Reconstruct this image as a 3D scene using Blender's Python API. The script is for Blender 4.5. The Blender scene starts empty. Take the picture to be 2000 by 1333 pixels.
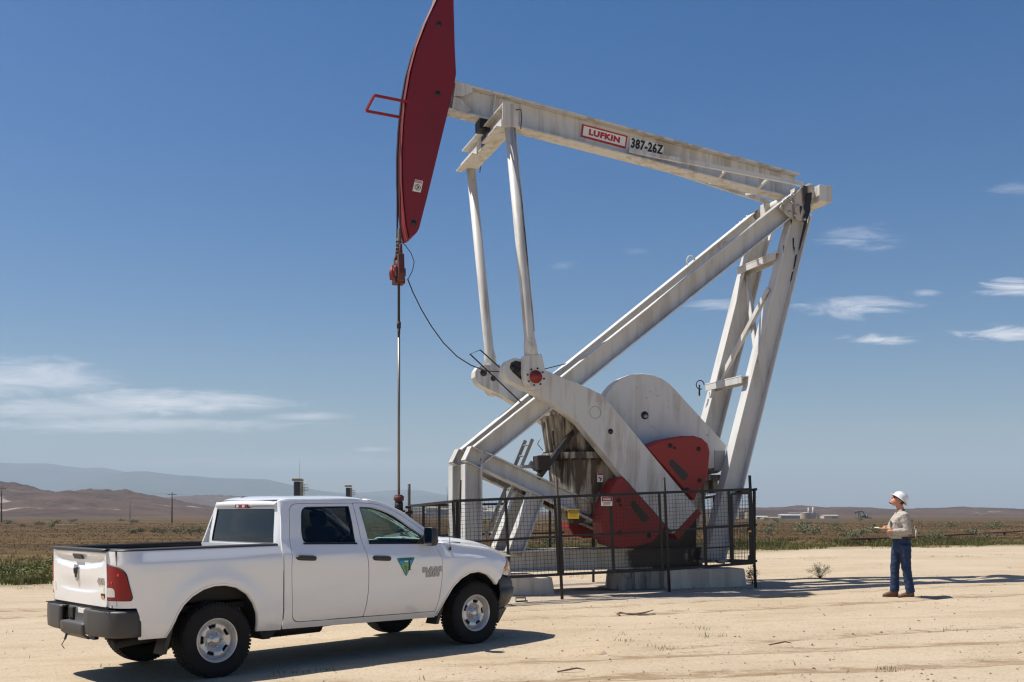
import bpy, bmesh, math, random
import numpy as np
from mathutils import Vector, Matrix, noise as mnoise
from mathutils.geometry import delaunay_2d_cdt
R = math.radians
scn = bpy.context.scene
COL = scn.collection
random.seed(7)

# ------------------------------------------------------------------ camera
F = 2100.0; CAMZ = 1.725; HOR = 1000.0          # focal length in photo pixels, eye height, horizon row
cam = bpy.data.cameras.new('camera'); camo = bpy.data.objects.new('camera', cam); COL.objects.link(camo)
cam.sensor_width = 36.0; cam.lens = F / 2000.0 * 36.0
cam.shift_y = (HOR - 666.5) / 2000.0
cam.clip_start = 0.1; cam.clip_end = 30000
camo.location = (0, 0, CAMZ); camo.rotation_euler = (R(90), 0, 0)
scn.camera = camo
scn.view_settings.view_transform = 'Standard'; scn.view_settings.look = 'None'
scn.view_settings.exposure = 0.42; scn.view_settings.gamma = 1.0
scn.cycles.max_bounces = 8; scn.cycles.transparent_max_bounces = 16; scn.cycles.volume_bounces = 0
scn.cycles.use_denoising = True; scn.cycles.pixel_filter_type = 'BLACKMAN_HARRIS'; scn.cycles.filter_width = 1.25; scn.cycles.sample_clamp_indirect = 6.0

# ------------------------------------------------------------------ sun and sky
SUN_EL = 60.0
SUN_DIR = Vector((-1.0, 0.22, 0)).normalized() * math.cos(R(SUN_EL)) + Vector((0, 0, math.sin(R(SUN_EL))))
sl = bpy.data.lights.new('sun', 'SUN'); sl.energy = 4.8; sl.angle = R(0.53); sl.color = (1.0, 0.95, 0.87)
so = bpy.data.objects.new('sun', sl); COL.objects.link(so); so.location = (-30, 10, 60)
so.rotation_euler = SUN_DIR.to_track_quat('Z', 'Y').to_euler()

W = bpy.data.worlds.new('World'); scn.world = W; W.use_nodes = True
class NT:
    """tiny node-graph helper"""
    def __init__(s, tree): s.t = tree; s.L = tree.links
    def n(s, typ, **kw):
        nd = s.t.nodes.new(typ)
        for k, v in kw.items():
            if k.startswith('in_'):
                key = k[3:]; key = int(key) if key.isdigit() else key.replace('_', ' ')
                if hasattr(v, 'is_output'): s.L.new(v, nd.inputs[key])
                else: nd.inputs[key].default_value = v
            else: setattr(nd, k, v)
        return nd
    def m(s, op, a, b=None, c=None, clamp=False):
        nd = s.t.nodes.new('ShaderNodeMath'); nd.operation = op; nd.use_clamp = clamp
        for i, v in enumerate((a, b, c)):
            if v is None: continue
            if hasattr(v, 'is_output'): s.L.new(v, nd.inputs[i])
            else: nd.inputs[i].default_value = v
        return nd.outputs[0]
    def mix(s, fac, a, b, mode='MIX'):
        nd = s.t.nodes.new('ShaderNodeMix'); nd.data_type = 'RGBA'; nd.blend_type = mode
        for i, v in ((0, fac), (6, a), (7, b)):
            if hasattr(v, 'is_output'): s.L.new(v, nd.inputs[i])
            else: nd.inputs[i].default_value = v if i == 0 else (*v, 1)
        return nd.outputs[2]
    def ramp(s, fac, stops, interp='LINEAR'):
        nd = s.t.nodes.new('ShaderNodeValToRGB'); s.L.new(fac, nd.inputs[0]); nd.color_ramp.interpolation = interp
        e = nd.color_ramp.elements
        while len(e) < len(stops): e.new(0.5)
        for el, (p, c) in zip(e, stops):
            el.position = p; el.color = (c, c, c, 1) if isinstance(c, (int, float)) else (*c, 1)
        return nd.outputs[0]
    def noise(s, vec, scale, detail=3.0, rough=0.5, dist=0.0):
        nd = s.n('ShaderNodeTexNoise'); nd.inputs['Scale'].default_value = scale; nd.inputs['Detail'].default_value = detail
        nd.inputs['Roughness'].default_value = rough; nd.inputs['Distortion'].default_value = dist
        if vec is not None: s.L.new(vec, nd.inputs['Vector'])
        return nd.outputs[0]
    def vmul(s, vec, v):
        nd = s.n('ShaderNodeVectorMath', operation='MULTIPLY'); s.L.new(vec, nd.inputs[0]); nd.inputs[1].default_value = v
        return nd.outputs[0]

def build_world():
    t = NT(W.node_tree); bg = W.node_tree.nodes['Background']
    sky = t.n('ShaderNodeTexSky', sky_type='NISHITA', sun_disc=False, sun_elevation=R(SUN_EL))
    sky.sun_rotation = math.atan2(SUN_DIR.x, SUN_DIR.y)
    sky.altitude = 300; sky.air_density = 1.0; sky.dust_density = 1.5; sky.ozone_density = 1.6
    tc = t.n('ShaderNodeTexCoord'); sep = t.n('ShaderNodeSeparateXYZ', in_0=tc.outputs['Generated'])
    x, y, z = sep.outputs
    ya = t.m('MAXIMUM', t.m('ABSOLUTE', y), 0.02)
    u = t.m('DIVIDE', x, ya); v = t.m('DIVIDE', z, t.m('SQRT', t.m('ADD', t.m('MULTIPLY', y, y), 1e-4)))
    front = t.m('GREATER_THAN', y, 0.0)
    cv = t.n('ShaderNodeCombineXYZ', in_0=t.m('MULTIPLY', u, 13.0), in_1=t.m('MULTIPLY', v, 75.0))
    n1 = t.noise(cv.outputs[0], 1.0, 8, 0.66, 1.2)
    cv2 = t.n('ShaderNodeCombineXYZ', in_0=t.m('MULTIPLY', u, 3.0), in_1=t.m('MULTIPLY', v, 14.0))
    n2 = t.noise(cv2.outputs[0], 1.0, 4, 0.5)
    cl = None
    # cirrus and lenticular streaks: centre and half size as directions
    for px, py, rx, ry, st in [(60, 738, 270, 56, .7), (330, 787, 360, 38, 1.0), (120, 800, 320, 32, .7), (250, 832, 500, 24, .7), (590, 813, 130, 13, .5),
                               (1722, 664, 105, 17, .9), (1660, 602, 150, 28, .55), (1985, 562, 95, 24, .7), (1960, 651, 115, 20, .7),
                               (1400, 594, 70, 17, .3), (1105, 518, 40, 12, .2), (1680, 465, 110, 34, .3), (730, 878, 60, 9, .45),
                               (560, 905, 500, 26, .22), (1990, 368, 90, 20, .2), (1810, 572, 40, 9, .3), (1240, 492, 40, 12, .12)]:
        du = t.m('DIVIDE', t.m('SUBTRACT', u, (px - 1000) / F), rx / F)
        dv = t.m('DIVIDE', t.m('SUBTRACT', v, (HOR - py) / F), ry / F)
        d2 = t.m('ADD', t.m('MULTIPLY', du, du), t.m('MULTIPLY', dv, dv))
        k = t.m('ADD', t.m('SUBTRACT', 0.62, t.m('POWER', d2, .75)), t.m('MULTIPLY', t.m('SUBTRACT', n1, 0.5), 1.55 if px < 900 else 3.0))
        k = t.m('MULTIPLY', t.m('SMOOTH_MAX', t.m('MULTIPLY', k, 1.15), 0.0, 0.25), st)
        k = t.m('MINIMUM', k, st)
        cl = k if cl is None else t.m('MAXIMUM', cl, k)
    cl = t.m('MULTIPLY', cl, front)
    # broken cloud behind the camera and away from the view, seen only in reflections
    v3 = t.m('DIVIDE', z, t.m('SQRT', t.m('ADD', t.m('MULTIPLY', x, x), t.m('MULTIPLY', y, y))))
    cv3 = t.n('ShaderNodeCombineXYZ', in_0=t.m('MULTIPLY', x, 3.0), in_1=t.m('MULTIPLY', y, 3.0), in_2=t.m('MULTIPLY', v3, 13.0))
    n3 = t.noise(cv3.outputs[0], 1.0, 5, 0.55, 0.5)
    back = t.m('MULTIPLY', t.m('SUBTRACT', n3, 0.5), 4.0, clamp=True)
    away = t.ramp(t.m('ADD', t.m('MULTIPLY', t.m('DIVIDE', y, t.m('SQRT', t.m('ADD', t.m('MULTIPLY', x, x), t.m('MULTIPLY', y, y)))), .5), .5), [(.70, 1), (.89, 0)])
    back = t.m('MULTIPLY', t.m('MULTIPLY', back, away), t.m('SUBTRACT', 1.0, t.m('MULTIPLY', v3, 1.6), clamp=True))
    cl = t.m('MAXIMUM', cl, t.m('MULTIPLY', back, 0.8))
    hs = t.n('ShaderNodeHueSaturation', in_Hue=0.506, in_Saturation=SKY_SAT, in_Value=1.0, in_Color=sky.outputs[0])
    col = t.mix(cl, hs.outputs[0], CLOUD_COL)
    W.node_tree.links.new(col, bg.inputs['Color']); bg.inputs['Strength'].default_value = SKY_STR
SKY_STR = 0.066; SKY_SAT = 1.55; CLOUD_COL = (13.0, 12.7, 13.0)
build_world()

# ------------------------------------------------------------------ naming
def tag(o, label=None, cat=None, group=None, kind=None):
    if label: o['label'] = label
    if cat: o['category'] = cat
    if group: o['group'] = group
    if kind: o['kind'] = kind
    return o
def empty(name, loc=(0, 0, 0), rot=(0, 0, 0), label=None, cat=None, group=None):
    o = bpy.data.objects.new(name, None); COL.objects.link(o); o.location = loc; o.rotation_euler = rot
    o.empty_display_size = 0.2
    return tag(o, label, cat, group)
def copy_tree(o, parent=None):
    c = o.copy(); COL.objects.link(c)
    if parent: c.parent = parent
    for ch in list(o.children): copy_tree(ch, c)
    return c

SPLIT = {'rear_rung', 'lifting_hole', 'bearing_link', 'grease_line', 'bolt', 'weight_bolt', 'flange_bolt', 'gusset_bolt', 'lug_nut', 'scratch', 'pin_hole', 'lifting_eye', 'casing_rib', 'stack', 'rack_post', 'grease_stain', 'red_hook', 'motor_mount', 'oil_pipe', 'pipe_run', 'bed_brace', 'signal_cable', 'headrest_post', 'leaf_spring', 'splash_guard', 'hat_ridge', 'fine_print', 'stack', 'side_fitting'}
# ------------------------------------------------------------------ mesh builder
class MB:
    def __init__(s): s.v = []; s.f = []; s.sm = []; s.nr = {}
    def add(s, vs, fs, smooth=False):
        b = len(s.v); s.v += [tuple(p) for p in vs]
        for q in fs: s.f.append(tuple(b + i for i in q)); s.sm.append(smooth)
        return s
    def box(s, c, d, M=None):
        hx, hy, hz = d[0] / 2, d[1] / 2, d[2] / 2
        vs = [Vector((x, y, z)) for x in (-hx, hx) for y in (-hy, hy) for z in (-hz, hz)]
        if M is not None: vs = [M @ p for p in vs]
        c = Vector(c)
        s.add([p + c for p in vs], [(0, 1, 3, 2), (4, 6, 7, 5), (0, 4, 5, 1), (2, 3, 7, 6), (0, 2, 6, 4), (1, 5, 7, 3)]); return s
    def frame(s, p0, p1, up=(0, 0, 1)):
        p0, p1 = Vector(p0), Vector(p1); d = (p1 - p0).normalized(); up = Vector(up)
        side = d.cross(up)
        if side.length < 1e-4: side = d.cross(Vector((1, 0, 0)))
        side.normalize(); up = side.cross(d).normalized()
        return p0, p1, d, side, up
    def bar(s, p0, p1, w, h, up=(0, 0, 1)):
        p0, p1, d, sd, u = s.frame(p0, p1, up)
        vs = [p + sd * a * w / 2 + u * b * h / 2 for p in (p0, p1) for a, b in ((-1, -1), (1, -1), (1, 1), (-1, 1))]
        s.add(vs, [(3, 2, 1, 0), (4, 5, 6, 7), (0, 1, 5, 4), (1, 2, 6, 5), (2, 3, 7, 6), (3, 0, 4, 7)]); return s
    def ibeam(s, p0, p1, depth, width, tf=.03, tw=.02, up=(0, 0, 1)):
        q0, q1, d, sd, u = s.frame(p0, p1, up)
        h = depth / 2 - tf / 2
        s.bar(q0 + u * h, q1 + u * h, width, tf, u); s.bar(q0 - u * h, q1 - u * h, width, tf, u)
        s.bar(q0, q1, tw, depth - 2 * tf, u); return s
    def tube(s, pts, r, n=10, cap=True, smooth=True):
        pts = [Vector(p) for p in pts]; rs = r if isinstance(r, (list, tuple)) else [r] * len(pts)
        vs = []; fs = []; prev = None
        for i, p in enumerate(pts):
            d = (pts[min(i + 1, len(pts) - 1)] - pts[max(i - 1, 0)]).normalized()
            if prev is None:
                a = d.orthogonal().normalized()
            else:
                a = (prev - d * prev.dot(d))
                a = a.normalized() if a.length > 1e-5 else d.orthogonal().normalized()
            prev = a; b = d.cross(a)
            for k in range(n):
                t = 2 * math.pi * k / n; vs.append(p + (a * math.cos(t) + b * math.sin(t)) * rs[i])
        for i in range(len(pts) - 1):
            for k in range(n):
                k2 = (k + 1) % n; fs.append((i * n + k, i * n + k2, (i + 1) * n + k2, (i + 1) * n + k))
        s.add(vs, fs, smooth)
        if cap:
            b = len(s.v) - len(vs); m = (len(pts) - 1) * n
            s.f.append(tuple(b + k for k in reversed(range(n)))); s.sm.append(False)
            s.f.append(tuple(b + m + k for k in range(n))); s.sm.append(False)
        return s
    def prism(s, pts, off):
        """closed 3-D polygon pts extruded by vector off"""
        pts = [Vector(p) for p in pts]; off = Vector(off); n = len(pts)
        nrm = Vector((0, 0, 0))
        for i in range(n): nrm += pts[i].cross(pts[(i + 1) % n])
        if nrm.dot(off) > 0: pts = pts[::-1]
        b = len(s.v); s.v += [tuple(p) for p in pts] + [tuple(p + off) for p in pts]
        s.f.append(tuple(b + i for i in range(n))); s.sm.append(False)
        s.f.append(tuple(b + n + i for i in reversed(range(n)))); s.sm.append(False)
        for i in range(n):
            j = (i + 1) % n; s.f.append((b + j, b + i, b + n + i, b + n + j)); s.sm.append(False)
        return s
    def lathe(s, prof, n=32, M=None, smooth=True, ang=2 * math.pi):
        """prof: list of (radius, axial) about local Y"""
        vs = []; fs = []; full = abs(ang - 2 * math.pi) < 1e-6; m = n if full else n + 1
        for k in range(m):
            t = ang * k / n
            for r, a in prof:
                p = Vector((r * math.cos(t), a, r * math.sin(t))); vs.append(M @ p if M is not None else p)
        L = len(prof)
        for k in range(n):
            k2 = (k + 1) % m
            for i in range(L - 1): fs.append((k * L + i, k * L + i + 1, k2 * L + i + 1, k2 * L + i))
        s.add(vs, fs, smooth); return s
    def grid(s, rows, smooth=True, closed=False):
        """rows: list of equally long lists of points"""
        L = len(rows[0]); vs = [p for r in rows for p in r]; fs = []
        for i in range(len(rows) - 1):
            for k in range(L if closed else L - 1):
                k2 = (k + 1) % L; fs.append((i * L + k, i * L + k2, (i + 1) * L + k2, (i + 1) * L + k))
        s.add(vs, fs, smooth); return s
    def ball(s, c, r, n=10, m=7, sc=(1, 1, 1), rot=None):
        vs = []; fs = []
        for i in range(m + 1):
            a = math.pi * i / m
            for k in range(n):
                t = 2 * math.pi * k / n
                p = Vector((math.sin(a) * math.cos(t) * sc[0], math.sin(a) * math.sin(t) * sc[1], math.cos(a) * sc[2])) * r
                if rot is not None: p = rot @ p
                vs.append(p + Vector(c))
        for i in range(m):
            for k in range(n):
                k2 = (k + 1) % n; fs.append((i * n + k, (i + 1) * n + k, (i + 1) * n + k2, i * n + k2))
        s.add(vs, fs, True); return s
    def xform(s, M): s.v = [tuple(M @ Vector(p)) for p in s.v]; return s
    def islands(s):
        par = list(range(len(s.v)))
        def find(i):
            while par[i] != i: par[i] = par[par[i]]; i = par[i]
            return i
        for f in s.f:
            for i in f[1:]: par[find(i)] = find(f[0])
        out = {}
        for f, k in zip(s.f, s.sm): out.setdefault(find(f[0]), []).append((f, k))
        res = []
        for fs in out.values():
            m = MB(); idx = {}
            for f, k in fs:
                q = []
                for i in f:
                    if i not in idx: idx[i] = len(m.v); m.v.append(s.v[i])
                    q.append(idx[i])
                m.f.append(tuple(q)); m.sm.append(k)
            res.append(m)
        return res
    def build(s, name, mat, parent=None, bevel=0.0, solid=0.0, weld=False, seg=2):
        if name in SPLIT:
            parts = s.islands()
            if len(parts) > 1: return [m._build(name, mat, parent, bevel, solid, weld, seg) for m in parts][0]
        return s._build(name, mat, parent, bevel, solid, weld, seg)
    def _build(s, name, mat, parent=None, bevel=0.0, solid=0.0, weld=False, seg=2):
        me = bpy.data.meshes.new(name); me.from_pydata(s.v, [], s.f); me.update()
        me.polygons.foreach_set('use_smooth', s.sm)
        if weld:
            bm = bmesh.new(); bm.from_mesh(me); bmesh.ops.remove_doubles(bm, verts=bm.verts, dist=1e-5)
            bmesh.ops.recalc_face_normals(bm, faces=bm.faces); bm.to_mesh(me); bm.free()
        o = bpy.data.objects.new(name, me); COL.objects.link(o)
        for m in (mat if isinstance(mat, (list, tuple)) else [mat]): me.materials.append(m)
        if s.nr: me.normals_split_custom_set_from_vertices([s.nr.get(i, (0, 0, 0)) for i in range(len(s.v))])
        if parent: o.parent = parent
        if bevel:
            b = o.modifiers.new('bevel', 'BEVEL'); b.width = bevel; b.segments = seg; b.limit_method = 'ANGLE'; b.angle_limit = R(40); b.harden_normals = False
        if solid:
            q = o.modifiers.new('solid', 'SOLIDIFY'); q.thickness = solid; q.offset = -1
        return o

def inpoly(p, poly):
    x, y = p; c = False; j = len(poly) - 1
    for i in range(len(poly)):
        xi, yi = poly[i]; xj, yj = poly[j]
        if (yi > y) != (yj > y) and x < (xj - xi) * (y - yi) / (yj - yi) + xi: c = not c
        j = i
    return c
def dens(poly, step, closed=True):
    out = []; n = len(poly)
    for i in range(n if closed else n - 1):
        a, b = Vector(poly[i]), Vector(poly[(i + 1) % n]); k = max(1, int(math.ceil((b - a).length / step)))
        for j in range(k): out.append(tuple(a + (b - a) * j / k))
    if not closed: out.append(tuple(poly[-1]))
    return out
def rnd(poly, r, n=4):
    """round the corners of a 2-D polygon; r a number or one per corner"""
    out = []; L = len(poly)
    for i in range(L):
        ri = r[i] if isinstance(r, (list, tuple)) else r
        p = Vector(poly[i]); a = Vector(poly[i - 1]); b = Vector(poly[(i + 1) % L])
        if ri <= 0: out.append(tuple(p)); continue
        da = (a - p); db = (b - p); t = min(ri, da.length * .45, db.length * .45)
        p0 = p + da.normalized() * t; p1 = p + db.normalized() * t
        for k in range(n + 1):
            f = k / n; out.append(tuple(p0 * (1 - f) ** 2 + p * 2 * f * (1 - f) + p1 * f * f))
    return out
def panel(mb, outline, func, step=.05, holes=(), ref=(0, 0, 1), skirt=.02, nstep=.006):
    """fill a 2-D outline (with holes) by triangles and map it through func(a,b) -> 3-D"""
    loops = [dens(outline, step)] + [dens(h, step) for h in holes]
    pts = []; edges = []
    for lp in loops:
        b = len(pts); pts += lp; edges += [(b + i, b + (i + 1) % len(lp)) for i in range(len(lp))]
    A = np.array(pts); lo = A.min(0); hi = A.max(0)
    gx = np.arange(lo[0] + step / 2, hi[0], step); gy = np.arange(lo[1] + step / 2, hi[1], step)
    for x in gx:
        for y in gy:
            if np.min((A[:, 0] - x) ** 2 + (A[:, 1] - y) ** 2) < (step * .45) ** 2: continue
            if inpoly((x, y), loops[0]) and not any(inpoly((x, y), h) for h in loops[1:]): pts.append((x, y))
    vo, eo, fo, *_ = delaunay_2d_cdt([Vector(p) for p in pts], edges, [], 0, 1e-6)
    fs = []
    for f in fo:
        c = (sum(vo[i][0] for i in f) / len(f), sum(vo[i][1] for i in f) / len(f))
        if inpoly(c, loops[0]) and not any(inpoly(c, h) for h in loops[1:]): fs.append(tuple(f))
    P = [Vector(func(p[0], p[1])) for p in vo]
    ref = Vector(ref); sgn = 0
    for f in fs[:200]:
        sgn += (P[f[1]] - P[f[0]]).cross(P[f[2]] - P[f[0]]).dot(ref)
    if sgn < 0: fs = [f[::-1] for f in fs]
    base = len(mb.v); e = nstep; N = []
    for p in vo:
        du = Vector(func(p[0] + e, p[1])) - Vector(func(p[0] - e, p[1])); dv = Vector(func(p[0], p[1] + e)) - Vector(func(p[0], p[1] - e))
        n = du.cross(dv); n = n.normalized() if n.length > 1e-12 else ref
        N.append(n)
    t = sum(n.dot(ref) for n in N)
    if t < 0: N = [-n for n in N]
    mb.add(P, fs, True)
    for i, n in enumerate(N): mb.nr[base + i] = tuple(n)
    if skirt:
        cnt = {}
        for f in fs:
            for i in range(3):
                k = (f[i], f[(i + 1) % 3]); cnt[k] = cnt.get(k, 0) + 1
        for (i, j) in cnt:
            if (j, i) not in cnt: mb.add([P[i], P[j], P[j] - N[j] * skirt, P[i] - N[i] * skirt], [(1, 0, 3, 2)], False)
    return mb

def text_mb(txt, size, M, depth=0.004, bold=0.0, sx=1.0, align='CENTER', space=1.0):
    cu = bpy.data.curves.new('lettering', 'FONT'); cu.body = txt; cu.size = size; cu.extrude = depth / 2; cu.offset = bold
    cu.space_character = space; cu.align_x = align; cu.align_y = 'CENTER'; cu.resolution_u = 3
    o = bpy.data.objects.new('lettering', cu); COL.objects.link(o)
    dg = bpy.context.evaluated_depsgraph_get(); me = o.evaluated_get(dg).to_mesh()
    mb = MB(); S = Matrix.Diagonal((sx, 1, 1, 1))
    mb.add([M @ (S @ v.co) for v in me.vertices], [tuple(p.vertices) for p in me.polygons])
    o.evaluated_get(dg).to_mesh_clear(); bpy.data.objects.remove(o); bpy.data.curves.remove(cu)
    return mb

# ------------------------------------------------------------------ materials
MATS = {}
def mat(name, col, rough=.5, metal=0.0, var=.12, scale=6.0, bump=0.0, bscale=40.0, spec=.5, coat=0.0, streak=0.0, dark=(0.1, .08, .06), wide=0.0, oil=None):
    if name in MATS: return MATS[name]
    m = bpy.data.materials.new(name); m.use_nodes = True; t = NT(m.node_tree); b = m.node_tree.nodes['Principled BSDF']
    tc = t.n('ShaderNodeTexCoord'); vec = tc.outputs['Object']
    n = t.noise(vec, scale, 4, .6)
    f = t.m('MULTIPLY', t.m('SUBTRACT', n, .5), var * 2.0)
    c = t.mix(t.m('ADD', .5, f, clamp=True), tuple(x * (1 - var) for x in col), tuple(min(1, x * (1 + var)) for x in col))
    if streak:
        sv = t.vmul(vec, (5, 5, .55)); n2 = t.noise(sv, 1.0, 5, .6, .4)
        n3 = t.noise(vec, .9, 3, .5)
        k = t.ramp(t.m('MULTIPLY', n2, t.m('ADD', n3, .45)), [(.46 - wide, 0.0), (.64 - wide, 1.0)])
        c = t.mix(t.m('MULTIPLY', k, streak), c, dark)
        c = t.mix(t.ramp(t.noise(vec, 3.7, 8, .72), [(.65, 0), (.70, .65)]), c, (dark[0] * .8, dark[1] * .6, dark[2] * .45))
    if oil:
        sx = t.n('ShaderNodeSeparateXYZ', in_0=vec).outputs
        e_ = t.m('SUBTRACT', 1.0, t.m('ABSOLUTE', t.m('DIVIDE', t.m('SUBTRACT', sx[0], (oil[0] + oil[1]) / 2), (oil[1] - oil[0]) / 2)))
        k = t.ramp(t.m('ADD', t.m('MULTIPLY', e_, 1.2), t.m('MULTIPLY', t.m('SUBTRACT', t.noise(t.vmul(vec, (3, 3, 1.0)), 1.0, 5, .65), .5), 3.0)), [(.1, 0), (.55, .96)])
        c = t.mix(k, c, (.03, .019, .012))
    m.node_tree.links.new(c, b.inputs['Base Color'])
    rr = t.m('ADD', rough, t.m('MULTIPLY', t.m('SUBTRACT', n, .5), .2 * rough), clamp=True)
    m.node_tree.links.new(rr, b.inputs['Roughness'])
    b.inputs['Metallic'].default_value = metal; b.inputs['Specular IOR Level'].default_value = spec
    b.inputs['Coat Weight'].default_value = coat; b.inputs['Coat Roughness'].default_value = .03
    if bump:
        bn = t.n('ShaderNodeBump', in_Strength=bump, in_Distance=.02, in_Height=t.noise(vec, bscale, 4, .6))
        m.node_tree.links.new(bn.outputs[0], b.inputs['Normal'])
    MATS[name] = m; return m
def glass_mat(name, tint, refl=.06, rough=.0):
    if name in MATS: return MATS[name]
    m = bpy.data.materials.new(name); m.use_nodes = True; t = NT(m.node_tree); nt = m.node_tree
    nt.nodes.remove(nt.nodes['Principled BSDF']); out = nt.nodes['Material Output']
    tr = t.n('ShaderNodeBsdfTransparent'); tr.inputs[0].default_value = (*tint, 1)
    gl = t.n('ShaderNodeBsdfGlossy'); gl.inputs['Roughness'].default_value = rough
    fr = t.n('ShaderNodeFresnel'); fr.inputs[0].default_value = 1.5
    fac = t.m('ADD', fr.outputs[0], refl, clamp=True)
    mx = t.n('ShaderNodeMixShader'); nt.links.new(fac, mx.inputs[0]); nt.links.new(tr.outputs[0], mx.inputs[1]); nt.links.new(gl.outputs[0], mx.inputs[2])
    nt.links.new(mx.outputs[0], out.inputs[0]); MATS[name] = m; return m
# ------------------------------------------------------------------ ground
def sstep(a, b, x):
    t = min(1.0, max(0.0, (x - a) / (b - a))); return t * t * (3 - 2 * t)
def pad_edge(x):
    xs = [-40, -13, -2, 9, 25, 60]; ys = [24, 27.0, 36, 41, 50, 60]
    return float(np.interp(x, xs, ys))
def ground_z(x, y):
    padz = .022 * (max(-9.0, min(12.0, x)) + 3.0)
    far = -.0042 * max(0.0, min(y, 620.0) - 45.0) + .02
    w = sstep(30, 75, math.hypot(max(0, abs(x) - 6), y))
    return padz * (1 - w) + far * w
def at(px, py, Y):
    """world point seen at photo pixel (px, py) at depth Y"""
    return Vector(((px - 1000) / F * Y, Y, CAMZ + (HOR - py) / F * Y))
def on_ground(px, Y):
    x = (px - 1000) / F * Y; return Vector((x, Y, ground_z(x, Y)))
def ground_hit(px, py):
    """where the sight line of a photo pixel meets the ground"""
    lo, hi = 3.0, 3000.0
    for _ in range(60):
        m = math.sqrt(lo * hi); p = at(px, py, m)
        if p.z > ground_z(p.x, m): lo = m
        else: hi = m
    return on_ground(px, hi)

RUTS = [(1.0, 12.35, 12, 15.6, .16), (-1, 11.9, 8, 12.6, .2), (-6, 10.2, 3, 11.0, .2), (0, 10.6, 9, 11.6, .22), (-2, 16.0, 14, 20.5, .25), (-4, 17.2, 14, 22.3, .22), (-14, 17, -3.2, 20, .25), (-14, 18.6, -3.2, 21.8, .25)]
_OLD = [(-20, 9.9, 40, 12.2, .20), (-20, 11.1, 40, 14.4, .2), (-14, 8.6, 40, 9.7, .24), (-8, 13.6, 40, 15.4, .22), (1.5, 15.3, 40, 20.5, .24), (-3, 17.4, 40, 22.6, .2), (2, 10.1, 30, 10.9, .15), (-30, 17, 3, 26.5, .22), (-30, 15.5, -3.5, 22, .2)]
def relief(x, y):
    """small bumps, tyre ruts and the little dirt ridges of the pad"""
    p = Vector((x, y, 0.0)); h = 0.0
    near = 1 - sstep(26, 60, y)
    if near > 0:
        h += .012 * mnoise.noise(p * 1.3) + .008 * mnoise.noise(p * 4.1) + .025 * mnoise.noise(p * .35)
        for x0, y0, x1, y1, w in RUTS:
            if x0 <= x <= x1:
                t = (x - x0) / (x1 - x0); yc = y0 + (y1 - y0) * t + .25 * math.sin(x * .35 + y0) + .05 * mnoise.noise(p * 1.7)
                d = (y - yc) / w
                k = (.7 + .6 * mnoise.noise(Vector((x * .6, y0 * 3, 2)))) * min(1, (x - x0) / 2) * min(1, (x1 - x) / 3)
                if abs(d) < 3: h += max(0, k) * (-.030 * math.exp(-d * d) + .022 * math.exp(-(abs(d) - 1.35) ** 2 * 5)) * (1 + .5 * mnoise.noise(p * 7))
        h *= near
        tx, ty = x + 2.42, y - 13.1; al = tx * .7325 + ty * .6807; ac = -tx * .6807 + ty * .7325
        h *= sstep(.8, 1.5, max(abs(al) / 2.6, abs(ac) / 1.3))
    if y > 45: h += sstep(45, 120, y) * (.35 * mnoise.noise(p * .018) + .12 * mnoise.noise(p * .09))
    return h
def ground_mesh():
    def axis(segs):
        out = []
        for a, b, st in segs:
            n = max(1, int(round((b - a) / st))); out += [a + (b - a) * i / n for i in range(n)]
        return out + [segs[-1][1]]
    xs = axis([(-9000, -3000, 1500), (-3000, -800, 275), (-800, -200, 60), (-200, -60, 14), (-60, -16, 2.2), (-16, -8, .4), (-8, 10, .09), (10, 20, .3), (20, 60, 2), (60, 200, 14), (200, 800, 60), (800, 3000, 275), (3000, 9000, 1500)])
    ys = axis([(-60, 0, 10), (0, 6, 1.0), (6, 8.5, .2), (8.5, 22, .075), (22, 40, .25), (40, 90, 1.2), (90, 250, 6), (250, 800, 25), (800, 3000, 150), (3000, 9000, 1000)])
    vs = [(x, y, ground_z(x, y) + relief(x, y)) for y in ys for x in xs]; L = len(xs)
    fs = [(j * L + i, j * L + i + 1, (j + 1) * L + i + 1, (j + 1) * L + i) for j in range(len(ys) - 1) for i in range(L - 1)]
    return MB().add(vs, fs, True)
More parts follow.
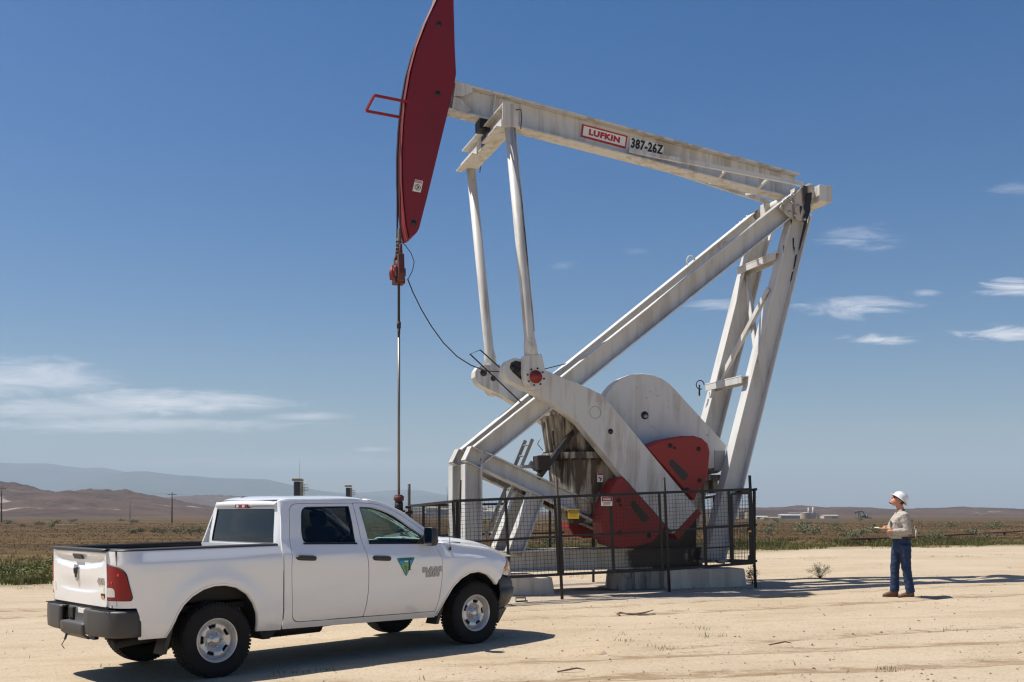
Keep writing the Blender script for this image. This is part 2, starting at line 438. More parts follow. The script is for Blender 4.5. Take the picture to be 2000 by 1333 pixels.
def ground_material():
    m = bpy.data.materials.new('dry_ground'); m.use_nodes = True; t = NT(m.node_tree); b = m.node_tree.nodes['Principled BSDF']
    geo = t.n('ShaderNodeNewGeometry'); pos = geo.outputs['Position']; sep = t.n('ShaderNodeSeparateXYZ', in_0=pos); x, y, z = sep.outputs
    # sand: pale, mottled, with a darker drag direction along the tracks
    big = t.noise(pos, .35, 4, .55, .4); mid = t.noise(pos, 2.2, 5, .6); fine = t.noise(pos, 26.0, 6, .8)
    st = t.noise(t.vmul(pos, (.38, 1.7, 1)), 1.0, 6, .68, .8)
    sand = t.mix(t.ramp(big, [(.3, 0), (.7, 1)]), (.43, .345, .238), (.51, .42, .305))
    sand = t.mix(t.ramp(st, [(.50, 0), (.68, .5)]), sand, (.34, .25, .155))
    sand = t.mix(t.ramp(mid, [(.56, 0), (.75, .35)]), sand, (.56, .47, .355))
    sand = t.mix(t.ramp(fine, [(.50, 0), (.70, .85)]), sand, (.25, .182, .11))
    peb = t.n('ShaderNodeTexVoronoi', in_Scale=9.0); m.node_tree.links.new(pos, peb.inputs['Vector'])
    sand = t.mix(t.ramp(peb.outputs['Distance'], [(.05, .55), (.1, 0)]), sand, (.3, .23, .16))
    # grey gravel apron round the pump
    gx = t.m('DIVIDE', t.m('SUBTRACT', x, 1.6), 5.2); gy = t.m('DIVIDE', t.m('SUBTRACT', y, 22.4), 3.6)
    gd = t.m('ADD', t.m('MULTIPLY', gx, gx), t.m('MULTIPLY', gy, gy))
    gm = t.ramp(t.m('ADD', gd, t.m('MULTIPLY', t.m('SUBTRACT', mid, .5), 1.3)), [(.55, 1), (1.1, 0)])
    grav = t.mix(t.ramp(fine, [(.35, 0), (.65, 1)]), (.26, .22, .18), (.50, .43, .35))
    sand = t.mix(t.m('MULTIPLY', gm, .75), sand, grav)
    # oil soaked dirt under the gearbox
    ox = t.m('DIVIDE', t.m('SUBTRACT', x, 2.5), 1.5); oy = t.m('DIVIDE', t.m('SUBTRACT', y, 22.5), .8)
    od = t.m('ADD', t.m('MULTIPLY', ox, ox), t.m('MULTIPLY', oy, oy))
    om = t.ramp(t.m('ADD', od, t.m('MULTIPLY', t.m('SUBTRACT', mid, .5), 1.6)), [(.4, 1), (1.0, 0)])
    sand = t.mix(t.m('MULTIPLY', om, .85), sand, (.07, .05, .035))
    # darker brown along the tyre ruts
    for x0, y0, x1, y1, w in RUTS:
        tt = t.m('DIVIDE', t.m('SUBTRACT', x, x0), x1 - x0)
        yc = t.m('ADD', t.m('ADD', t.m('MULTIPLY', tt, y1 - y0), y0), t.m('MULTIPLY', t.m('SINE', t.m('ADD', t.m('MULTIPLY', x, .35), y0)), .25))
        dd = t.m('DIVIDE', t.m('ABSOLUTE', t.m('SUBTRACT', y, yc)), w)
        kk = t.m('ADD', t.m('SUBTRACT', 1.0, t.m('MULTIPLY', dd, .6)), t.m('MULTIPLY', t.m('SUBTRACT', t.noise(t.vmul(pos, (1.2, 5, 1)), 1.6, 5, .7), .5), 3.2))
        inn = t.m('MULTIPLY', t.m('MULTIPLY', tt, 6.0, clamp=True), t.m('MULTIPLY', t.m('SUBTRACT', 1.0, tt), 6.0, clamp=True))
        sand = t.mix(t.m('MULTIPLY', t.m('MULTIPLY', t.ramp(kk, [(.45, 0), (1.0, 1)]), inn), .8), sand, (.25, .17, .095))
    # field: dry red-brown grass with gold and olive streaks
    f1 = t.noise(t.vmul(pos, (.012, .05, 1)), 1.0, 6, .65, .3); f2 = t.noise(t.vmul(pos, (.05, .3, 1)), 1.0, 5, .65)
    f3 = t.noise(pos, 1.6, 5, .7)
    fld = t.mix(t.ramp(f1, [(.36, 0), (.62, 1)]), (.075, .045, .018), (.145, .09, .036))
    fld = t.mix(t.ramp(f2, [(.52, 0), (.68, .75)]), fld, (.185, .115, .045))
    fld = t.mix(t.ramp(t.noise(t.vmul(pos, (.02, .09, 1)), 1.3, 5, .6), [(.55, 0), (.7, .7)]), fld, (.052, .046, .018))
    fld = t.mix(t.ramp(f3, [(.42, .5), (.58, 0)]), fld, (.03, .02, .01))
    f4 = t.noise(t.vmul(pos, (.10, .42, 1)), 1.0, 6, .72, .4)
    fld = t.mix(t.ramp(f4, [(.50, 0), (.62, .75)]), fld, (.032, .019, .009)); fld = t.mix(t.ramp(f4, [(.30, .6), (.42, 0)]), fld, (.20, .13, .05))
    # near strip of greener weeds just past the pad edge
    pe = t.n('ShaderNodeValToRGB'); e = pe.color_ramp.elements
    xn = t.m('DIVIDE', t.m('ADD', x, 40.0), 100.0, clamp=True); m.node_tree.links.new(xn, pe.inputs[0])
    pts = [(-40, 24), (-13, 27.0), (-2, 36), (9, 41), (25, 50), (60, 60)]
    while len(e) < len(pts): e.new(.5)
    for el, (px_, py_) in zip(e, pts): el.position = (px_ + 40) / 100; c = py_ / 100.0; el.color = (c, c, c, 1)
    edge = t.m('MULTIPLY', pe.outputs[0], 100.0)
    wob = t.m('MULTIPLY', t.m('SUBTRACT', t.noise(pos, .22, 4, .6), .5), 9.0)
    d = t.m('SUBTRACT', t.m('ADD', y, wob), edge)
    wob2 = t.m('MULTIPLY', t.m('SUBTRACT', t.noise(pos, 1.1, 4, .7), .5), 5.0)
    fm = t.ramp(t.m('DIVIDE', t.m('ADD', t.m('ADD', d, wob2), 2.0), 5.0), [(0, 0), (1, 1)])
    gr = t.ramp(t.m('DIVIDE', d, 22.0), [(0, .8), (.45, .5), (1, 0)])
    fld = t.mix(gr, fld, (.12, .115, .04))
    col = t.mix(fm, sand, fld)
    # sandy scrapes out in the right-hand field
    sc = t.noise(t.vmul(pos, (.016, .075, 1)), 1.0, 4, .55)
    scm = t.ramp(sc, [(.68, 0), (.73, 1)])
    col = t.mix(t.m('MULTIPLY', t.m('MULTIPLY', scm, fm), t.ramp(t.m('DIVIDE', d, 30.0), [(.2, 0), (.6, .7)])), col, (.36, .27, .18))
    m.node_tree.links.new(col, b.inputs['Base Color']); b.inputs['Roughness'].default_value = .95; b.inputs['Specular IOR Level'].default_value = .1
    hh = t.m('ADD', t.m('MULTIPLY', mid, .5), t.m('ADD', t.m('MULTIPLY', fine, .22), t.m('MULTIPLY', st, .35)))
    bn = t.n('ShaderNodeBump', in_Strength=.8, in_Distance=.06, in_Height=hh)
    m.node_tree.links.new(bn.outputs[0], b.inputs['Normal'])
    return m
go = ground_mesh().build('ground', ground_material()); tag(go, kind='structure')

# ------------------------------------------------------------------ hills and mountains (height sheets on the plain)
def ridge(name, prof, Y, depth, mater, amp, nscale, back=1.0, n=420, rows=60, base=None, seed=0.0):
    """prof: (pixel column, pixel row) of the skyline; Y its distance. The sheet rises from the plain to the skyline and falls behind."""
    pxs = np.array([p[0] for p in prof], float); pys = np.array([p[1] for p in prof], float)
    R_ = []
    for j in range(rows + 1):
        t = j / rows; row = []
        y = Y - depth + (depth + depth * back) * t
        crest = 1 / (1 + back)
        for i in range(n + 1):
            px = pxs[0] + (pxs[-1] - pxs[0]) * i / n; py = float(np.interp(px, pxs, pys))
            x = (px - 1000) / F * Y * (1 + .25 * (y - Y) / Y); top = CAMZ + (HOR - py) / F * Y + 2.5
            s = sstep(0, crest, t) if t < crest else 1 - sstep(crest, 1, t) * .9
            q = Vector((x * nscale, y * nscale, seed))
            nz = mnoise.fractal(q, .8, 2.1, 7)
            rg = 1 - abs(mnoise.noise(q * 1.7 + Vector((5, 3, 1))))
            z = -4.5 + max(0, top) * s + amp * top * (nz * .8 + (rg - .6) * .9) * math.sin(math.pi * min(1, t / crest * .98) if t < crest else math.pi * .5) * (.35 + .65 * s)
            row.append((x, y, z))
        R_.append(row)
    o = MB().grid(R_).build(name, mater); return tag(o, kind='structure')
def hill_material(name, a, b_, pale, scale, pale_amt=.5):
    m = bpy.data.materials.new(name); m.use_nodes = True; t = NT(m.node_tree); b = m.node_tree.nodes['Principled BSDF']
    geo = t.n('ShaderNodeNewGeometry'); pos = geo.outputs['Position']
    n1 = t.noise(pos, scale, 6, .6, .5); n2 = t.noise(pos, scale * 6, 5, .7); n3 = t.noise(t.vmul(pos, (1, 1, 2.5)), scale * 2.2, 5, .65, 1.0)
    c = t.mix(t.ramp(n1, [(.35, 0), (.62, 1)]), a, b_)
    c = t.mix(t.ramp(n2, [(.5, 0), (.66, .6)]), c, tuple(v * .45 for v in a))
    c = t.mix(t.ramp(n3, [(.63, 0), (.68, pale_amt)]), c, pale)
    m.node_tree.links.new(c, b.inputs['Base Color']); b.inputs['Roughness'].default_value = 1; b.inputs['Specular IOR Level'].default_value = .05
    bn = t.n('ShaderNodeBump', in_Strength=.8, in_Distance=9.0, in_Height=n2); m.node_tree.links.new(bn.outputs[0], b.inputs['Normal'])
    return m
M_hill = hill_material('brown_hill', (.05, .027, .018), (.105, .06, .037), (.36, .29, .22), .006, .85)
M_hill2 = hill_material('grey_hill', (.07, .043, .03), (.12, .078, .052), (.36, .29, .22), .004, .85)
M_mtn = hill_material('far_mountain', (.07, .085, .07), (.10, .10, .085), (.15, .14, .12), .0008, .3)
ridge('hills', [(-420, 955), (-300, 930), (-150, 932), (0, 940), (30, 948), (60, 957), (130, 961), (165, 957), (190, 956), (212, 961), (245, 961), (270, 966), (310, 971), (350, 979), (390, 985), (430, 993), (500, 1002)], 1250, 420, M_hill, .20, .017)
ridge('hills', [(250, 1000), (320, 972), (370, 969), (418, 966), (455, 970), (494, 974), (540, 982), (600, 984), (700, 990), (850, 994), (1000, 997), (1150, 1001)], 2600, 700, M_hill2, .2, .009, seed=3)
ridge('hills', [(1000, 1003), (1200, 998), (1400, 992), (1480, 991), (1540, 989), (1570, 987), (1610, 991), (1680, 990), (1760, 993), (1830, 991), (1900, 989), (1960, 992), (2050, 991), (2200, 990), (2400, 996)], 1500, 480, M_hill, .22, .014, seed=8)
ridge('mountains', [(-700, 925), (-420, 905), (-250, 915), (-120, 900), (0, 904), (40, 908), (90, 910), (150, 917), (165, 919), (205, 918), (250, 924), (300, 931), (345, 937), (385, 937), (430, 941), (470, 938), (500, 942), (560, 950), (600, 957), (640, 960), (690, 963), (740, 960), (780, 957), (820, 958), (860, 966), (920, 974), (1000, 982), (1100, 990), (1300, 998)], 7000, 1900, M_mtn, .09, .0009, n=200, rows=26, seed=5)
ridge('mountains', [(150, 990), (215, 930), (260, 921), (330, 926), (420, 934), (520, 938), (600, 953), (680, 966), (760, 972), (840, 966), (880, 972), (980, 984), (1150, 997)], 6000, 1500, M_mtn, .09, .0012, n=160, rows=24, seed=15)
# ------------------------------------------------------------------ shared materials
M_white = mat('weathered_white_steel', (.60, .59, .56), .5, 0, .06, 1.6, bump=.05, bscale=14, streak=.5, dark=(.24, .175, .11))
M_white2 = mat('white_steel', (.60, .595, .575), .5, 0, .06, 1.2, bump=.04, bscale=12, streak=.32, dark=(.28, .21, .14))
M_oily = mat('oily_white_steel', (.50, .45, .37), .5, 0, .2, 2.0, bump=.08, bscale=14, streak=.98, dark=(.05, .03, .016), wide=.06)
M_beamoil = mat('oil_stained_white_steel', (.58, .55, .49), .5, 0, .08, 1.6, bump=.05, bscale=14, streak=.35, dark=(.20, .14, .08), oil=(-.9, 1.3))
M_oilshade = mat('oil_shade_black_steel', (.045, .034, .025), .5, 0, .3, 3, bump=.1, bscale=14)  # plinth colour: oil plus the shadow below the crank, painted together
M_red = mat('red_paint', (.20, .008, .012), .42, 0, .10, 2.0, bump=.05, bscale=18, streak=.25, dark=(.12, .02, .02))
M_red2 = mat('faded_red_paint', (.27, .016, .013), .5, 0, .2, 2.4, bump=.1, bscale=14, streak=.5, dark=(.13, .03, .025))
M_redrust = mat('rusty_red_iron', (.10, .026, .018), .65, 0, .3, 9, bump=.2, bscale=40)
M_black = mat('grease_and_plain_black', (.018, .014, .012), .35, 0, .3, 8)
M_darkiron = mat('dark_iron', (.014, .012, .011), .6, 0, .3, 10, bump=.1)
M_rustiron = mat('rust_brown_iron', (.034, .022, .017), .7, 0, .35, 12, bump=.15)
M_cable = mat('steel_cable', (.06, .05, .045), .5, .3, .2, 20)
M_rod = mat('polished_rod_steel', (.20, .17, .14), .4, .5, .2, 10)
M_galv = mat('galvanised_steel', (.30, .30, .29), .45, .4, .12, 8)
M_concrete = mat('weathered_concrete', (.70, .63, .52), .9, 0, .18, 3.5, bump=.5, bscale=25, streak=.4, dark=(.30, .26, .20))
M_concoil = mat('oil_stained_concrete', (.46, .41, .34), .85, 0, .2, 3.5, bump=.5, bscale=25, streak=.98, dark=(.03, .02, .015), wide=.05)
M_signw = mat('white_sign', (.78, .77, .72), .5, 0, .04, 6)
M_signr = mat('red_sign_ink', (.45, .02, .03), .5, 0, .05, 6)
M_signk = mat('black_sign_ink', (.02, .02, .02), .5, 0, .05, 6)
M_signy = mat('yellow_sign', (.80, .50, .02), .5, 0, .06, 6)
M_motor = mat('grey_motor_paint', (.30, .31, .30), .5, 0, .12, 6)
M_glasstop = mat('bolt_steel', (.40, .40, .40), .4, .6, .1, 20)

# ------------------------------------------------------------------ pump jack
# own frame: u along the beam plane (to the right and away), v across it (away from the viewer), z up
PH = R(18.0); PO = Vector((2.88, 23.07, 0))
PU = Vector((math.cos(PH), math.sin(PH), 0)); PV = Vector((-math.sin(PH), math.cos(PH), 0))
CC = Vector((0, 0, CAMZ))
def PJ(px, py, v):
    """traced photo point dropped onto the machine's own plane at distance v from its middle plane -> local (u, v, z)"""
    d = Vector(((px - 1000) / F, 1, (HOR - py) / F)); o = PO + PV * v
    t = (o - CC).dot(PV) / d.dot(PV); p = CC + d * t - PO
    return Vector((p.dot(PU), v, p.z))
def PJS(pts, v): return [PJ(a, b, v) for a, b in pts]
VY = Vector((0, 1, 0))
pump = empty('oil_pump_jack', PO, (0, 0, PH), 'towering white steel oil pump jack with red horse head and red counterweights', 'pump jack')
def P(mb, name, m, par=None, bevel=.008, **k): return mb.build(name, m, par or pump, bevel=bevel, **k)

def zz7(pts): return [(700 + a / 2.2206, b / 2.2206) for a, b in pts]
def zz4(pts): return [(960 + a / 3.174, 680 + b / 3.174) for a, b in pts]
def zz3(pts): return [(860 + a / 3.703, 640 + b / 3.703) for a, b in pts]

# horse head: two side plates and a curved rim between them
HV = .24
arc = zz7([(378, -95), (345, 0), (300, 95), (258, 205), (230, 310), (211, 420), (199, 540), (193, 660), (193, 780), (199, 880), (209, 970), (222, 1032)])
outline = arc + zz7([(240, 1022), (255, 1008), (264, 990), (300, 850), (385, 500), (415, 375), (424, 320), (418, 200), (413, 0), (411, -100), (400, -110)])
hp = PJS(outline, -HV)
mb = MB().prism(hp, VY * .025); mb.prism([p + VY * (2 * HV - .025) for p in hp], VY * .025)
head = P(mb, 'horse_head', M_red, bevel=.004)
ap = PJS(arc, -HV); rim = MB()
ctr = PJ(1400, 250, 0); ctr.y = 0
rows = []
for p in ap:
    n = Vector((p.x - ctr.x, 0, p.z - ctr.z)).normalized(); q = Vector((p.x, 0, p.z))
    rows.append([q + n * .03 + VY * -HV * 1.02, q + n * .05 + VY * -HV * .8, q + n * .012 + VY * -HV * .75, q + n * .012 + VY * HV * .75, q + n * .05 + VY * HV * .8, q + n * .03 + VY * HV * 1.02])
rim.grid(rows, smooth=False); rim.grid([[p - Vector((0, 0, 0)) + (Vector((ctr.x, p.y, ctr.z)) - p).normalized() * .05 for p in r][::-1] for r in rows], smooth=False)
P(rim, 'head_rim', M_red2, head, bevel=0)
MBb = MB(); bp = PJS(zz7([(222, 1032), (240, 1022), (255, 1008), (264, 990), (300, 850), (385, 500), (415, 375), (424, 320), (418, 200), (413, 0), (411, -100)]), -HV)
MBb.grid([[p + VY * .02, p + VY * (2 * HV - .02)] for p in bp], smooth=False); P(MBb, 'back_plate', M_red, head, bevel=0)
br = MB()
pb = PJS(zz7([(210, 462), (60, 432), (33, 482), (195, 512)]), 0)
for vv in (-.16, .16): pass
br.bar(pb[0] + VY * -.22, pb[1] + VY * -.22, .045, .045); br.bar(pb[1] + VY * -.22, pb[2] + VY * .0, .04, .04); br.bar(pb[2] + VY * .0, pb[3] + VY * .0, .045, .045)
P(br, 'red_stop_bracket', M_red2, head, bevel=0)
hk = MB()
for a, b_ in [(348, 106), (344, 408), (240, 968)]:
    c = PJ(*zz7([(a, b_)])[0], -HV - .004); hk.lathe([(.001, -.006), (.055, -.006), (.055, .004)], 14, Matrix.Translation(c))
P(hk, 'lifting_hole', M_black, head, bevel=0)
def quad_sign(corners, v, th=.006):
    p = PJS(corners, v); return MB().prism([p[0], p[1], p[2], p[3]], VY * th), p
def sign_mat(p, w, h):
    """frame of a sign face: origin its centre, X along its top edge, Z facing the viewer"""
    c = (p[0] + p[1] + p[2] + p[3]) / 4; X = ((p[1] - p[0]) + (p[2] - p[3])).normalized(); Y = ((p[0] - p[3]) + (p[1] - p[2])); Y = (Y - X * Y.dot(X)).normalized(); Zv = X.cross(Y)
    return Matrix(((X.x, Y.x, Zv.x, c.x), (X.y, Y.y, Zv.y, c.y), (X.z, Y.z, Zv.z, c.z), (0, 0, 0, 1)))
mb, p = quad_sign(zz7([(246, 778), (281, 786), (270, 836), (234, 829)]), -HV - .012)
stk = P(mb, 'warning_sticker', M_signw, head, bevel=0)
SM = sign_mat(p, .16, .23); MT = lambda x, y, z=.006: SM @ Matrix.Translation((x, y, z))
P(MB().box((0, 0, 0), (.145, .045, .003)).xform(MT(0, .082)), 'red_band', M_signr, stk, bevel=0)
P(text_mb('DANGER', .034, MT(0, .083, .009), .002, .0006), 'danger_word', M_signw, stk, bevel=0)
pic = MB()
pic.tube([MT(.055 * math.cos(a), -.03 + .055 * math.sin(a)).translation for a in [k * math.pi / 8 for k in range(17)]], .005, 6)
pic.box((0, 0, 0), (.05, .02, .004), Matrix.Rotation(.7, 3, 'Z')); pic.v[-8:] = [tuple(MT(0, -.045) @ Vector(q)) for q in pic.v[-8:]]
pic.box((0, 0, 0), (.05, .014, .004), Matrix.Rotation(-.5, 3, 'Z')); pic.v[-8:] = [tuple(MT(.005, -.012) @ Vector(q)) for q in pic.v[-8:]]
pic.ball(MT(-.015, -.005).translation, .012, 8, 5)
P(pic, 'falling_man_picture', M_signk, stk, bevel=0)

# bridle cables over the rim down to the carrier bar
cb = PJ(779, 520, 0)
for sgn in (-1, 1):
    pts = []
    for q in ap[0:9]:
        n = Vector((q.x - ctr.x, 0, q.z - ctr.z)).normalized(); pts.append(Vector((q.x, sgn * .13, q.z)) + n * .035)
    low = pts[-1]; x_ = cb.x - .0
    pts += [Vector((low.x - .0, sgn * .13, low.z - .5)), Vector((x_, sgn * .16, cb.z + .55)), Vector((x_, sgn * .17, cb.z + .15))]
    P(MB().tube(pts, .019, 8), 'bridle_cable', M_cable, bevel=0)
cbm = MB()
for sgn in (-1, 1):
    v0 = sgn * .17
    cbm.tube([(cb.x, v0, cb.z + .40), (cb.x, v0, cb.z + .16)], [.03, .045], 10)
    cbm.prism([Vector((cb.x - .06, v0 - .06, cb.z + .2)), Vector((cb.x - .06, v0 + .06, cb.z + .2)), Vector((cb.x - .06, v0 + .12 * (1 if sgn > 0 else .4), cb.z - .2)), Vector((cb.x - .06, v0 + .06, cb.z - .33)), Vector((cb.x - .06, v0 - .06, cb.z - .33)), Vector((cb.x - .06, v0 - .12 * (1 if sgn < 0 else .4), cb.z - .2))], Vector((.12, 0, 0)))
cbm.bar((cb.x, -.2, cb.z - .16), (cb.x, .2, cb.z - .16), .2, .16)
cbm.bar((cb.x, -.1, cb.z - .30), (cb.x, .16, cb.z - .30), .22, .12)
carrier = P(cbm, 'carrier_bar', M_redrust, bevel=.012)
cl = MB()
cl.tube([(cb.x, 0, cb.z + .55), (cb.x, 0, cb.z + .1)], [.05, .055], 10); cl.tube([(cb.x, 0, cb.z + .1), (cb.x, 0, cb.z - .1)], .075, 10)
for k in range(5): cl.tube([(cb.x, 0, cb.z + .5 - k * .07), (cb.x, 0, cb.z + .47 - k * .07)], .062, 10)
P(cl, 'rod_clamp', M_rustiron, carrier, bevel=0)
hkm = MB()
for vv in (-.09, .02): hkm.tube([(cb.x - .14, vv - .03, cb.z - .28), (cb.x - .16, vv - .01, cb.z - .12), (cb.x - .14, vv + .03, cb.z - .02), (cb.x - .16, vv + .06, cb.z - .14), (cb.x - .14, vv + .08, cb.z - .27)], .022, 6)
hkm.ball((cb.x - .1, -.17, cb.z - .08), .045, 8, 6)
P(hkm, 'red_hook', M_red2, carrier, bevel=0)
gz = .12
rp = MB().tube([(cb.x, 0, PJ(779, 447, 0).z), (cb.x, 0, PJ(779, 630, 0).z)], .027, 10)
rp.tube([(cb.x, 0, PJ(779, 629, 0).z), (cb.x, 0, PJ(779, 641, 0).z)], .043, 10); rp.tube([(cb.x, 0, PJ(779, 641, 0).z), (cb.x, 0, PJ(779, 662, 0).z)], [.034, .022], 10)
P(rp, 'rod_top', M_rustiron, bevel=0)
P(MB().tube([(cb.x, 0, PJ(779, 660, 0).z), (cb.x, 0, 1.95)], .026, 12), 'polished_rod', M_rod, bevel=0)

# walking beam
b0 = PJ(886, 190, 0); 
bt0 = PJ(889, 158, -.18); bt1 = PJ(1562, 338, -.18)
dirb = (bt1 - bt0); dirb.y = 0; dirb.normalize(); nb = Vector((-dirb.z, 0, dirb.x)); nb = nb if nb.z > 0 else -nb
DB = .60
a0 = Vector((bt0.x, 0, bt0.z)) - nb * DB / 2 - dirb * .15; a1 = Vector((bt1.x, 0, bt1.z)) - nb * DB / 2
mb = MB().ibeam(a0, a1, DB, .37, .04, .03, nb)
for t in (.125, .30, .55, .8):
    c = a0.lerp(a1, t); mb.bar(c - nb * .27, c + nb * .27, .34 if t < .2 else .2, .02, dirb) if t < .2 else None
for s_, k in ((1, 1), (-1, 1)):
    c = a0 + dirb * .16 + nb * (.2 * s_)
    mb.prism([c + VY * -.17 + nb * .1 * s_, c + VY * -.17 + nb * .1 * s_ + dirb * .35, c + VY * -.17 + dirb * .38 - nb * .02 * s_, c + VY * -.17 + dirb * .2 - nb * .16 * s_, c + VY * -.17 - nb * .2 * s_], VY * .03)
beam = P(mb, 'walking_beam', M_white)
# brand plate and unit number on the web
def beam_sign(corners):
    mb, p = quad_sign(corners, -.035, .012); return mb, p
mb, p = beam_sign([(1137.5, 242.5), (1226, 266), (1222, 290.5), (1134.5, 267)])
plate = P(mb, 'name_plate', M_signr, beam, bevel=0)
SM = sign_mat(p, 1, 1); wn = (p[1] - p[0]).length; hn = (p[0] - p[3]).length
P(MB().box((0, 0, .007), (wn * .93, hn * .76, .004)).xform(SM), 'white_panel', M_signw, plate, bevel=0)
P(text_mb('LUFKIN', hn * .60, SM @ Matrix.Translation((0, -.005, .011)), .003, .010, 1.22, space=1.12), 'lettering', M_signr, plate, bevel=0)
mb, p = beam_sign([(1231, 268), (1297, 284), (1295, 305), (1229, 290)])
plate = P(mb, 'number_plate', M_signw, beam, bevel=0)
SM = sign_mat(p, 1, 1); hn = (p[0] - p[3]).length
P(text_mb('387-26Z', hn * 1.12, SM @ Matrix.Translation((0, -.008, .009)), .003, .010, .74, space=1.08), 'lettering', M_signk, plate, bevel=0)
# tapering brace bars under the beam, with rungs
bb = MB()
for sgn in (-1, 1):
    s0 = PJ(1229, 294, -.18); s0.y = sgn * .17; s1 = PJ(1566, 362, -.66); s1.y = sgn * .72
    if sgn > 0: s1 = PJ(1511, 399, .6); s1.y = .6
    bb.bar(s0, s1, .06, .09, nb)
    for t in (.55, .8): 
        q = s0.lerp(s1, t); e = a0 + dirb * ((q - a0).dot(dirb)) - nb * (DB / 2 - .02); e.y = sgn * .16; bb.bar(q, e, .05, .05)
P(bb, 'beam_brace', M_white, bevel=.004)
# tail bearing and cross box
hub = PJ(1580, 370, -.9); tb = MB()
tb.tube([(hub.x, -.92, hub.z), (hub.x, .92, hub.z)], .115, 20)
for v in (-.62, .62): tb.box((hub.x - .05, v, hub.z - .1), (.34, .22, .34))
P(tb, 'tail_bearing', M_white)
cap = MB().lathe([(.001, -.05), (.07, -.05), (.11, -.03), (.12, .02)], 20, Matrix.Translation((hub.x, -.92, hub.z))); P(cap, 'bearing_cap', M_oily, bevel=0)
c0 = PJ(1613, 378, -1.0); cx = MB().bar((c0.x, -1.0, c0.z), (c0.x, 1.0, c0.z), .32, .36)
cross = P(cx, 'tail_cross_box', M_white, bevel=.012)
P(MB().bar((hub.x, -.8, hub.z - .02), (c0.x - .15, -.8, c0.z), .05, .16).bar((hub.x, .8, hub.z - .02), (c0.x - .15, .8, c0.z), .05, .16), 'bearing_link', M_white2, cross, bevel=.006)

# equaliser under the beam and the two pitmans
e0 = PJ(997, 203, -1.42); eq = MB(); EU = (1, 0, 0)
ez = e0.z - .22
ec = PJ(953, 262, 0)
E0 = Vector((e0.x, -1.42, ez)); E1 = Vector((e0.x - .03, 1.42, ez))
eq.bar(E0, E1, .03, .42); eq.bar(E0 + Vector((0, 0, .2)), E1 + Vector((0, 0, .2)), .32, .035); eq.bar(E0 - Vector((0, 0, .2)), E1 - Vector((0, 0, .2)), .30, .035)
eq.bar(E0 + Vector((0, -.02, 0)), E0 + Vector((0, .02, 0)), .32, .44)
for t0, t1 in ((.0, .34), (.58, 1.0)):
    q0, q1 = E0.lerp(E1, t0), E0.lerp(E1, t1); eq.bar(q0 + Vector((-.17, 0, -.16)), q1 + Vector((-.17, 0, -.16)), .03, .16); eq.bar(q0 + Vector((-.22, 0, -.25)), q1 + Vector((-.22, 0, -.25)), .14, .03)
P(eq, 'equalizer', M_white)
eb = MB(); 
eb.tube([(ec.x - .1, -.2, ez + .25), (ec.x - .1, .2, ez + .25)], .075, 14); eb.box((e0.x - .05, 0, ez + .25), (.4, .34, .2)); eb.box((e0.x, -.1, ez - .05), (.26, .5, .26))
P(eb, 'equalizer_bearing', M_darkiron)
wl = MB()
for v in (-1.4, 1.4): wl.tube([(e0.x + .1, v - .05, ez + .1), (e0.x + .2, v - .06, ez + .12), (e0.x + .22, v - .05, ez - .05), (e0.x + .2, v - .04, ez - .25)], .01, 6)
P(wl, 'grease_line', M_black, bevel=0)
pin_n = PJ(1045, 737, -1.42); PVN = 1.32
pin_f = PJ(965, 752, 1.22)
def pitman(top, pin, v, side):
    t0 = Vector((top.x, v, top.z)); p0 = Vector((pin.x, v, pin.z)); d = (p0 - t0).normalized(); L = (p0 - t0).length
    q = t0 + d * (L - .78); r_ = t0 + d * (L - .28)
    tb = MB().tube([t0, q, q.lerp(r_, .35), r_.lerp(q, .1)], [.098, .104, .135, .135], 20); o = P(tb, 'pitman', M_white, bevel=0)
    seam = MB().bar(t0 + Vector((.085, -.06 * side, 0)), t0 + Vector((.085, -.06 * side, 0)) + d * (L * .82), .035, .02); P(seam, 'pitman_rail', M_oily, o, bevel=0)
    ux = d.orthogonal(); ux = VY.cross(d).normalized()
    hs = [(-.20, .43), (.20, .43), (.245, .12), (.235, -.05), (.165, -.17), (.06, -.235), (-.06, -.235), (-.165, -.17), (-.235, -.05), (-.245, .12)]
    hp_ = [p0 + ux * (a * .86) - d * b + VY * (-.14) for a, b in hs]
    h = MB().prism(hp_, VY * .26); hh = P(h, 'bearing_housing', M_white, o, bevel=.015)
    bl = MB()
    for a in range(8):
        an = a * math.pi / 4 + .3; c = p0 + ux * math.cos(an) * .17 - d * math.sin(an) * .165 + VY * (-.15 * side); bl.lathe([(.001, -.018), (.016, -.018), (.018, .01)], 8, Matrix.Translation(c))
    P(bl, 'bolt', M_darkiron, hh, bevel=0)
    pn = MB().lathe([(.001, -.12), (.05, -.12), (.055, -.085), (.09, -.08), (.10, -.03), (.125, -.025), (.13, .03)], 24, Matrix.Translation(p0 + VY * -.14 * side) @ (Matrix.Identity(4) if side > 0 else Matrix.Rotation(math.pi, 4, 'X')))
    P(pn, 'crank_pin', M_red2, hh, bevel=0); return o
pitman(Vector((e0.x, 0, ez - .05)), pin_n, -PVN, 1)
pitman(Vector((e0.x - .03, 0, ez - .05)), pin_f, PVN, -1)

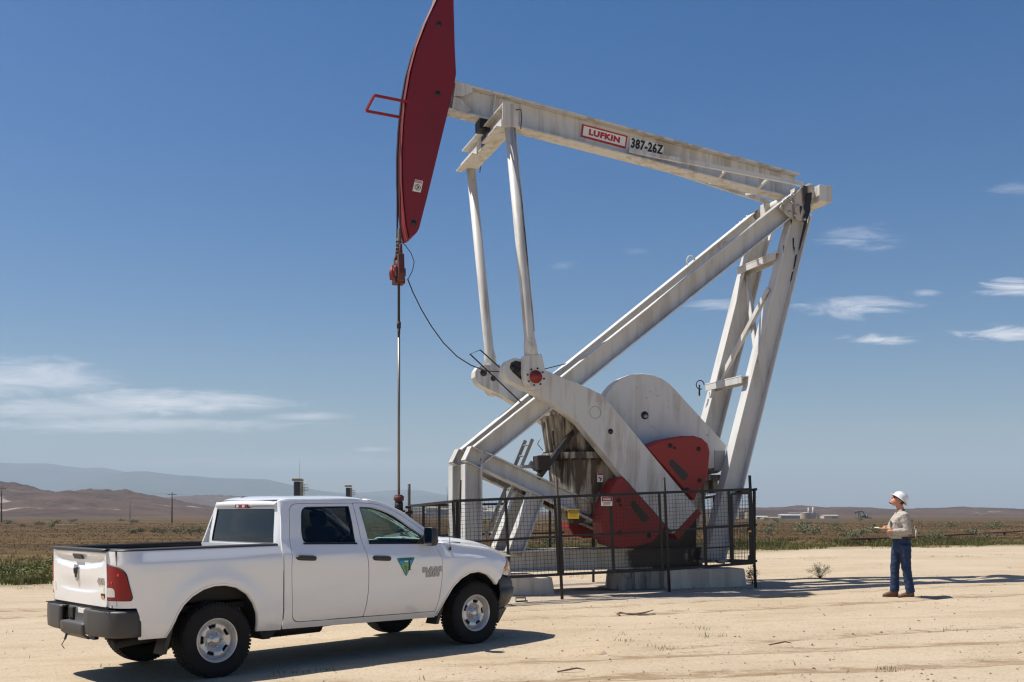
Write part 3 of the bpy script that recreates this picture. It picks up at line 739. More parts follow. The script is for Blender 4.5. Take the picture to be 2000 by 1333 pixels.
# cranks with their bolted counterweights
CV0, CV1 = -1.18, -.86
crank_px = zz4([(97, 190), (78, 150), (80, 110), (100, 78), (140, 63), (180, 68), (230, 95), (345, 143), (600, 247), (690, 292), (720, 325), (1275, 998), (1130, 1152), (800, 782), (548, 470), (420, 372), (250, 270), (110, 203)])
cp = PJS(crank_px, CV0)
def crank_set(shift, flip):
    off = lambda p: Vector((p.x + shift.x, (p.y if not flip else -p.y), p.z + shift.z))
    body = [off(p) for p in cp]; dv = VY * (CV1 - CV0) * (1 if not flip else -1)
    o = P(MB().prism(body, dv), 'crank', M_white, bevel=.012)
    hm = MB()
    for a, b_, r_ in [(135, 122, .07), (185, 150, .08), (738, 518, .055)]:
        c = off(PJ(*zz4([(a, b_)])[0], CV0)); c.y += -.004 * (1 if not flip else -1); hm.lathe([(.001, -.003), (r_, -.003), (r_, .003)], 16, Matrix.Translation(c))
    sl = [off(q) + VY * (-.003 if not flip else .003) for q in PJS(zz4([(120, 92), (150, 78), (185, 88), (205, 130), (205, 190), (180, 195), (130, 150), (112, 120)]), CV0)]
    hm.prism(sl, VY * (.004 if not flip else -.004))
    if flip:
        for a, b_, r_ in [(135, 122, .075), (200, 160, .06)]:
            c = off(PJ(*zz4([(a, b_)])[0], CV0)); c.y = -CV1 - .003; hm.lathe([(.001, -.003), (r_, -.003), (r_, .003)], 16, Matrix.Translation(c))
    P(hm, 'pin_hole', M_black, o, bevel=0)
    if not flip:
        cc = off(PJ(*zz4([(643, 400)])[0], CV0)) + VY * -.003; hm = MB().tube([cc + Vector((.12 * math.cos(k * math.pi / 12), 0, .12 * math.sin(k * math.pi / 12))) for k in range(25)], .004, 5); P(hm, 'scribed_ring', M_galv, o, bevel=0)
    def weight(pts, v0, v1, label=None, bev=.035):
        q = [off(PJ(a, b_, v0)) for a, b_ in pts]; w = P(MB().prism(q, VY * ((v1 - v0) * (1 if not flip else -1))), 'counterweight', M_red2, bevel=bev, seg=3)
        return w
    up = zz4([(962, 612), (990, 597), (1060, 566), (1180, 545), (1260, 545), (1308, 560), (1342, 592), (1356, 645), (1342, 795), (1322, 845), (1282, 885), (1262, 948)])
    lo = zz4([(812, 798), (780, 812), (745, 870), (700, 970), (683, 1080), (692, 1170), (720, 1218), (790, 1240), (900, 1232), (1000, 1203), (1075, 1115), (1120, 1145), (960, 965)])
    w1 = weight(up, CV0 - .02, CV1 + .10); w2 = weight(lo, CV0 - .02, CV1 + .16)
    tip = zz4([(1275, 998), (1304, 1024), (1157, 1190), (1130, 1152)]); weight(tip, CV0 - .01, CV1, bev=.01)
    for w, slots, bolts in ((w1, [(1120, 688), (1222, 785), (1205, 815), (1185, 822), (1100, 720), (1105, 695)], [(1108, 606, .045), (1136, 620, .025), (1284, 628, .045), (1290, 822, .045), (1212, 880, .05)]),
                            (w2, [(885, 945), (980, 1055), (955, 1080), (935, 1082), (862, 975), (868, 950)], [(788, 945, .05), (800, 975, .03), (976, 1163, .05), (795, 1147, .045)])):
        s = PJS(zz4(slots), CV0 - .024); s = [off(q) for q in s]
        k = P(MB().prism(s, VY * (.006 if not flip else -.006)), 'bolt_slot', M_black, w, bevel=0)
        hm = MB()
        for a, b_, r_ in bolts:
            c = off(PJ(*zz4([(a, b_)])[0], CV0 - .024)); hm.lathe([(.001, -.012), (r_, -.012), (r_, .003)], 14, Matrix.Translation(c))
        P(hm, 'weight_bolt', M_darkiron, w, bevel=0)
crank_set(Vector((0, 0, 0)), False)
crank_set(Vector((pin_f.x - pin_n.x + .02, 0, pin_f.z - pin_n.z)), True)

# belt guard behind the near crank
gv = -.62
gp = zz4([(700, 310), (720, 270), (760, 222), (810, 185), (870, 163), (935, 157), (1000, 166), (1060, 190), (1105, 222), (1140, 258), (1458, 605), (1412, 742), (1250, 760), (1000, 760), (860, 640)])
gq = PJS(gp, gv); P(MB().prism(gq, VY * .34), 'belt_guard', M_white2, bevel=.02)
guard = [o for o in pump.children if o.name.startswith('belt_guard')][0]
c = PJ(*zz4([(950, 418)])[0], gv - .002); P(MB().lathe([(.001, -.004), (.085, -.004), (.085, .004)], 20, Matrix.Translation(c)), 'inspection_hole', M_black, guard, bevel=0)
P(MB().lathe([(.001, -.008), (.045, -.008), (.045, .004)], 8, Matrix.Translation(c + Vector((.02, 0, -.02)))), 'shaft_nut', M_galv, guard, bevel=0)
sc = MB()
for a, b_, c_, d_ in [(960, 305, 965, 316), (1085, 372, 1100, 368), (1145, 365, 1160, 385), (1130, 290, 1134, 300), (985, 480, 1020, 500), (900, 240, 905, 250)]:
    sc.bar(PJ(*zz4([(a, b_)])[0], gv - .003), PJ(*zz4([(c_, d_)])[0], gv - .003), .004, .012, VY)
P(sc, 'scratch', M_galv, guard, bevel=0)
mo = PJ(*zz4([(1385, 700)])[0], -.45)
mm = MB().lathe([(.001, -.40), (.22, -.40), (.26, -.35), (.26, .35), (.22, .42), (.001, .42)], 24, Matrix.Translation((mo.x, mo.y + .35, mo.z)))
for k in range(10): mm.lathe([(.26, -.3 + k * .06), (.275, -.3 + k * .06), (.275, -.29 + k * .06), (.26, -.29 + k * .06)], 20, Matrix.Translation((mo.x, mo.y + .35, mo.z)))
mm.box((mo.x + .02, mo.y - .12, mo.z - .0), (.26, .12, .42)); P(mm, 'electric_motor', M_motor)
P(MB().box((mo.x, mo.y + .35, mo.z - .36), (.7, .9, .12)).box((mo.x - .05, mo.y + .3, mo.z - .55), (.3, .5, .3)), 'motor_mount', M_oily)

# gear reducer: flanged vertical casing, streaked with oil
gc = PJ(1135, 900, 0)
def gz_(py): return PJ(1135, py, 0).z
gm = MB().lathe([(.001, gz_(1085)), (.62, gz_(1085)), (.70, gz_(1040)), (.74, gz_(960)), (.76, gz_(897)), (.001, gz_(897))], 36, Matrix.Translation((gc.x + .05, 0, 0)) @ Matrix.Rotation(R(90), 4, 'X') @ Matrix.Scale(-1, 4, (0, 1, 0)) @ Matrix.Scale(-1, 4, (0, 1, 0)))
def vlathe(prof, cx, cy, n=36, sm=True):
    vs = []; fs = []; L = len(prof)
    for k in range(n):
        t = 2 * math.pi * k / n; vs += [(cx + r_ * math.cos(t), cy + r_ * math.sin(t), z_) for r_, z_ in prof]
    for k in range(n):
        for i in range(L - 1): fs.append((k * L + i, ((k + 1) % n) * L + i, ((k + 1) % n) * L + i + 1, k * L + i + 1))
    return vs, fs, sm
gm = MB().add(*vlathe([(.001, gz_(1022)), (.42, gz_(1022)), (.60, gz_(1000)), (.70, gz_(960)), (.75, gz_(910)), (.76, gz_(897))], gc.x + .06, 0))
red = P(gm, 'gear_reducer', M_oily, bevel=0)
fl = MB().add(*vlathe([(.001, gz_(899)), (.86, gz_(899)), (.86, gz_(887)), (.001, gz_(887))], gc.x + .04, 0, 40, False)); flo = P(fl, 'casing_flange', M_oily, red, bevel=0)
bl = MB()
for k in range(26):
    t = 2 * math.pi * k / 26; bl.add(*vlathe([(.001, gz_(903)), (.03, gz_(903)), (.03, gz_(884)), (.001, gz_(884))], gc.x + .04 + .81 * math.cos(t), .81 * math.sin(t), 7, False))
P(bl, 'flange_bolt', M_darkiron, flo, bevel=0)
uc = MB().add(*vlathe([(.001, gz_(890)), (.58, gz_(890)), (.60, gz_(870)), (.70, gz_(818)), (.72, gz_(816)), (.001, gz_(815))], gc.x - .12, 0)); uco = P(uc, 'upper_casing', M_oily, red, bevel=0)
P(MB().add(*vlathe([(.001, gz_(817)), (.78, gz_(817)), (.78, gz_(811)), (.001, gz_(811))], gc.x - .12, 0, 40, False)), 'casing_lid', M_oily, uco, bevel=0)
rb = MB()
for k in range(10):
    t = 2 * math.pi * k / 10 + .2; x_, y_ = math.cos(t), math.sin(t); cx_ = gc.x - .12
    rb.bar((cx_ + .60 * x_, .60 * y_, gz_(888)), (cx_ + .72 * x_, .72 * y_, gz_(820)), .03, .05, (x_, y_, 0))
P(rb, 'casing_rib', M_oily, uco, bevel=0)
P(MB().box((gc.x + .45, .0, gz_(880)), (1.0, 1.3, .5)).box((gc.x + .3, 0, gz_(850)), (.9, .9, .6)), 'gear_housing', M_oily, red, bevel=.04)
sh_ = PJ(1163, 806, -.9)
P(MB().tube([(sh_.x, -.9, sh_.z), (sh_.x, .9, sh_.z)], .16, 20), 'crank_shaft', M_darkiron, red, bevel=0)
stp = MB().box((0, 0, 0), (.13, .004, .19)); c = PJ(1172, 933, -.76); stp.xform(Matrix.Translation(c)); s_ = P(stp, 'warning_sticker', M_signw, red, bevel=0)
P(MB().box((c.x, c.y - .004, c.z + .07), (.12, .003, .04)), 'red_band', M_signr, s_, bevel=0)
P(MB().box((c.x - .01, c.y - .004, c.z - .01), (.05, .003, .02), Matrix.Rotation(.6, 3, 'Y')).box((c.x + .015, c.y - .004, c.z - .04), (.02, .003, .07), Matrix.Rotation(.4, 3, 'Y')), 'falling_man_picture', M_signk, s_, bevel=0)
P(MB().bar(PJ(1128, 830, -.50), PJ(1050, 935, -.50), .10, .16, VY), 'dark_strut', M_black)  # black diagonal strut across the front of the casing
P(MB().tube([PJ(1062, 825, -.74), PJ(1068, 880, -.74)], .03, 8).tube([PJ(1080, 842, -.7), PJ(1082, 870, -.72)], .02, 8).tube([PJ(1060, 880, -.8), PJ(1050, 868, -.85), PJ(1056, 855, -.85)], .012, 6), 'oil_pipe', M_oily, red, bevel=0)
P(MB().box(PJ(1058, 905, -.45), (.25, .4, .3)), 'oil_box', M_rustiron, red, bevel=.02)

# samson frame: long sloping front legs, leaning rear legs, front posts and lower beams
FV, RV = .485, .80
top_n = PJ(1556, 385, -RV)
def leg_dir(a, b): return (b - a).normalized()
for sgn in (-1, 1):
    l0 = PJ(934, 889, -FV); l0.y = sgn * FV; l1 = Vector((top_n.x - .05, sgn * RV, top_n.z - .12))
    lg = MB().ibeam(l0, l1, .40, .30, .03, .02, (0, 0, 1)); P(lg, 'front_leg', M_white2)
    r1 = PJ(1562, 415, -RV); r0 = PJ(1391, 1096, -RV); r1.y = r0.y = sgn * RV
    d = leg_dir(r0, r1); rl = MB().ibeam(r0, r1, .46, .30, .03, .02, (-1, 0, .3)); P(rl, 'rear_leg', M_white2)
    P(MB().box((r0.x, r0.y, r0.z + .0), (.62, .5, .05)), 'leg_foot', M_oily)
    gp_ = PJS([(1571, 362), (1551, 381), (1526, 400), (1523, 407), (1541, 424), (1570, 434), (1583, 414), (1586, 388), (1577, 364)], -RV - .17)
    gp_ = [Vector((q.x, sgn * (RV + .17), q.z)) for q in gp_]
    gpl = P(MB().prism(gp_, VY * (.03 * -sgn)), 'gusset_plate', M_oily, bevel=.004)
    bl = MB()
    for a, b_ in [(770, 258), (750, 280), (720, 300), (697, 323), (755, 322), (790, 345), (737, 383), (775, 400), (835, 430)]:
        q = PJ(1320 + a / 3.333, 300 + b_ / 3.333, -RV - .17); bl.lathe([(.001, -.03), (.034, -.03), (.036, .005)], 8, Matrix.Translation((q.x, sgn * (RV + .175), q.z)))
    P(bl, 'gusset_bolt', M_glasstop, gpl, bevel=0)
# runs of black grease down from the tail bearing
gr = MB(); gq_ = PJS([(1577, 378), (1586, 376), (1585, 390), (1582, 402), (1583, 412), (1577, 428), (1574, 445), (1568, 466), (1563, 485), (1559, 492), (1562, 474), (1567, 452), (1570, 436), (1568, 426), (1573, 415), (1570, 405), (1574, 392)], -RV - .19)
gr.prism(gq_, VY * .006)
for pts in ([(1548, 466), (1551, 464), (1551, 480), (1549, 492)], [(1553, 500), (1557, 496), (1553, 520), (1549, 528)], [(1547, 532), (1550, 530), (1546, 548), (1543, 552)], [(1551, 482), (1553, 484), (1551, 498)], [(1563, 402), (1567, 404), (1564, 420)], [(1544, 428), (1548, 430), (1545, 440)], [(1530, 480), (1532, 480), (1531, 492)]): gr.prism(PJS(pts, -RV - .205), VY * .01)
P(gr, 'grease_stain', M_black, bevel=0)
xb = MB()
for (a, b_) in (((1455, 522), (1520, 497)), ((1392, 752), (1456, 735))):
    q = PJ(*a, RV); w = PJ(*b_, -RV); q.z = w.z = (q.z + w.z) / 2; q.x = w.x = (q.x + w.x) / 2; xb.bar(q, w, .30, .03); xb.bar(q - Vector((.13, 0, .08)), w - Vector((.13, 0, .08)), .03, .14); xb.bar(q - Vector((-.13, 0, .08)), w - Vector((-.13, 0, .08)), .03, .14)
P(xb, 'rear_rung', M_white2)
for A_, B_ in (((1456, 536, RV), (1478, 712, -RV)), ((1500, 564, -RV), (1406, 741, RV))):
    P(MB().bar(PJ(*A_), PJ(*B_), .12, .025, (1, 0, 0)).bar(PJ(*A_) + Vector((.05, 0, 0)), PJ(*B_) + Vector((.05, 0, 0)), .02, .1, (1, 0, 0)), 'cross_brace', M_white2, bevel=.004)
for sgn in (-1, 1):
    c1 = PJ(920, 880, -FV); gzb = .16
    k0 = PJ(904, 899, -FV); k1 = PJ(938, 916, -FV); k2 = PJ(938, 882, -FV); k3 = PJ(917, 872, -FV)
    xm = (k0.x + k1.x) / 2; ztop = (k0.z + k1.z) / 2
    pm = MB().ibeam(Vector((xm, sgn * FV, gzb + .1)), Vector((xm, sgn * FV, ztop)), k1.x - k0.x, .32, .03, .02, (1, 0, 0))
    P(pm, 'front_post', M_white2)
    kn = [Vector((q.x, sgn * FV - .012, q.z)) for q in (k0, k1, k2, k3)]; km = MB().prism(kn, VY * .024)
    for q, w in ((k0, k3), (k0, k1), (k3, k2)):
        km.bar(Vector((q.x, sgn * FV - .15, q.z)), Vector((w.x, sgn * FV - .15, w.z)), .002, .03) if False else km.prism([Vector((q.x, sgn * FV - .16, q.z)), Vector((w.x, sgn * FV - .16, w.z)), Vector((w.x, sgn * FV + .16, w.z)), Vector((q.x, sgn * FV + .16, q.z))], Vector((.012, 0, -.026)))
    P(km, 'knee_plate', M_white2, bevel=.004)
    d0 = (PJ(941, 883, -FV) + PJ(938, 915, -FV)) / 2; d1 = PJ(1172, 1003, -FV); d1 = (PJ(1084, 948, -FV) + PJ(1054, 971, -FV)) / 2 * 2.2 - d0 * 1.2
    d0.y = d1.y = sgn * FV; P(MB().ibeam(d0, d1, .36, .30, .03, .02), 'lower_beam', M_white2 if sgn < 0 else M_oily)
    s0 = PJ(1048, 962, -FV); s1 = PJ(1003, 1082, -FV); s0.y = s1.y = sgn * FV; P(MB().ibeam(s0, s1, .33, .30, .03, .02, (1, 0, 0)), 'support_leg', M_white2)
    w0 = PJ(930, 1100, -FV); w1 = PJ(1372, 1092, -FV); zz = (PJ(1100, 1077, -FV).z, PJ(1100, 1117, -FV).z)
    zc = sum(zz) / 2; P(MB().ibeam((w0.x - .9, sgn * FV, zc), (w1.x, sgn * FV, zc + .06), .42, .32, .03, .02), 'base_beam', M_beamoil if sgn < 0 else M_oily)
P(MB().box((PJ(1290, 1050, 0).x, 0, (zc + .2 + gz_(1010)) / 2), (1.3, .8, gz_(1010) - zc - .2)), 'gearbox_plinth', M_oilshade)
lad = MB()
la, lb = PJ(960, 1052, -.25), PJ(1040, 858, -.25)
for dv in (0, .45):
    lad.bar(la + VY * dv, lb + VY * dv, .03, .07, (1, 0, 0))
for k in range(9): q = la.lerp(lb, (k + .5) / 9); lad.tube([q, q + VY * .45], .017, 6)
P(lad, 'ladder', M_galv, bevel=0)
P(MB().box(PJ(1034, 912, -.1), (.5, .5, .05)).bar(PJ(1034, 905, -.3), PJ(1062, 925, -.3), .05, .12), 'service_step', M_galv, bevel=0)
P(MB().tube([PJ(1017, 786, -.7), PJ(918, 692, -.55), PJ(938, 684, -.2), PJ(1042, 778, -.2)], .014, 6), 'bent_guard_rod', M_darkiron, bevel=0)
lo_ = MB()
for a, b_ in ((1415, 476), (1349, 508), (1182, 660)):
    for sgn in (1,):
        q = PJ(a, b_, FV + .2); lo_.tube([q + Vector((-.09, 0, -.12)), q + Vector((-.09, 0, 0)), q + Vector((-.05, 0, .07)), q + Vector((.03, 0, .09)), q + Vector((.09, 0, .05)), q + Vector((.1, 0, -.05))], .02, 6)
P(lo_, 'lifting_eye', M_white2, bevel=0)
q = PJ(1366, 752, .9); an = MB().tube([q + Vector((0, 0, -.25)), q + Vector((0, 0, .0))], .02, 6).tube([q + Vector((.02 + .1 * math.cos(t), 0, .1 * math.sin(t))) for t in [k * math.pi / 8 for k in range(14)]], .012, 6); P(an, 'wind_sensor', M_darkiron, bevel=0)
# signal cable from the carrier bar to the frame
cbl = MB(); pts = []
A_ = PJ(796, 545, -.1); B_ = PJ(950, 724, -.3)
for a, b_ in [(796, 545), (806, 570), (822, 603), (842, 637), (866, 670), (893, 697), (920, 714), (950, 725), (985, 727)]: pts.append(PJ(a, b_, -.1))
cbl.tube(pts, .012, 6); cbl.tube([PJ(985, 727, .3), PJ(1060, 722, .3), PJ(1105, 711, .3)], .010, 6)
cbl.tube([PJ(780, 470, -.1), PJ(792, 480, -.1), PJ(803, 495, -.1), PJ(809, 512, -.1), PJ(806, 528, -.1), PJ(797, 546, -.1)], .008, 6)
P(cbl, 'signal_cable', M_cable, bevel=0)

# ------------------------------------------------------------------ concrete footings
def block(label, pts, v0, depth, z0, m):
    q = PJS(pts, v0); z1 = sum(p.z for p in q) / len(q); x0, x1 = min(p.x for p in q), max(p.x for p in q)
    b = [(x0, z1), (x1, z1), (x1 + .07, z0), (x0 - .05, z0)]
    mb = MB().prism([Vector((x, v0, z)) for x, z in b], VY * depth)
    o = mb.build('concrete_block', m, bevel=.03); o.matrix_world = Matrix.Translation(PO) @ Matrix.Rotation(PH, 4, 'Z')
    return tag(o, label, 'concrete block', 'concrete footings under the pump jack')
block('grey concrete footing beside the truck nose, under the front of the pump', [(990, 1129), (1079, 1128)], -.95, 1.9, .02, M_concrete)
block('pale concrete footing with a sloping end, under the rear legs by the last fence post', [(1313, 1114), (1455, 1110)], -1.23, 2.4, .05, M_concrete)
block('oil stained middle concrete footing under the gearbox', [(1218, 1117), (1306, 1115)], -.9, .9, .03, M_concoil)
# ------------------------------------------------------------------ pickup truck
# own frame: x forward, y left, z up, origin on the ground under the rear axle
M_paint = mat('white_car_paint', (.87, .867, .857), .25, 0, .01, 1.0, spec=.5, coat=1.0)
def dusty(m):
    """dust along the lower body, a real film on the paint"""
    nt = m.node_tree; t = NT(nt); b = nt.nodes['Principled BSDF']; src = b.inputs['Base Color'].links[0].from_socket
    tc = t.n('ShaderNodeTexCoord'); sep = t.n('ShaderNodeSeparateXYZ', in_0=tc.outputs['Object'])
    n = t.noise(tc.outputs['Object'], 2.2, 5, .65)
    k = t.ramp(t.m('ADD', sep.outputs[2], t.m('MULTIPLY', t.m('SUBTRACT', n, .5), .35)), [(.36, .5), (.55, .10), (.85, 0)])
    nt.links.new(t.mix(k, src, (.56, .46, .33)), b.inputs['Base Color'])
    nt.links.new(t.m('SUBTRACT', .9, k), b.inputs['Coat Weight'])
dusty(M_paint); M_paint.node_tree.nodes['Principled BSDF'].inputs['Coat IOR'].default_value = 1.75
M_blkplastic = mat('black_trim_plastic', (.035, .033, .032), .5, 0, .12, 12, bump=.04, bscale=160)
M_bumper = mat('grey_bumper_plastic', (.055, .05, .046), .5, 0, .15, 4, bump=.06, bscale=150)
M_rubber = mat('tyre_rubber', (.007, .0055, .005), .85, 0, .3, 6, bump=.1, bscale=60)
M_rim = mat('silver_wheel_paint', (.62, .61, .59), .3, .55, .06, 8)
M_chrome = mat('chrome', (.50, .51, .53), .15, 1.0, .02, 6)
M_under = mat('dark_underbody', (.02, .018, .016), .8, 0, .3, 6)
M_seat = mat('dark_seat_cloth', (.03, .03, .034), .85, 0, .2, 20)
M_dash = mat('dashboard_plastic', (.06, .062, .066), .6, 0, .1, 10)
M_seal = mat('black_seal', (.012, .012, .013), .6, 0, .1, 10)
M_glassF = glass_mat('green_tinted_glass', (.50, .66, .58), .02)
M_glassR = glass_mat('dark_tinted_glass', (.14, .14, .145), .0)
M_glassB = glass_mat('rear_privacy_glass', (.010, .012, .018), .05)
M_glassW = glass_mat('windscreen_glass', (.72, .82, .78), .03)
M_lampR = mat('red_lamp_lens', (.26, .004, .008), .2, 0, .35, 9, spec=.3, coat=.15)
M_lampC = mat('clear_lamp_lens', (.62, .60, .58), .12, .2, .15, 14, coat=1.0)
M_lampA = mat('amber_reflector', (.75, .25, .02), .15, 0, .1, 9, coat=1.0)

TH, PT = R(42.9), R(.93)
truck = empty('pickup_truck', (-3.7275, 11.9112, -.003), (0, 0, 0), 'white four door pickup truck parked on the sand with round triangle emblem on its door', 'pickup truck')
truck['label'] = 'white four door pickup truck parked on the sand with green triangle emblem'
truck.rotation_euler = (Matrix.Rotation(TH, 3, 'Z') @ Matrix.Rotation(-PT, 3, 'Y')).to_euler()
def T(mb, name, m, par=None, bevel=0.0, **k): return mb.build(name, m, par or truck, bevel=bevel, **k)

PZ = [.30, .40, .50, .56, .62, .78, .92, 1.05, 1.12, 1.160, 1.182, 1.25, 1.33, 1.36, 1.5, 1.65, 1.80, 1.84]
PY = [.905, .930, .957, .972, .986, .994, 1.0, 1.003, 1.001, .997, .985, .945, .900, .888, .838, .775, .702, .668]
def zsh(x): return float(np.interp(x, [-1.1, .8, 1.9, 3.0, 3.5, 3.9, 4.2, 4.45], [1.235, 1.25, 1.217, 1.131, 1.10, 1.06, 1.01, .96]))
ctr_ = [(-1.03, 0.0), (-1.032, .60), (-1.02, .76), (-.985, .87), (-.925, .945), (-.83, .985), (-.65, .998), (-.3, 1.0), (1.5, 1.0), (3.2, 1.0), (3.55, .998), (3.85, .975), (4.10, .925), (4.28, .845), (4.40, .73), (4.46, .58), (4.50, .35), (4.515, 0)]
def _plan():
    P_ = [Vector(p) for p in ctr_]; out = []
    for i in range(len(P_) - 1):
        p0 = P_[max(0, i - 1)]; p1 = P_[i]; p2 = P_[i + 1]; p3 = P_[min(len(P_) - 1, i + 2)]
        d = (p2 - p1).length; m1 = (p2 - p0) / max(1e-6, (p2 - p0).length) * d; m2 = (p3 - p1) / max(1e-6, (p3 - p1).length) * d
        for k in range(12):
            t = k / 12; out.append(p1 * (2 * t ** 3 - 3 * t ** 2 + 1) + m1 * (t ** 3 - 2 * t ** 2 + t) + p2 * (-2 * t ** 3 + 3 * t ** 2) + m2 * (t ** 3 - t ** 2))
    out.append(P_[-1]); return out
PL = _plan(); PS = [0.0]
for a, b in zip(PL, PL[1:]): PS.append(PS[-1] + (b - a).length)
PX_ = np.array([p.x for p in PL]); PY_ = np.array([p.y for p in PL]); PS = np.array(PS)
i0 = int(np.argmin(np.abs(PX_ - 0.5))); PS = PS - PS[i0] + PX_[i0]
def plan(s):
    x = float(np.interp(s, PS, PX_)); y = float(np.interp(s, PS, PY_))
    x1 = float(np.interp(s + .02, PS, PX_)); y1 = float(np.interp(s + .02, PS, PY_)); x0 = float(np.interp(s - .02, PS, PX_)); y0 = float(np.interp(s - .02, PS, PY_))
    t = Vector((x1 - x0, y1 - y0)).normalized(); return x, y, -t.y, t.x
def prof(z, x):
    zp = z - (zsh(x) - 1.17) * sstep(.55, 1.05, z)
    return float(np.interp(zp, PZ, PY))
def flare(x, z):
    f = 0
    for wx in (0.0, 3.566):
        r = math.hypot(x - wx, (z - .42) * .95)
        f += .020 * math.exp(-((r - .56) / .10) ** 2) if r > .56 else .020
    return f if z < 1.15 else f * max(0, 1 - (z - 1.15) / .08)
def side(s, z, off=0.0, sg=-1):
    x, y, nx, ny = plan(s); w = (prof(z, x) - 1.0) * (1 - .65 * sstep(-.72, -1.0, s) if s < -.7 else 1) + off + flare(x, z)
    return Vector((x + nx * (w if x > 0 else off + .15 * (w - off)), sg * (y + ny * w), z))
def SP(sg, off=0.0): return lambda a, b: side(a, b, off, sg)
def out_ref(sg): return (0, sg, 0)

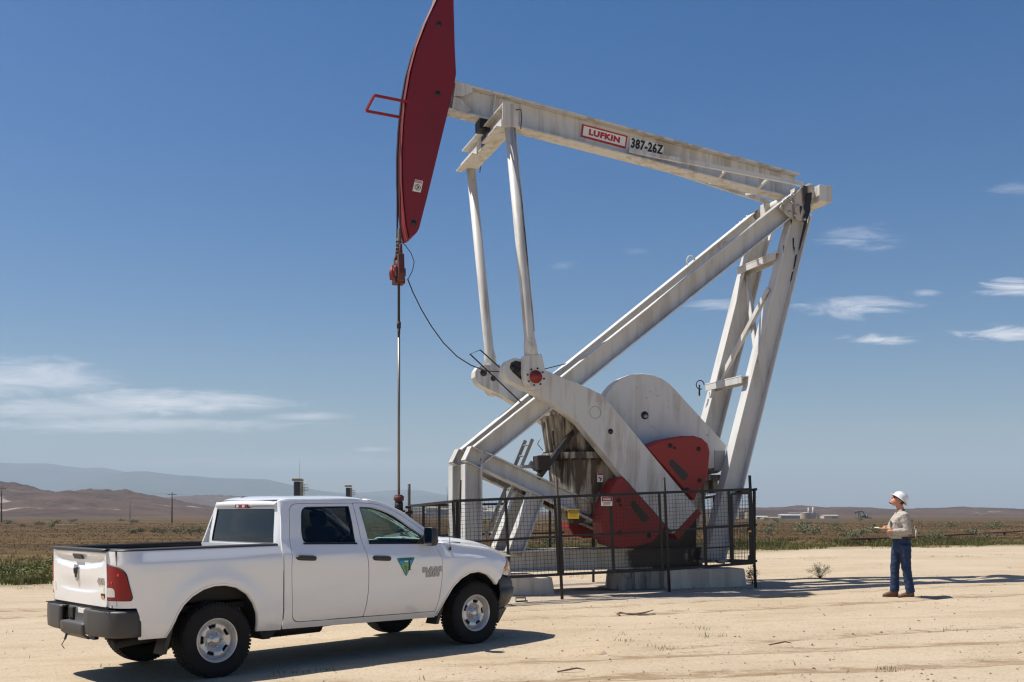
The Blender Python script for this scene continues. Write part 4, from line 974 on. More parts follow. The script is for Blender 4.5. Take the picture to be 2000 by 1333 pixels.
def back(y, z):
    yy = abs(y); x = .835 + .04 * sstep(1.3, 1.85, z) * 1.6 - .035 * (1 - (y / .85) ** 2) + .03 * sstep(.74, .92, yy)
    return Vector((x, y, z))
ARCH_R = [(-.576, .47), (-.527, .559), (-.46, .702), (-.395, .80), (-.298, .885), (-.17, .950), (-.05, .978), (.087, .978), (.225, .945), (.35, .865), (.427, .761), (.468, .653), (.484, .538), (.484, .44)]
ARCH_F = [(2.93, .40), (2.97, .49), (3.05, .625), (3.15, .755), (3.28, .855), (3.43, .918), (3.60, .928), (3.75, .885), (3.87, .80), (3.93, .74)]
bodyparts = {}
for sg, sname in ((-1, 'right'), (1, 'left')):
    # bed side
    ol = [(-1.31, .79), (-.86, .79), (-.83, .70), (-.83, .47)] + ARCH_R + [(.772, .425), (.778, .46), (.778, 1.20), (.772, 1.345), (-1.31, 1.35)]
    bs = T(panel(MB(), ol, SP(sg), .032, ref=out_ref(sg)), 'bed_side', M_paint)
    # rail cap
    rows = []
    for s in np.linspace(-1.31, .76, 50):
        a = side(s, 1.345, -.010, sg); x, y, nx, ny = plan(s); n = Vector((nx, sg * ny, 0)); rows.append([a, a + Vector((0, 0, .012)) - n * .006, a + Vector((0, 0, .018)) - n * .03, a + Vector((0, 0, .02)) - n * .10, a - n * .11 + Vector((0, 0, -.03))])
    T(MB().grid(rows), 'rail_cap', M_blkplastic, solid=.01)
    # wheel arch lip, dark liner
    for nm, A_, wx in (('rear', ARCH_R, 0.0), ('front', ARCH_F, 3.566)):
        rows = [[side(a, b, .002, sg), side(a, b, -.10, sg), Vector((a, sg * .62, b))] for a, b in dens(A_, .05, False)]
        T(MB().grid(rows), 'wheel_liner', M_under)
        rows = [[side(a + (wx - a) * 0.0, b, .004, sg), side(a + (wx - a) * .035, b + (.42 - b) * .035, .006, sg), side(a + (wx - a) * .04, b + (.42 - b) * .04, -.04, sg)] for a, b in dens(A_, .04, False)]
        T(MB().grid(rows), 'arch_lip', M_paint)
    # mud flap wedges
    for a0_, z0_, z1_ in ((-.60, .30, .74), (2.92, .30, .66)):
        T(MB().prism([(a0_ + .0, sg * .96, z0_), (a0_ + .05, sg * .96, z0_), (a0_ + .17, sg * .975, z1_), (a0_ + .145, sg * .98, z1_)], (0, -sg * .2, 0)), 'splash_guard', M_blkplastic)
    # doors
    RD = rnd([(.905, .50), (.886, 1.114), (.918, 1.37), (1.02, 1.80), (1.878, 1.797), (1.868, 1.317), (1.905, 1.10), (1.905, .80), (1.875, .62), (1.850, .487)], [.10, .3, .2, .11, .01, .2, .2, .2, .2, .01])
    FD = rnd([(1.860, .485), (1.885, .62), (1.915, .80), (1.915, 1.10), (1.878, 1.317), (1.888, 1.797), (2.08, 1.797), (2.302, 1.768), (2.531, 1.664), (2.915, 1.388), (2.962, 1.30), (3.008, 1.08), (3.005, .93), (2.979, .742), (2.915, .462)], [.01, .2, .2, .2, .2, .01, .2, .2, .2, .1, .1, .2, .2, .2, .01])
    RW = rnd([(1.090, 1.368), (1.092, 1.50), (1.165, 1.765), (1.815, 1.765), (1.785, 1.345)], [.04, .3, .09, .01, .01])
    FW = rnd([(1.975, 1.338), (1.958, 1.755), (2.15, 1.748), (2.31, 1.704), (2.444, 1.643), (2.64, 1.503), (2.80, 1.388), (2.90, 1.296)], [.01, .03, .2, .2, .2, .2, .2, .02])
    SW = lambda o_, k: [(a + (sum(q[0] for q in o_) / len(o_) - a) * k, b + (sum(q[1] for q in o_) / len(o_) - b) * k) for a, b in o_]
    grow = lambda o_, d: [tuple(Vector(p) + (Vector(p) - Vector((sum(q[0] for q in o_) / len(o_), sum(q[1] for q in o_) / len(o_)))).normalized() * d) for p in o_]
    for nm, D_, W_, gm_, hx in (('rear', RD, RW, M_glassR, (.94, 1.205)), ('front', FD, FW, M_glassF, (1.965, 1.155))):
        d = T(panel(MB(), D_, SP(sg), .032, [W_], out_ref(sg)), 'door', M_paint)
        T(panel(MB(), grow(W_, .012), SP(sg, -.016), .06, ref=out_ref(sg)), 'window_glass', gm_, d)
        rows = [[side(a, b, .001, sg), side(a, b, -.02, sg), side(*p2, -.012, sg)] for (a, b), p2 in zip(dens(W_ + [W_[0]], .04, False), dens(SW(W_, .035) + [SW(W_, .035)[0]], .04, False))] if False else None
        k = MB(); lp = dens(W_, .05); lp2 = [tuple(Vector(p) * .975 + Vector((sum(q[0] for q in W_) / len(W_), sum(q[1] for q in W_) / len(W_))) * .025) for p in lp]
        k.grid([[side(*p, .0015, sg), side(*q, -.010, sg)] for p, q in zip(lp + lp[:1], lp2 + lp2[:1])]); T(k, 'window_seal', M_seal, d)
        # belt weatherstrip
        x0, x1 = (1.08, 1.80) if nm == 'rear' else (1.965, 2.93)
        z0 = lambda x: 1.356 - (x - 1.08) * .0335
        T(MB().grid([[side(x, z0(x) - .008, .006, sg), side(x, z0(x) + .010, .008, sg), side(x, z0(x) + .014, -.01, sg)] for x in np.linspace(x0, x1, 20)]), 'belt_trim', M_seal, d)
        # handle: rounded bar in a shallow cup
        hz = hx[1]; hm = MB(); rows = []
        for i in range(13):
            t = i / 12; x = hx[0] + .265 * t; zc_ = hz - .02 * t + .005; e = math.sqrt(max(.04, 1 - (2 * t - 1) ** 8)); h = .030 * e; base = side(x, zc_, 0, sg); dep = .034 * min(1, e)
            rows.append([base + Vector((0, sg * .0, h)), base + Vector((0, sg * dep * .7, h * .85)), base + Vector((0, sg * dep, h * .3)), base + Vector((0, sg * dep, -h * .4)), base + Vector((0, sg * dep * .6, -h * .95)), base + Vector((0, 0, -h))])
        T(hm.grid(rows), 'door_handle', M_blkplastic, d)
        bodyparts[(sg, nm)] = d
    # cab side frame: C pillar, roof rail, A pillar, sill
    CF = [(.795, .43), (.795, 1.30), (.84, 1.50), (.885, 1.70), (.945, 1.832), (1.10, 1.838), (2.10, 1.835), (2.33, 1.80), (2.57, 1.695), (2.95, 1.42), (3.04, 1.32), (3.02, 1.25), (3.03, .8), (2.96, .5), (2.925, .385), (2.0, .405)]
    both = rnd([(.898, .493), (.879, 1.114), (.911, 1.37), (1.014, 1.807), (2.085, 1.804), (2.306, 1.776), (2.537, 1.672), (2.922, 1.394), (2.970, 1.30), (3.0155, 1.08), (3.0125, .93), (2.986, .742), (2.921, .455)], [.10, .3, .2, .12, .2, .2, .2, .1, .1, .2, .2, .2, .01])
    T(panel(MB(), CF, SP(sg), .032, [both], out_ref(sg)), 'cab_frame', M_paint)
    # rounded rear corner of the cab
    cz = np.linspace(.5, 1.825, 18); rows = []
    for z in cz:
        a = side(float(np.interp(z, [.43, 1.30, 1.50, 1.70, 1.832], [.797, .797, .842, .887, .947])), z, -.001, sg); b = back(sg * float(np.interp(z, [.55, 1.25, 1.5, 1.7, 1.815], [.953, .928, .858, .778, .698])), z); m_ = (a + b) / 2 + Vector((-.006, sg * .006, 0)); rows.append([a, (a + m_) / 2 + Vector((-.002, sg * .003, 0)), m_, (b + m_) / 2 + Vector((-.003, sg * .002, 0)), b])
    T(MB().grid(rows), 'cab_corner', M_paint)
    # black jamb sheet: the shade inside the door gaps put into its colour
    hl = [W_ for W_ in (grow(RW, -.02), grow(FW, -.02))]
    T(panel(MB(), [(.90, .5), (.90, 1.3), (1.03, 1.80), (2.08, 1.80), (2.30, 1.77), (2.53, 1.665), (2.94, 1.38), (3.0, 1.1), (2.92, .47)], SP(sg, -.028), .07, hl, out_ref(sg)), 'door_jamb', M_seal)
    # front fender up to the hood seam
    zt = lambda s: float(np.interp(s, [3.0, 3.2, 3.465, 3.888, 4.10, 4.25], [1.30, 1.265, 1.222, 1.165, 1.115, 1.075]))
    FF = [(3.016, 1.08), (3.013, .93), (2.987, .742), (2.922, .455), (2.918, .40)] + ARCH_F + [(3.98, .79), (4.06, .86), (4.10, .93), (4.22, 1.052), (4.25, 1.075)]
    FF += [(s, zt(s)) for s in (4.1, 3.9, 3.7, 3.465, 3.3, 3.15)] + [(3.03, 1.29), (2.985, 1.25)]
    ff = T(panel(MB(), FF, SP(sg), .032, ref=out_ref(sg)), 'front_fender', M_paint)
    # head lamp, bumper corner
    HL = rnd([(4.115, .925), (4.235, 1.05), (4.45, 1.035), (4.60, .93), (4.60, .83), (4.35, .81), (4.09, .84), (4.065, .87)], .03)
    hl_ = T(panel(MB(), HL, SP(sg, -.004), .04, ref=(1, sg, 0)), 'headlight', M_lampC)
    T(panel(MB(), [(4.125, .925), (4.23, 1.03), (4.26, 1.02), (4.19, .90), (4.14, .88)], SP(sg, .003), .03, ref=(1, sg, 0)), 'turn_signal', M_lampA, hl_)
    # tail lamp
    TL = rnd([(-1.285, .865), (-1.29, 1.05), (-1.285, 1.215), (-1.19, 1.218), (-1.03, 1.195), (-.955, 1.14), (-.925, 1.0), (-.90, .90), (-.915, .868)], [.02, .01, .02, .03, .05, .05, .1, .04, .02])
    tl = T(panel(MB(), TL, SP(sg, .012), .035, ref=(-1, sg, 0)), 'tail_light', M_lampR)
    k = MB(); c_ = (sum(q[0] for q in TL) / len(TL), sum(q[1] for q in TL) / len(TL)); lp = dens(TL, .04)
    k.grid([[side(*p, .014, sg), side(c_[0] + (p[0] - c_[0]) * 1.05, c_[1] + (p[1] - c_[1]) * 1.04, .002, sg)] for p in lp + lp[:1]]); T(k, 'lamp_border', M_seal, tl)
    T(panel(MB(), rnd([(-1.275, .895), (-1.275, .99), (-1.12, .99), (-1.08, .97), (-1.075, .90)], [.01, .01, .03, .03, .01]), SP(sg, .016), .03, ref=(-1, sg, 0)), 'reversing_lens', M_lampC, tl)
    for c__, r_ in (((-1.03, 1.12), .03), ((-1.17, 1.03), .02), ((-1.12, 1.04), .02)):
        q = side(*c__, .012, sg); T(MB().ball(q, r_ * .5, 8, 6), 'bulb_glint', mat('bright_red_lens', (.75, .02, .02), .1, 0, .1, 9, coat=1), tl)
# badges on the right doors
dF = bodyparts[(-1, 'front')]
def on_side(s, z, off=.004, sg=-1):
    """frame lying on the body side: X forward for the right side, Z outward"""
    c = side(s, z, off, sg); X = (side(s + .05, z, off, sg) - side(s - .05, z, off, sg)).normalized(); Y = (side(s, z + .04, off, sg) - side(s, z - .04, off, sg)).normalized()
    if sg > 0: X = -X
    Zv = X.cross(Y).normalized(); Y = Zv.cross(X)
    return Matrix(((X.x, Y.x, Zv.x, c.x), (X.y, Y.y, Zv.y, c.y), (X.z, Y.z, Zv.z, c.z), (0, 0, 0, 1)))
C_teal = mat('emblem_teal', (.012, .20, .24), .45, 0, .02, 5); C_green = mat('emblem_green', (.20, .42, .05), .45, 0, .04, 5); C_sky = mat('emblem_sky', (.03, .30, .50), .45, 0, .02, 5)
C_blue = mat('emblem_river', (.02, .12, .42), .45, 0, .02, 5); C_dark = mat('emblem_dark_green', (.005, .03, .02), .45, 0, .02, 5)
for sg in (-1, 1):
    EM = on_side(2.445, 1.045, .0045, sg); dF = bodyparts[(sg, 'front')]
    tri = rnd([(-.135, .095), (.135, .095), (0, -.13)], .022)
    flat = lambda pts, z, th=.0012: MB().prism([EM @ Vector((a, b, z)) for a, b in pts], EM.to_3x3() @ Vector((0, 0, th)))
    em = T(flat(tri, 0), 'door_emblem', C_teal, dF)
    sc_ = lambda k, dy=0: [(a * k, b * k + dy) for a, b in tri]
    T(flat(sc_(.80, -.012), .002), 'emblem_sky', C_sky, em)
    T(flat([(-.075, .012), (-.05, .03), (-.02, .018), (.01, .034), (.04, .02), (.07, .02), (.045, -.035), (0, -.108), (-.02, -.085)], .004), 'emblem_hills', C_green, em)
    T(flat([(-.03, .052), (-.015, .062), (0, .056), (.018, .064), (.03, .05), (.01, .04), (-.012, .044)], .004), 'emblem_cloud', M_signw, em)
    T(flat([(-.05, .0), (-.03, -.005), (-.01, -.02), (-.022, -.04), (.0, -.06), (-.008, -.085), (.002, -.1), (.004, -.08), (.014, -.058), (-.004, -.04), (.01, -.018), (-.012, .002)], .0056), 'emblem_river', C_blue, em)
    tr_ = MB()
    for i in range(5): tr_.prism([EM @ Vector((.045 + a, .055 - i * .024 + b, .0058)) for a, b in [(0, .02), (.010 + i * .004, -.014), (-.010 - i * .004, -.014)]], EM.to_3x3() @ Vector((0, 0, .001)))
    T(tr_, 'emblem_tree', C_dark, em)
    for i, tx in enumerate(('U.S. DEPARTMENT OF THE INTERIOR', 'BUREAU OF LAND MANAGEMENT')): T(text_mb(tx, .0115, EM @ Matrix.Translation((0, .083 - i * .0135, .0022)), .001, 0, .95), 'emblem_lettering', C_dark, em)
    for tx, z_, w in (('RAM', .978, 1.75), ('1500', .918, 1.35)):
        T(text_mb(tx, .083, on_side(2.845, z_, .002, sg), .006, .006, w), 'letter_shadow_plate', mat('badge_edge_grey', (.16, .16, .17), .4), dF)
        T(text_mb(tx, .083, on_side(2.845, z_ , .004, sg), .008, .004, w), 'chrome_lettering', mat('badge_silver', (.40, .40, .41), .35, .2), dF)
# radio aerial on the right fender
q = side(3.17, 1.20, .0); T(MB().tube([q + Vector((0, -.01, -.0)), q + Vector((0, -.012, .05))], [.02, .012], 8).tube([q + Vector((0, -.012, .05)), q + Vector((-.03, 0, .78))], [.004, .0025], 6), 'aerial', M_blkplastic)

# tailgate, slightly sculpted, with handle, shield badge, drive badge
def tg(y, z):
    x = -1.045 - .006 * (1 - (y / .72) ** 2)
    up = 1.225 - .045 * max(0, 1 - (y / .64) ** 2)
    w = max(0, 1 - (abs(y) / .69) ** 6)
    x += .030 * w * (sstep(up - .03, up + .03, z) - sstep(1.285, 1.315, z))
    lo_ = .975 - .03 * max(0, 1 - (y / .6) ** 2)
    x += .014 * max(0, 1 - (y / .62) ** 2) * (sstep(lo_ - .035, lo_, z) - sstep(lo_, lo_ + .16, z))
    x += .03 * sstep(1.33, 1.36, z)
    return Vector((x, y, z))
tgo = rnd([(-.70, .795), (.70, .795), (.715, 1.10), (.70, 1.35), (-.70, 1.35), (-.715, 1.10)], [.03, .03, .1, .02, .02, .1])
TG = T(panel(MB(), tgo, tg, .018, ref=(-1, 0, 0)), 'tailgate', M_paint)
T(MB().grid([[Vector((-1.055 + a, y, 1.352 + b)) for a, b in ((0, -.012), (0, .015), (.03, .022), (.08, .02), (.08, -.02))] for y in np.linspace(-.70, .70, 14)]), 'tailgate_cap', M_blkplastic, TG, solid=.004)
hd = MB().prism([Vector((-1.05, y, z)) for y, z in [(.17, 1.305), (-.05, 1.305), (-.09, 1.255), (.11, 1.255)]], (.03, 0, 0)); T(hd, 'tailgate_handle', M_blkplastic, TG, bevel=.006)
sh = [(-.055, .075), (.055, .075), (.062, .03), (.045, -.05), (0, -.10), (-.045, -.05), (-.062, .03)]
bd = MB().prism([Vector((-1.05, .04 - a, 1.12 + b)) for a, b in sh], (-.012, 0, 0)); bdo = T(bd, 'shield_badge', M_chrome, TG, bevel=.006)
hn_ = MB()
for s_ in (-1, 1): hn_.tube([Vector((-1.064, .04 + s_ * a, 1.12 + b)) for a, b in [(.006, .035), (.028, .045), (.04, .02), (.034, -.015), (.018, -.02)]], [.006, .009, .009, .007, .003], 6)
hn_.prism([Vector((-1.062, .04 + a, 1.12 + b)) for a, b in [(-.012, .04), (.012, .04), (.009, -.03), (0, -.06), (-.009, -.03)]], (-.008, 0, 0))
T(hn_, 'horned_head_relief', M_blkplastic, bdo, bevel=.002)
RX = Matrix(((0, 0, -1, 0), (-1, 0, 0, 0), (0, 1, 0, 0), (0, 0, 0, 1)))
T(text_mb('4X4', .085, Matrix.Translation((-1.046, -.575, 1.045)) @ RX, .012, .005, 1.15), 'drive_badge', M_chrome, TG)
T(MB().box((-1.047, -.62, .905), (.008, .09, .045)), 'fuel_badge', M_blkplastic, TG); T(MB().box((-1.052, -.62, .895), (.004, .08, .02)), 'badge_stripe', M_lampA, TG)
# bed interior
T(MB().box((-.12, 0, .80), (1.80, 1.55, .03)), 'bed_floor', M_under); T(MB().box((.755, 0, 1.08), (.03, 1.75, .54)), 'bed_front_panel', M_paint)
for sg in (-1, 1): T(MB().box((-.13, sg * .83, 1.08), (1.74, .02, .54)), 'bed_inner_wall', M_under)
# cab back wall, rear glass, roof, windscreen
bo = [(-.955, .50), (-.93, 1.25), (-.86, 1.50), (-.78, 1.70), (-.70, 1.815), (.70, 1.815), (.78, 1.70), (.86, 1.50), (.93, 1.25), (.955, .50)]
bw = rnd([(-.72, 1.365), (-.665, 1.745), (.665, 1.745), (.72, 1.365)], .02)
CB = T(panel(MB(), bo, back, .06, [bw], (-1, 0, 0)), 'cab_back', M_paint)
T(panel(MB(), [(a * 1.01, 1.555 + (b - 1.555) * 1.03) for a, b in bw], lambda y, z: back(y, z) + Vector((.010, 0, 0)), .06, ref=(-1, 0, 0)), 'rear_window', M_glassB, CB)
k = MB(); lp = dens(bw, .06); k.grid([[back(*p) + Vector((-.002, 0, 0)), back(p[0] * .985, 1.555 + (p[1] - 1.555) * .965) + Vector((.006, 0, 0))] for p in lp + lp[:1]]); T(k, 'rear_window_seal', M_seal, CB)
roof = MB(); rows = [[], []]
for y in np.linspace(-.695, .695, 41):
    rows[0].append(back(y, 1.77) + Vector((-.004, 0, 0))); rows[1].append(back(y, 1.812) + Vector((.004, 0, 0)))
for x in [.895, .915, .94, .97, 1.01] + list(np.linspace(1.06, 2.20, 30)):
    row = []
    for y in np.linspace(-.695, .695, 41):
        u_ = abs(y) / .695; z = 1.874 - .016 * u_ ** 2 - .024 * u_ ** 8
        e = (x - .86) / 1.30; z -= .055 * max(0, 1 - e / .16) ** 2.0 + .035 * max(0, (e - .72) / .28) ** 2
        row.append(Vector((x, y, z)))
    rows.append(row)
T(roof.grid(rows), 'roof', M_paint, solid=.02)
tl3 = MB().prism([back(y, z) + Vector((-.030, 0, 0)) for y, z in [(-.15, 1.758), (.15, 1.758), (.15, 1.80), (-.15, 1.80)]], (.03, 0, 0)); t3 = T(tl3, 'third_brake_light', M_lampR, bevel=.006)
for s_ in (-.06, .08): T(MB().prism([back(y + s_, z) + Vector((-.034, 0, 0)) for y, z in [(-.028, 1.765), (.028, 1.765), (.028, 1.793), (-.028, 1.793)]], (.01, 0, 0)), 'cargo_lens', M_lampC, t3)
T(MB().prism([(1.06, y, 1.864 + z) for y, z in [(.26, 0), (.20, 0), (.215, .028), (.245, .028)]], (-.10, 0, 0)), 'roof_aerial', M_blkplastic, bevel=.02)
def screen(a, t):
    """a across -1..1, t up 0..1"""
    p0 = Vector((3.20 - .26 * a * a, a * .80, 1.315 - .02 * a * a)); p1 = Vector((2.165 - .10 * a * a, a * .66, 1.838 - .018 * a * a)); p = p0.lerp(p1, t); p.z += .03 * math.sin(math.pi * t) * (1 - .3 * a * a); p.x += .02 * math.sin(math.pi * t); return p
T(MB().grid([[screen(a, t) for t in np.linspace(0, 1, 10)] for a in np.linspace(-.93, .93, 24)]), 'windscreen', M_glassW)
cfx = lambda t: (float(np.interp(1 - t, [0, .22, .46, .85, 1.0], [2.12, 2.33, 2.57, 2.95, 3.05])), float(np.interp(1 - t, [0, .22, .46, .85, 1.0], [1.835, 1.802, 1.70, 1.425, 1.315])))
for sg in (-1, 1):
    T(MB().grid([[screen(sg * .93, t) + Vector((.004, 0, .004)), screen(sg * 1.0, t) + Vector((-.0, sg * .01, .012)), side(*cfx(t), .004, sg)] for t in np.linspace(0, 1, 18)]), 'windscreen_pillar', M_paint, solid=.02)
T(MB().grid([[screen(a, 0) + Vector((.0, 0, .0)), screen(a, 0) + Vector((.10, 0, -.03)), screen(a, 0) + Vector((.16, 0, -.05))] for a in np.linspace(-1, 1, 20)]), 'cowl_panel', M_blkplastic, solid=.01)
for y0 in (.1, -.55): T(MB().tube([Vector((3.24, y0, 1.335)), Vector((3.08 - .0, y0 + .5, 1.375))], .010, 6), 'wiper', M_blkplastic)
# hood with a raised centre
def hood_z(x): return float(np.interp(x, [3.08, 3.35, 3.55, 3.75, 4.0, 4.2, 4.35, 4.46, 4.52], [1.325, 1.345, 1.338, 1.318, 1.275, 1.222, 1.165, 1.105, 1.06]))
rows = []
for x in np.linspace(3.10, 4.50, 44):
    row = []; s = x
    e = side(min(s, 4.25) if x < 4.2 else 4.2 + (x - 4.2) * 1.1, zt(min(x, 4.25)), .0, 1); ye = e.y; ze = e.z
    if x > 4.2: ye = .86 - (x - 4.2) * .75; ze = 1.085 - (x - 4.2) * .10
    zc = hood_z(x)
    for k in range(49):
        f = -1 + k / 24.0; u_ = abs(f); y = f * ye
        bulge = 1 - sstep(.52, .66, u_); base = ze + (zc - .03 - ze) * (1 - u_ ** 2.2) ** .8
        row.append(Vector((x + .05 * (1 - u_ ** 2) if x > 4.3 else x, y, base + .03 * bulge)))
    rows.append(row)
hd_ = T(MB().grid(rows), 'hood', M_paint, solid=.015)
for sg in (-1, 1):
    c = Vector((3.42, sg * .60, hood_z(3.42) + .012)); T(MB().box(c, (.22, .05, .012)), 'hood_vent', M_blkplastic, hd_, bevel=.01)
T(MB().grid([[Vector((x, -.0 - .0, 0))] * 2 for x in (0, 1)]) if False else MB().tube([Vector((x, -(.79 - .03 * sstep(3.1, 3.35, x)), hood_z(x) - .062 + .01 * sstep(3.5, 3.1, x))) for x in np.linspace(3.10, 3.5, 8)], .006, 6), 'hood_seam', M_seal, hd_)
# front end: grille with a cross, valance, bumper
T(MB().grid([[side(s, z, -.006, sgx) for z in np.linspace(.80, 1.05, 6)] for sgx, rng in ((1, np.linspace(4.62, 5.35, 12)), (-1, np.linspace(5.35, 4.62, 12))) for s in rng]), 'grille', M_seal)
gb = MB(); gb.bar(side(5.36, .80, .02, 1), side(5.36, 1.06, .02, 1), .05, .10, (1, 0, 0)); gb.tube([side(s, .93, .012, sgx) for sgx, rng in ((1, np.linspace(4.62, 5.35, 10)), (-1, np.linspace(5.35, 4.62, 10))) for s in rng], .035, 6); T(gb, 'grille_cross', M_chrome)
def bump(s, z, sg): return side(s, z, .05 if z < .70 else .05 - .12 * (z - .70), sg)
fb = MB(); ss = list(np.linspace(3.96, 5.40, 34)); zs = [.33, .40, .46, .56, .655, .66, .70, .76, .815]
def bz(s, z):
    if z > .66: z = .66 + (z - .66) * (1.22 if s < 4.15 else 1.0)
    if z < .46 and s < 4.2: z = z - .10 * (1 - (s - 3.96) / .24) * (1 if z < .40 else .4)
    return z
inw = {.33: -.10, .40: -.01, .46: .03, .56: .05, .655: .045, .66: .025, .70: .028, .76: .005, .815: -.04}
allr = [[side(s, bz(s, z), inw[z], 1) for z in zs] for s in ss] + [[side(s, bz(s, z), inw[z], -1) for z in zs] for s in reversed(ss)]
T(MB().grid(allr), 'front_bumper', M_bumper, solid=.02)
for sg in (-1, 1): T(MB().prism([side(s, z, .03, sg) for s, z in [(3.97, .30), (4.03, .22), (4.15, .33), (4.25, .40), (3.985, .40)]], (0, -sg * .1, 0)), 'air_dam', M_blkplastic)
# rear bumper with step, hitch recess and plate
rb_ = MB(); prof_ = [(-.10, .47), (-.02, .478), (-.004, .488), (.0, .505), (.003, .60), (.0, .718), (-.005, .733), (-.02, .741), (-.14, .742)]
pl = [(-.815, .975), (-.90, .972), (-.975, .95), (-1.04, .90), (-1.085, .81), (-1.11, .62), (-1.12, .40), (-1.12, .30)]
rows = []
for sgx, seq in ((-1, pl), (1, pl[::-1])):
    for i, (x, y) in enumerate(seq):
        j = pl.index((x, y)); a = Vector(pl[max(0, j - 1)]); b = Vector(pl[min(len(pl) - 1, j + 1)]); t = (b - a).normalized(); n = Vector((t.y, -t.x)) * -1 if False else Vector((-abs(t.y) if j > 1 else -abs(t.y), abs(t.x)))
        n = Vector((t.y, -t.x)); n = n if n.dot(Vector((x + .2, y))) > 0 else -n
        rows.append([Vector((x + n.x * o, sgx * (y + n.y * o), z + .02)) for o, z in prof_])
half = len(pl)
T(MB().grid(rows[half:]), 'rear_bumper', M_bumper, solid=.02); T(MB().grid(rows[:half]), 'rear_bumper', M_bumper, solid=.02)
RBo = [o for o in truck.children if o.name.startswith('rear_bumper')][0]
# centre: lower step between the two ends
T(MB().grid([[Vector((-1.04 + a, y, b)) for a, b in ((.02, .76), (.0, .69), (-.01, .60), (-.07, .59), (-.075, .58), (-.07, .50), (-.02, .46))] for y in (-.31, -.24, 0, .24, .31)]), 'bumper_step', M_bumper, RBo, solid=.02)
T(MB().box((-1.055, -.14, .675), (.006, .30, .15)), 'licence_plate', M_signw, RBo, bevel=.004)
T(MB().box((-1.055, .16, .69), (.05, .13, .12)), 'hitch_receiver', M_under, RBo, bevel=.01)
tp = MB()
for y in list(np.linspace(-.82, -.40, 12)) + list(np.linspace(.40, .82, 12)): tp.box((-1.05, y, .765), (.09, .012, .008))
T(tp, 'step_tread', M_blkplastic, RBo)
T(MB().box((-1.02, 0, .775), (.03, 1.42, .04)), 'tailgate_gap', M_seal)
T(MB().tube([(-1.08, .25, .48), (-1.10, .27, .40)], .012, 6).tube([(-1.10, .27, .40), (-1.12, .31, .34), (-1.1, .29, .30)], .005, 5), 'tow_wire_plug', M_blkplastic, RBo)
# underbody: frame rails, axles, tank, exhaust, floor
ub = MB()
for y in (-.45, .45): ub.box((1.7, y, .52), (5.3, .09, .16))
ub.box((1.95, 0, .60), (2.2, 1.75, .10)); ub.box((-.1, 0, .72), (1.8, 1.5, .06)); ub.box((3.6, 0, .75), (1.5, 1.2, .3))
T(ub, 'chassis', M_under)
T(MB().tube([(0, -.80, .385), (0, .80, .385)], .05, 10).ball((0, 0, .385), .17, 12, 8), 'rear_axle', M_under); T(MB().tube([(3.566, -.80, .385), (3.566, .80, .385)], .045, 10).box((3.566, 0, .42), (.4, .7, .16)), 'front_axle', M_under)
T(MB().tube([(2.4, -.35, .40), (1.2, -.4, .36), (.5, -.5, .42), (-.5, -.55, .43), (-.95, -.60, .40)], .04, 10).tube([(1.6, -.4, .37), (.9, -.42, .37)], .09, 12), 'exhaust_pipe', M_under)
T(MB().box((1.1, .45, .42), (1.0, .5, .2)), 'fuel_tank', M_under, bevel=.05)
for y in (-.55, .55): T(MB().tube([(-.35, y, .50), (.2, y * .98, .46), (.62, y * .97, .50)], .035, 6).box((0, y, .42), (.14, .1, .16)), 'leaf_spring', M_under)
T(MB().prism([(.52, -.93, .43), (.56, -.93, .34), (.64, -.93, .34), (.74, -.93, .43)], (0, .25, 0)), 'body_mount', M_under)
# wheels
def tyre_mb():
    R0, wd = .393, .265; t = MB()
    prof_ = [(.215, -.10), (.232, -.118), (.255, -.126), (.30, -.133), (.345, -.132), (.372, -.122), (.385, -.105), (R0 - .004, -.085), (R0 - .002, 0), (R0 - .004, .085), (.385, .105), (.372, .122), (.345, .132), (.30, .133), (.255, .126), (.232, .118), (.215, .10)]
    t.lathe(prof_, 64)
    for k in range(64):
        a = 2 * math.pi * k / 64
        for row, (yy, ww) in enumerate(((-.103, .04), (-.05, .045), (0, .04), (.05, .045), (.103, .04))):
            aa = a + (.049 if row % 2 else 0); Mx = Matrix.Rotation(-aa, 3, 'Y')
            rr = R0 - (.006 if row in (0, 4) else .0); t.box(Mx @ Vector((rr, yy, 0)), (.012, ww, .026), Mx)
    for k in range(64):
        for s_ in (-1, 1):
            Mx = Matrix.Rotation(-(2 * math.pi * k / 64), 3, 'Y'); t.box(Mx @ Vector((.374, s_ * .121, 0)), (.022, .012, .02), Mx)
    return t
def rim_mb():
    t = MB(); t.lathe([(.232, -.104), (.236, -.112), (.230, -.120), (.222, -.118), (.214, -.106), (.208, -.085), (.205, -.05), (.20, .0), (.19, .10)], 48)
    return t
def disc_f(a, b):
    r = math.hypot(a, b); y = float(np.interp(r, [0, .082, .10, .125, .165, .188, .200, .207], [-.045, -.045, -.058, -.074, -.080, -.066, -.050, -.044])); return Vector((a, y, b))
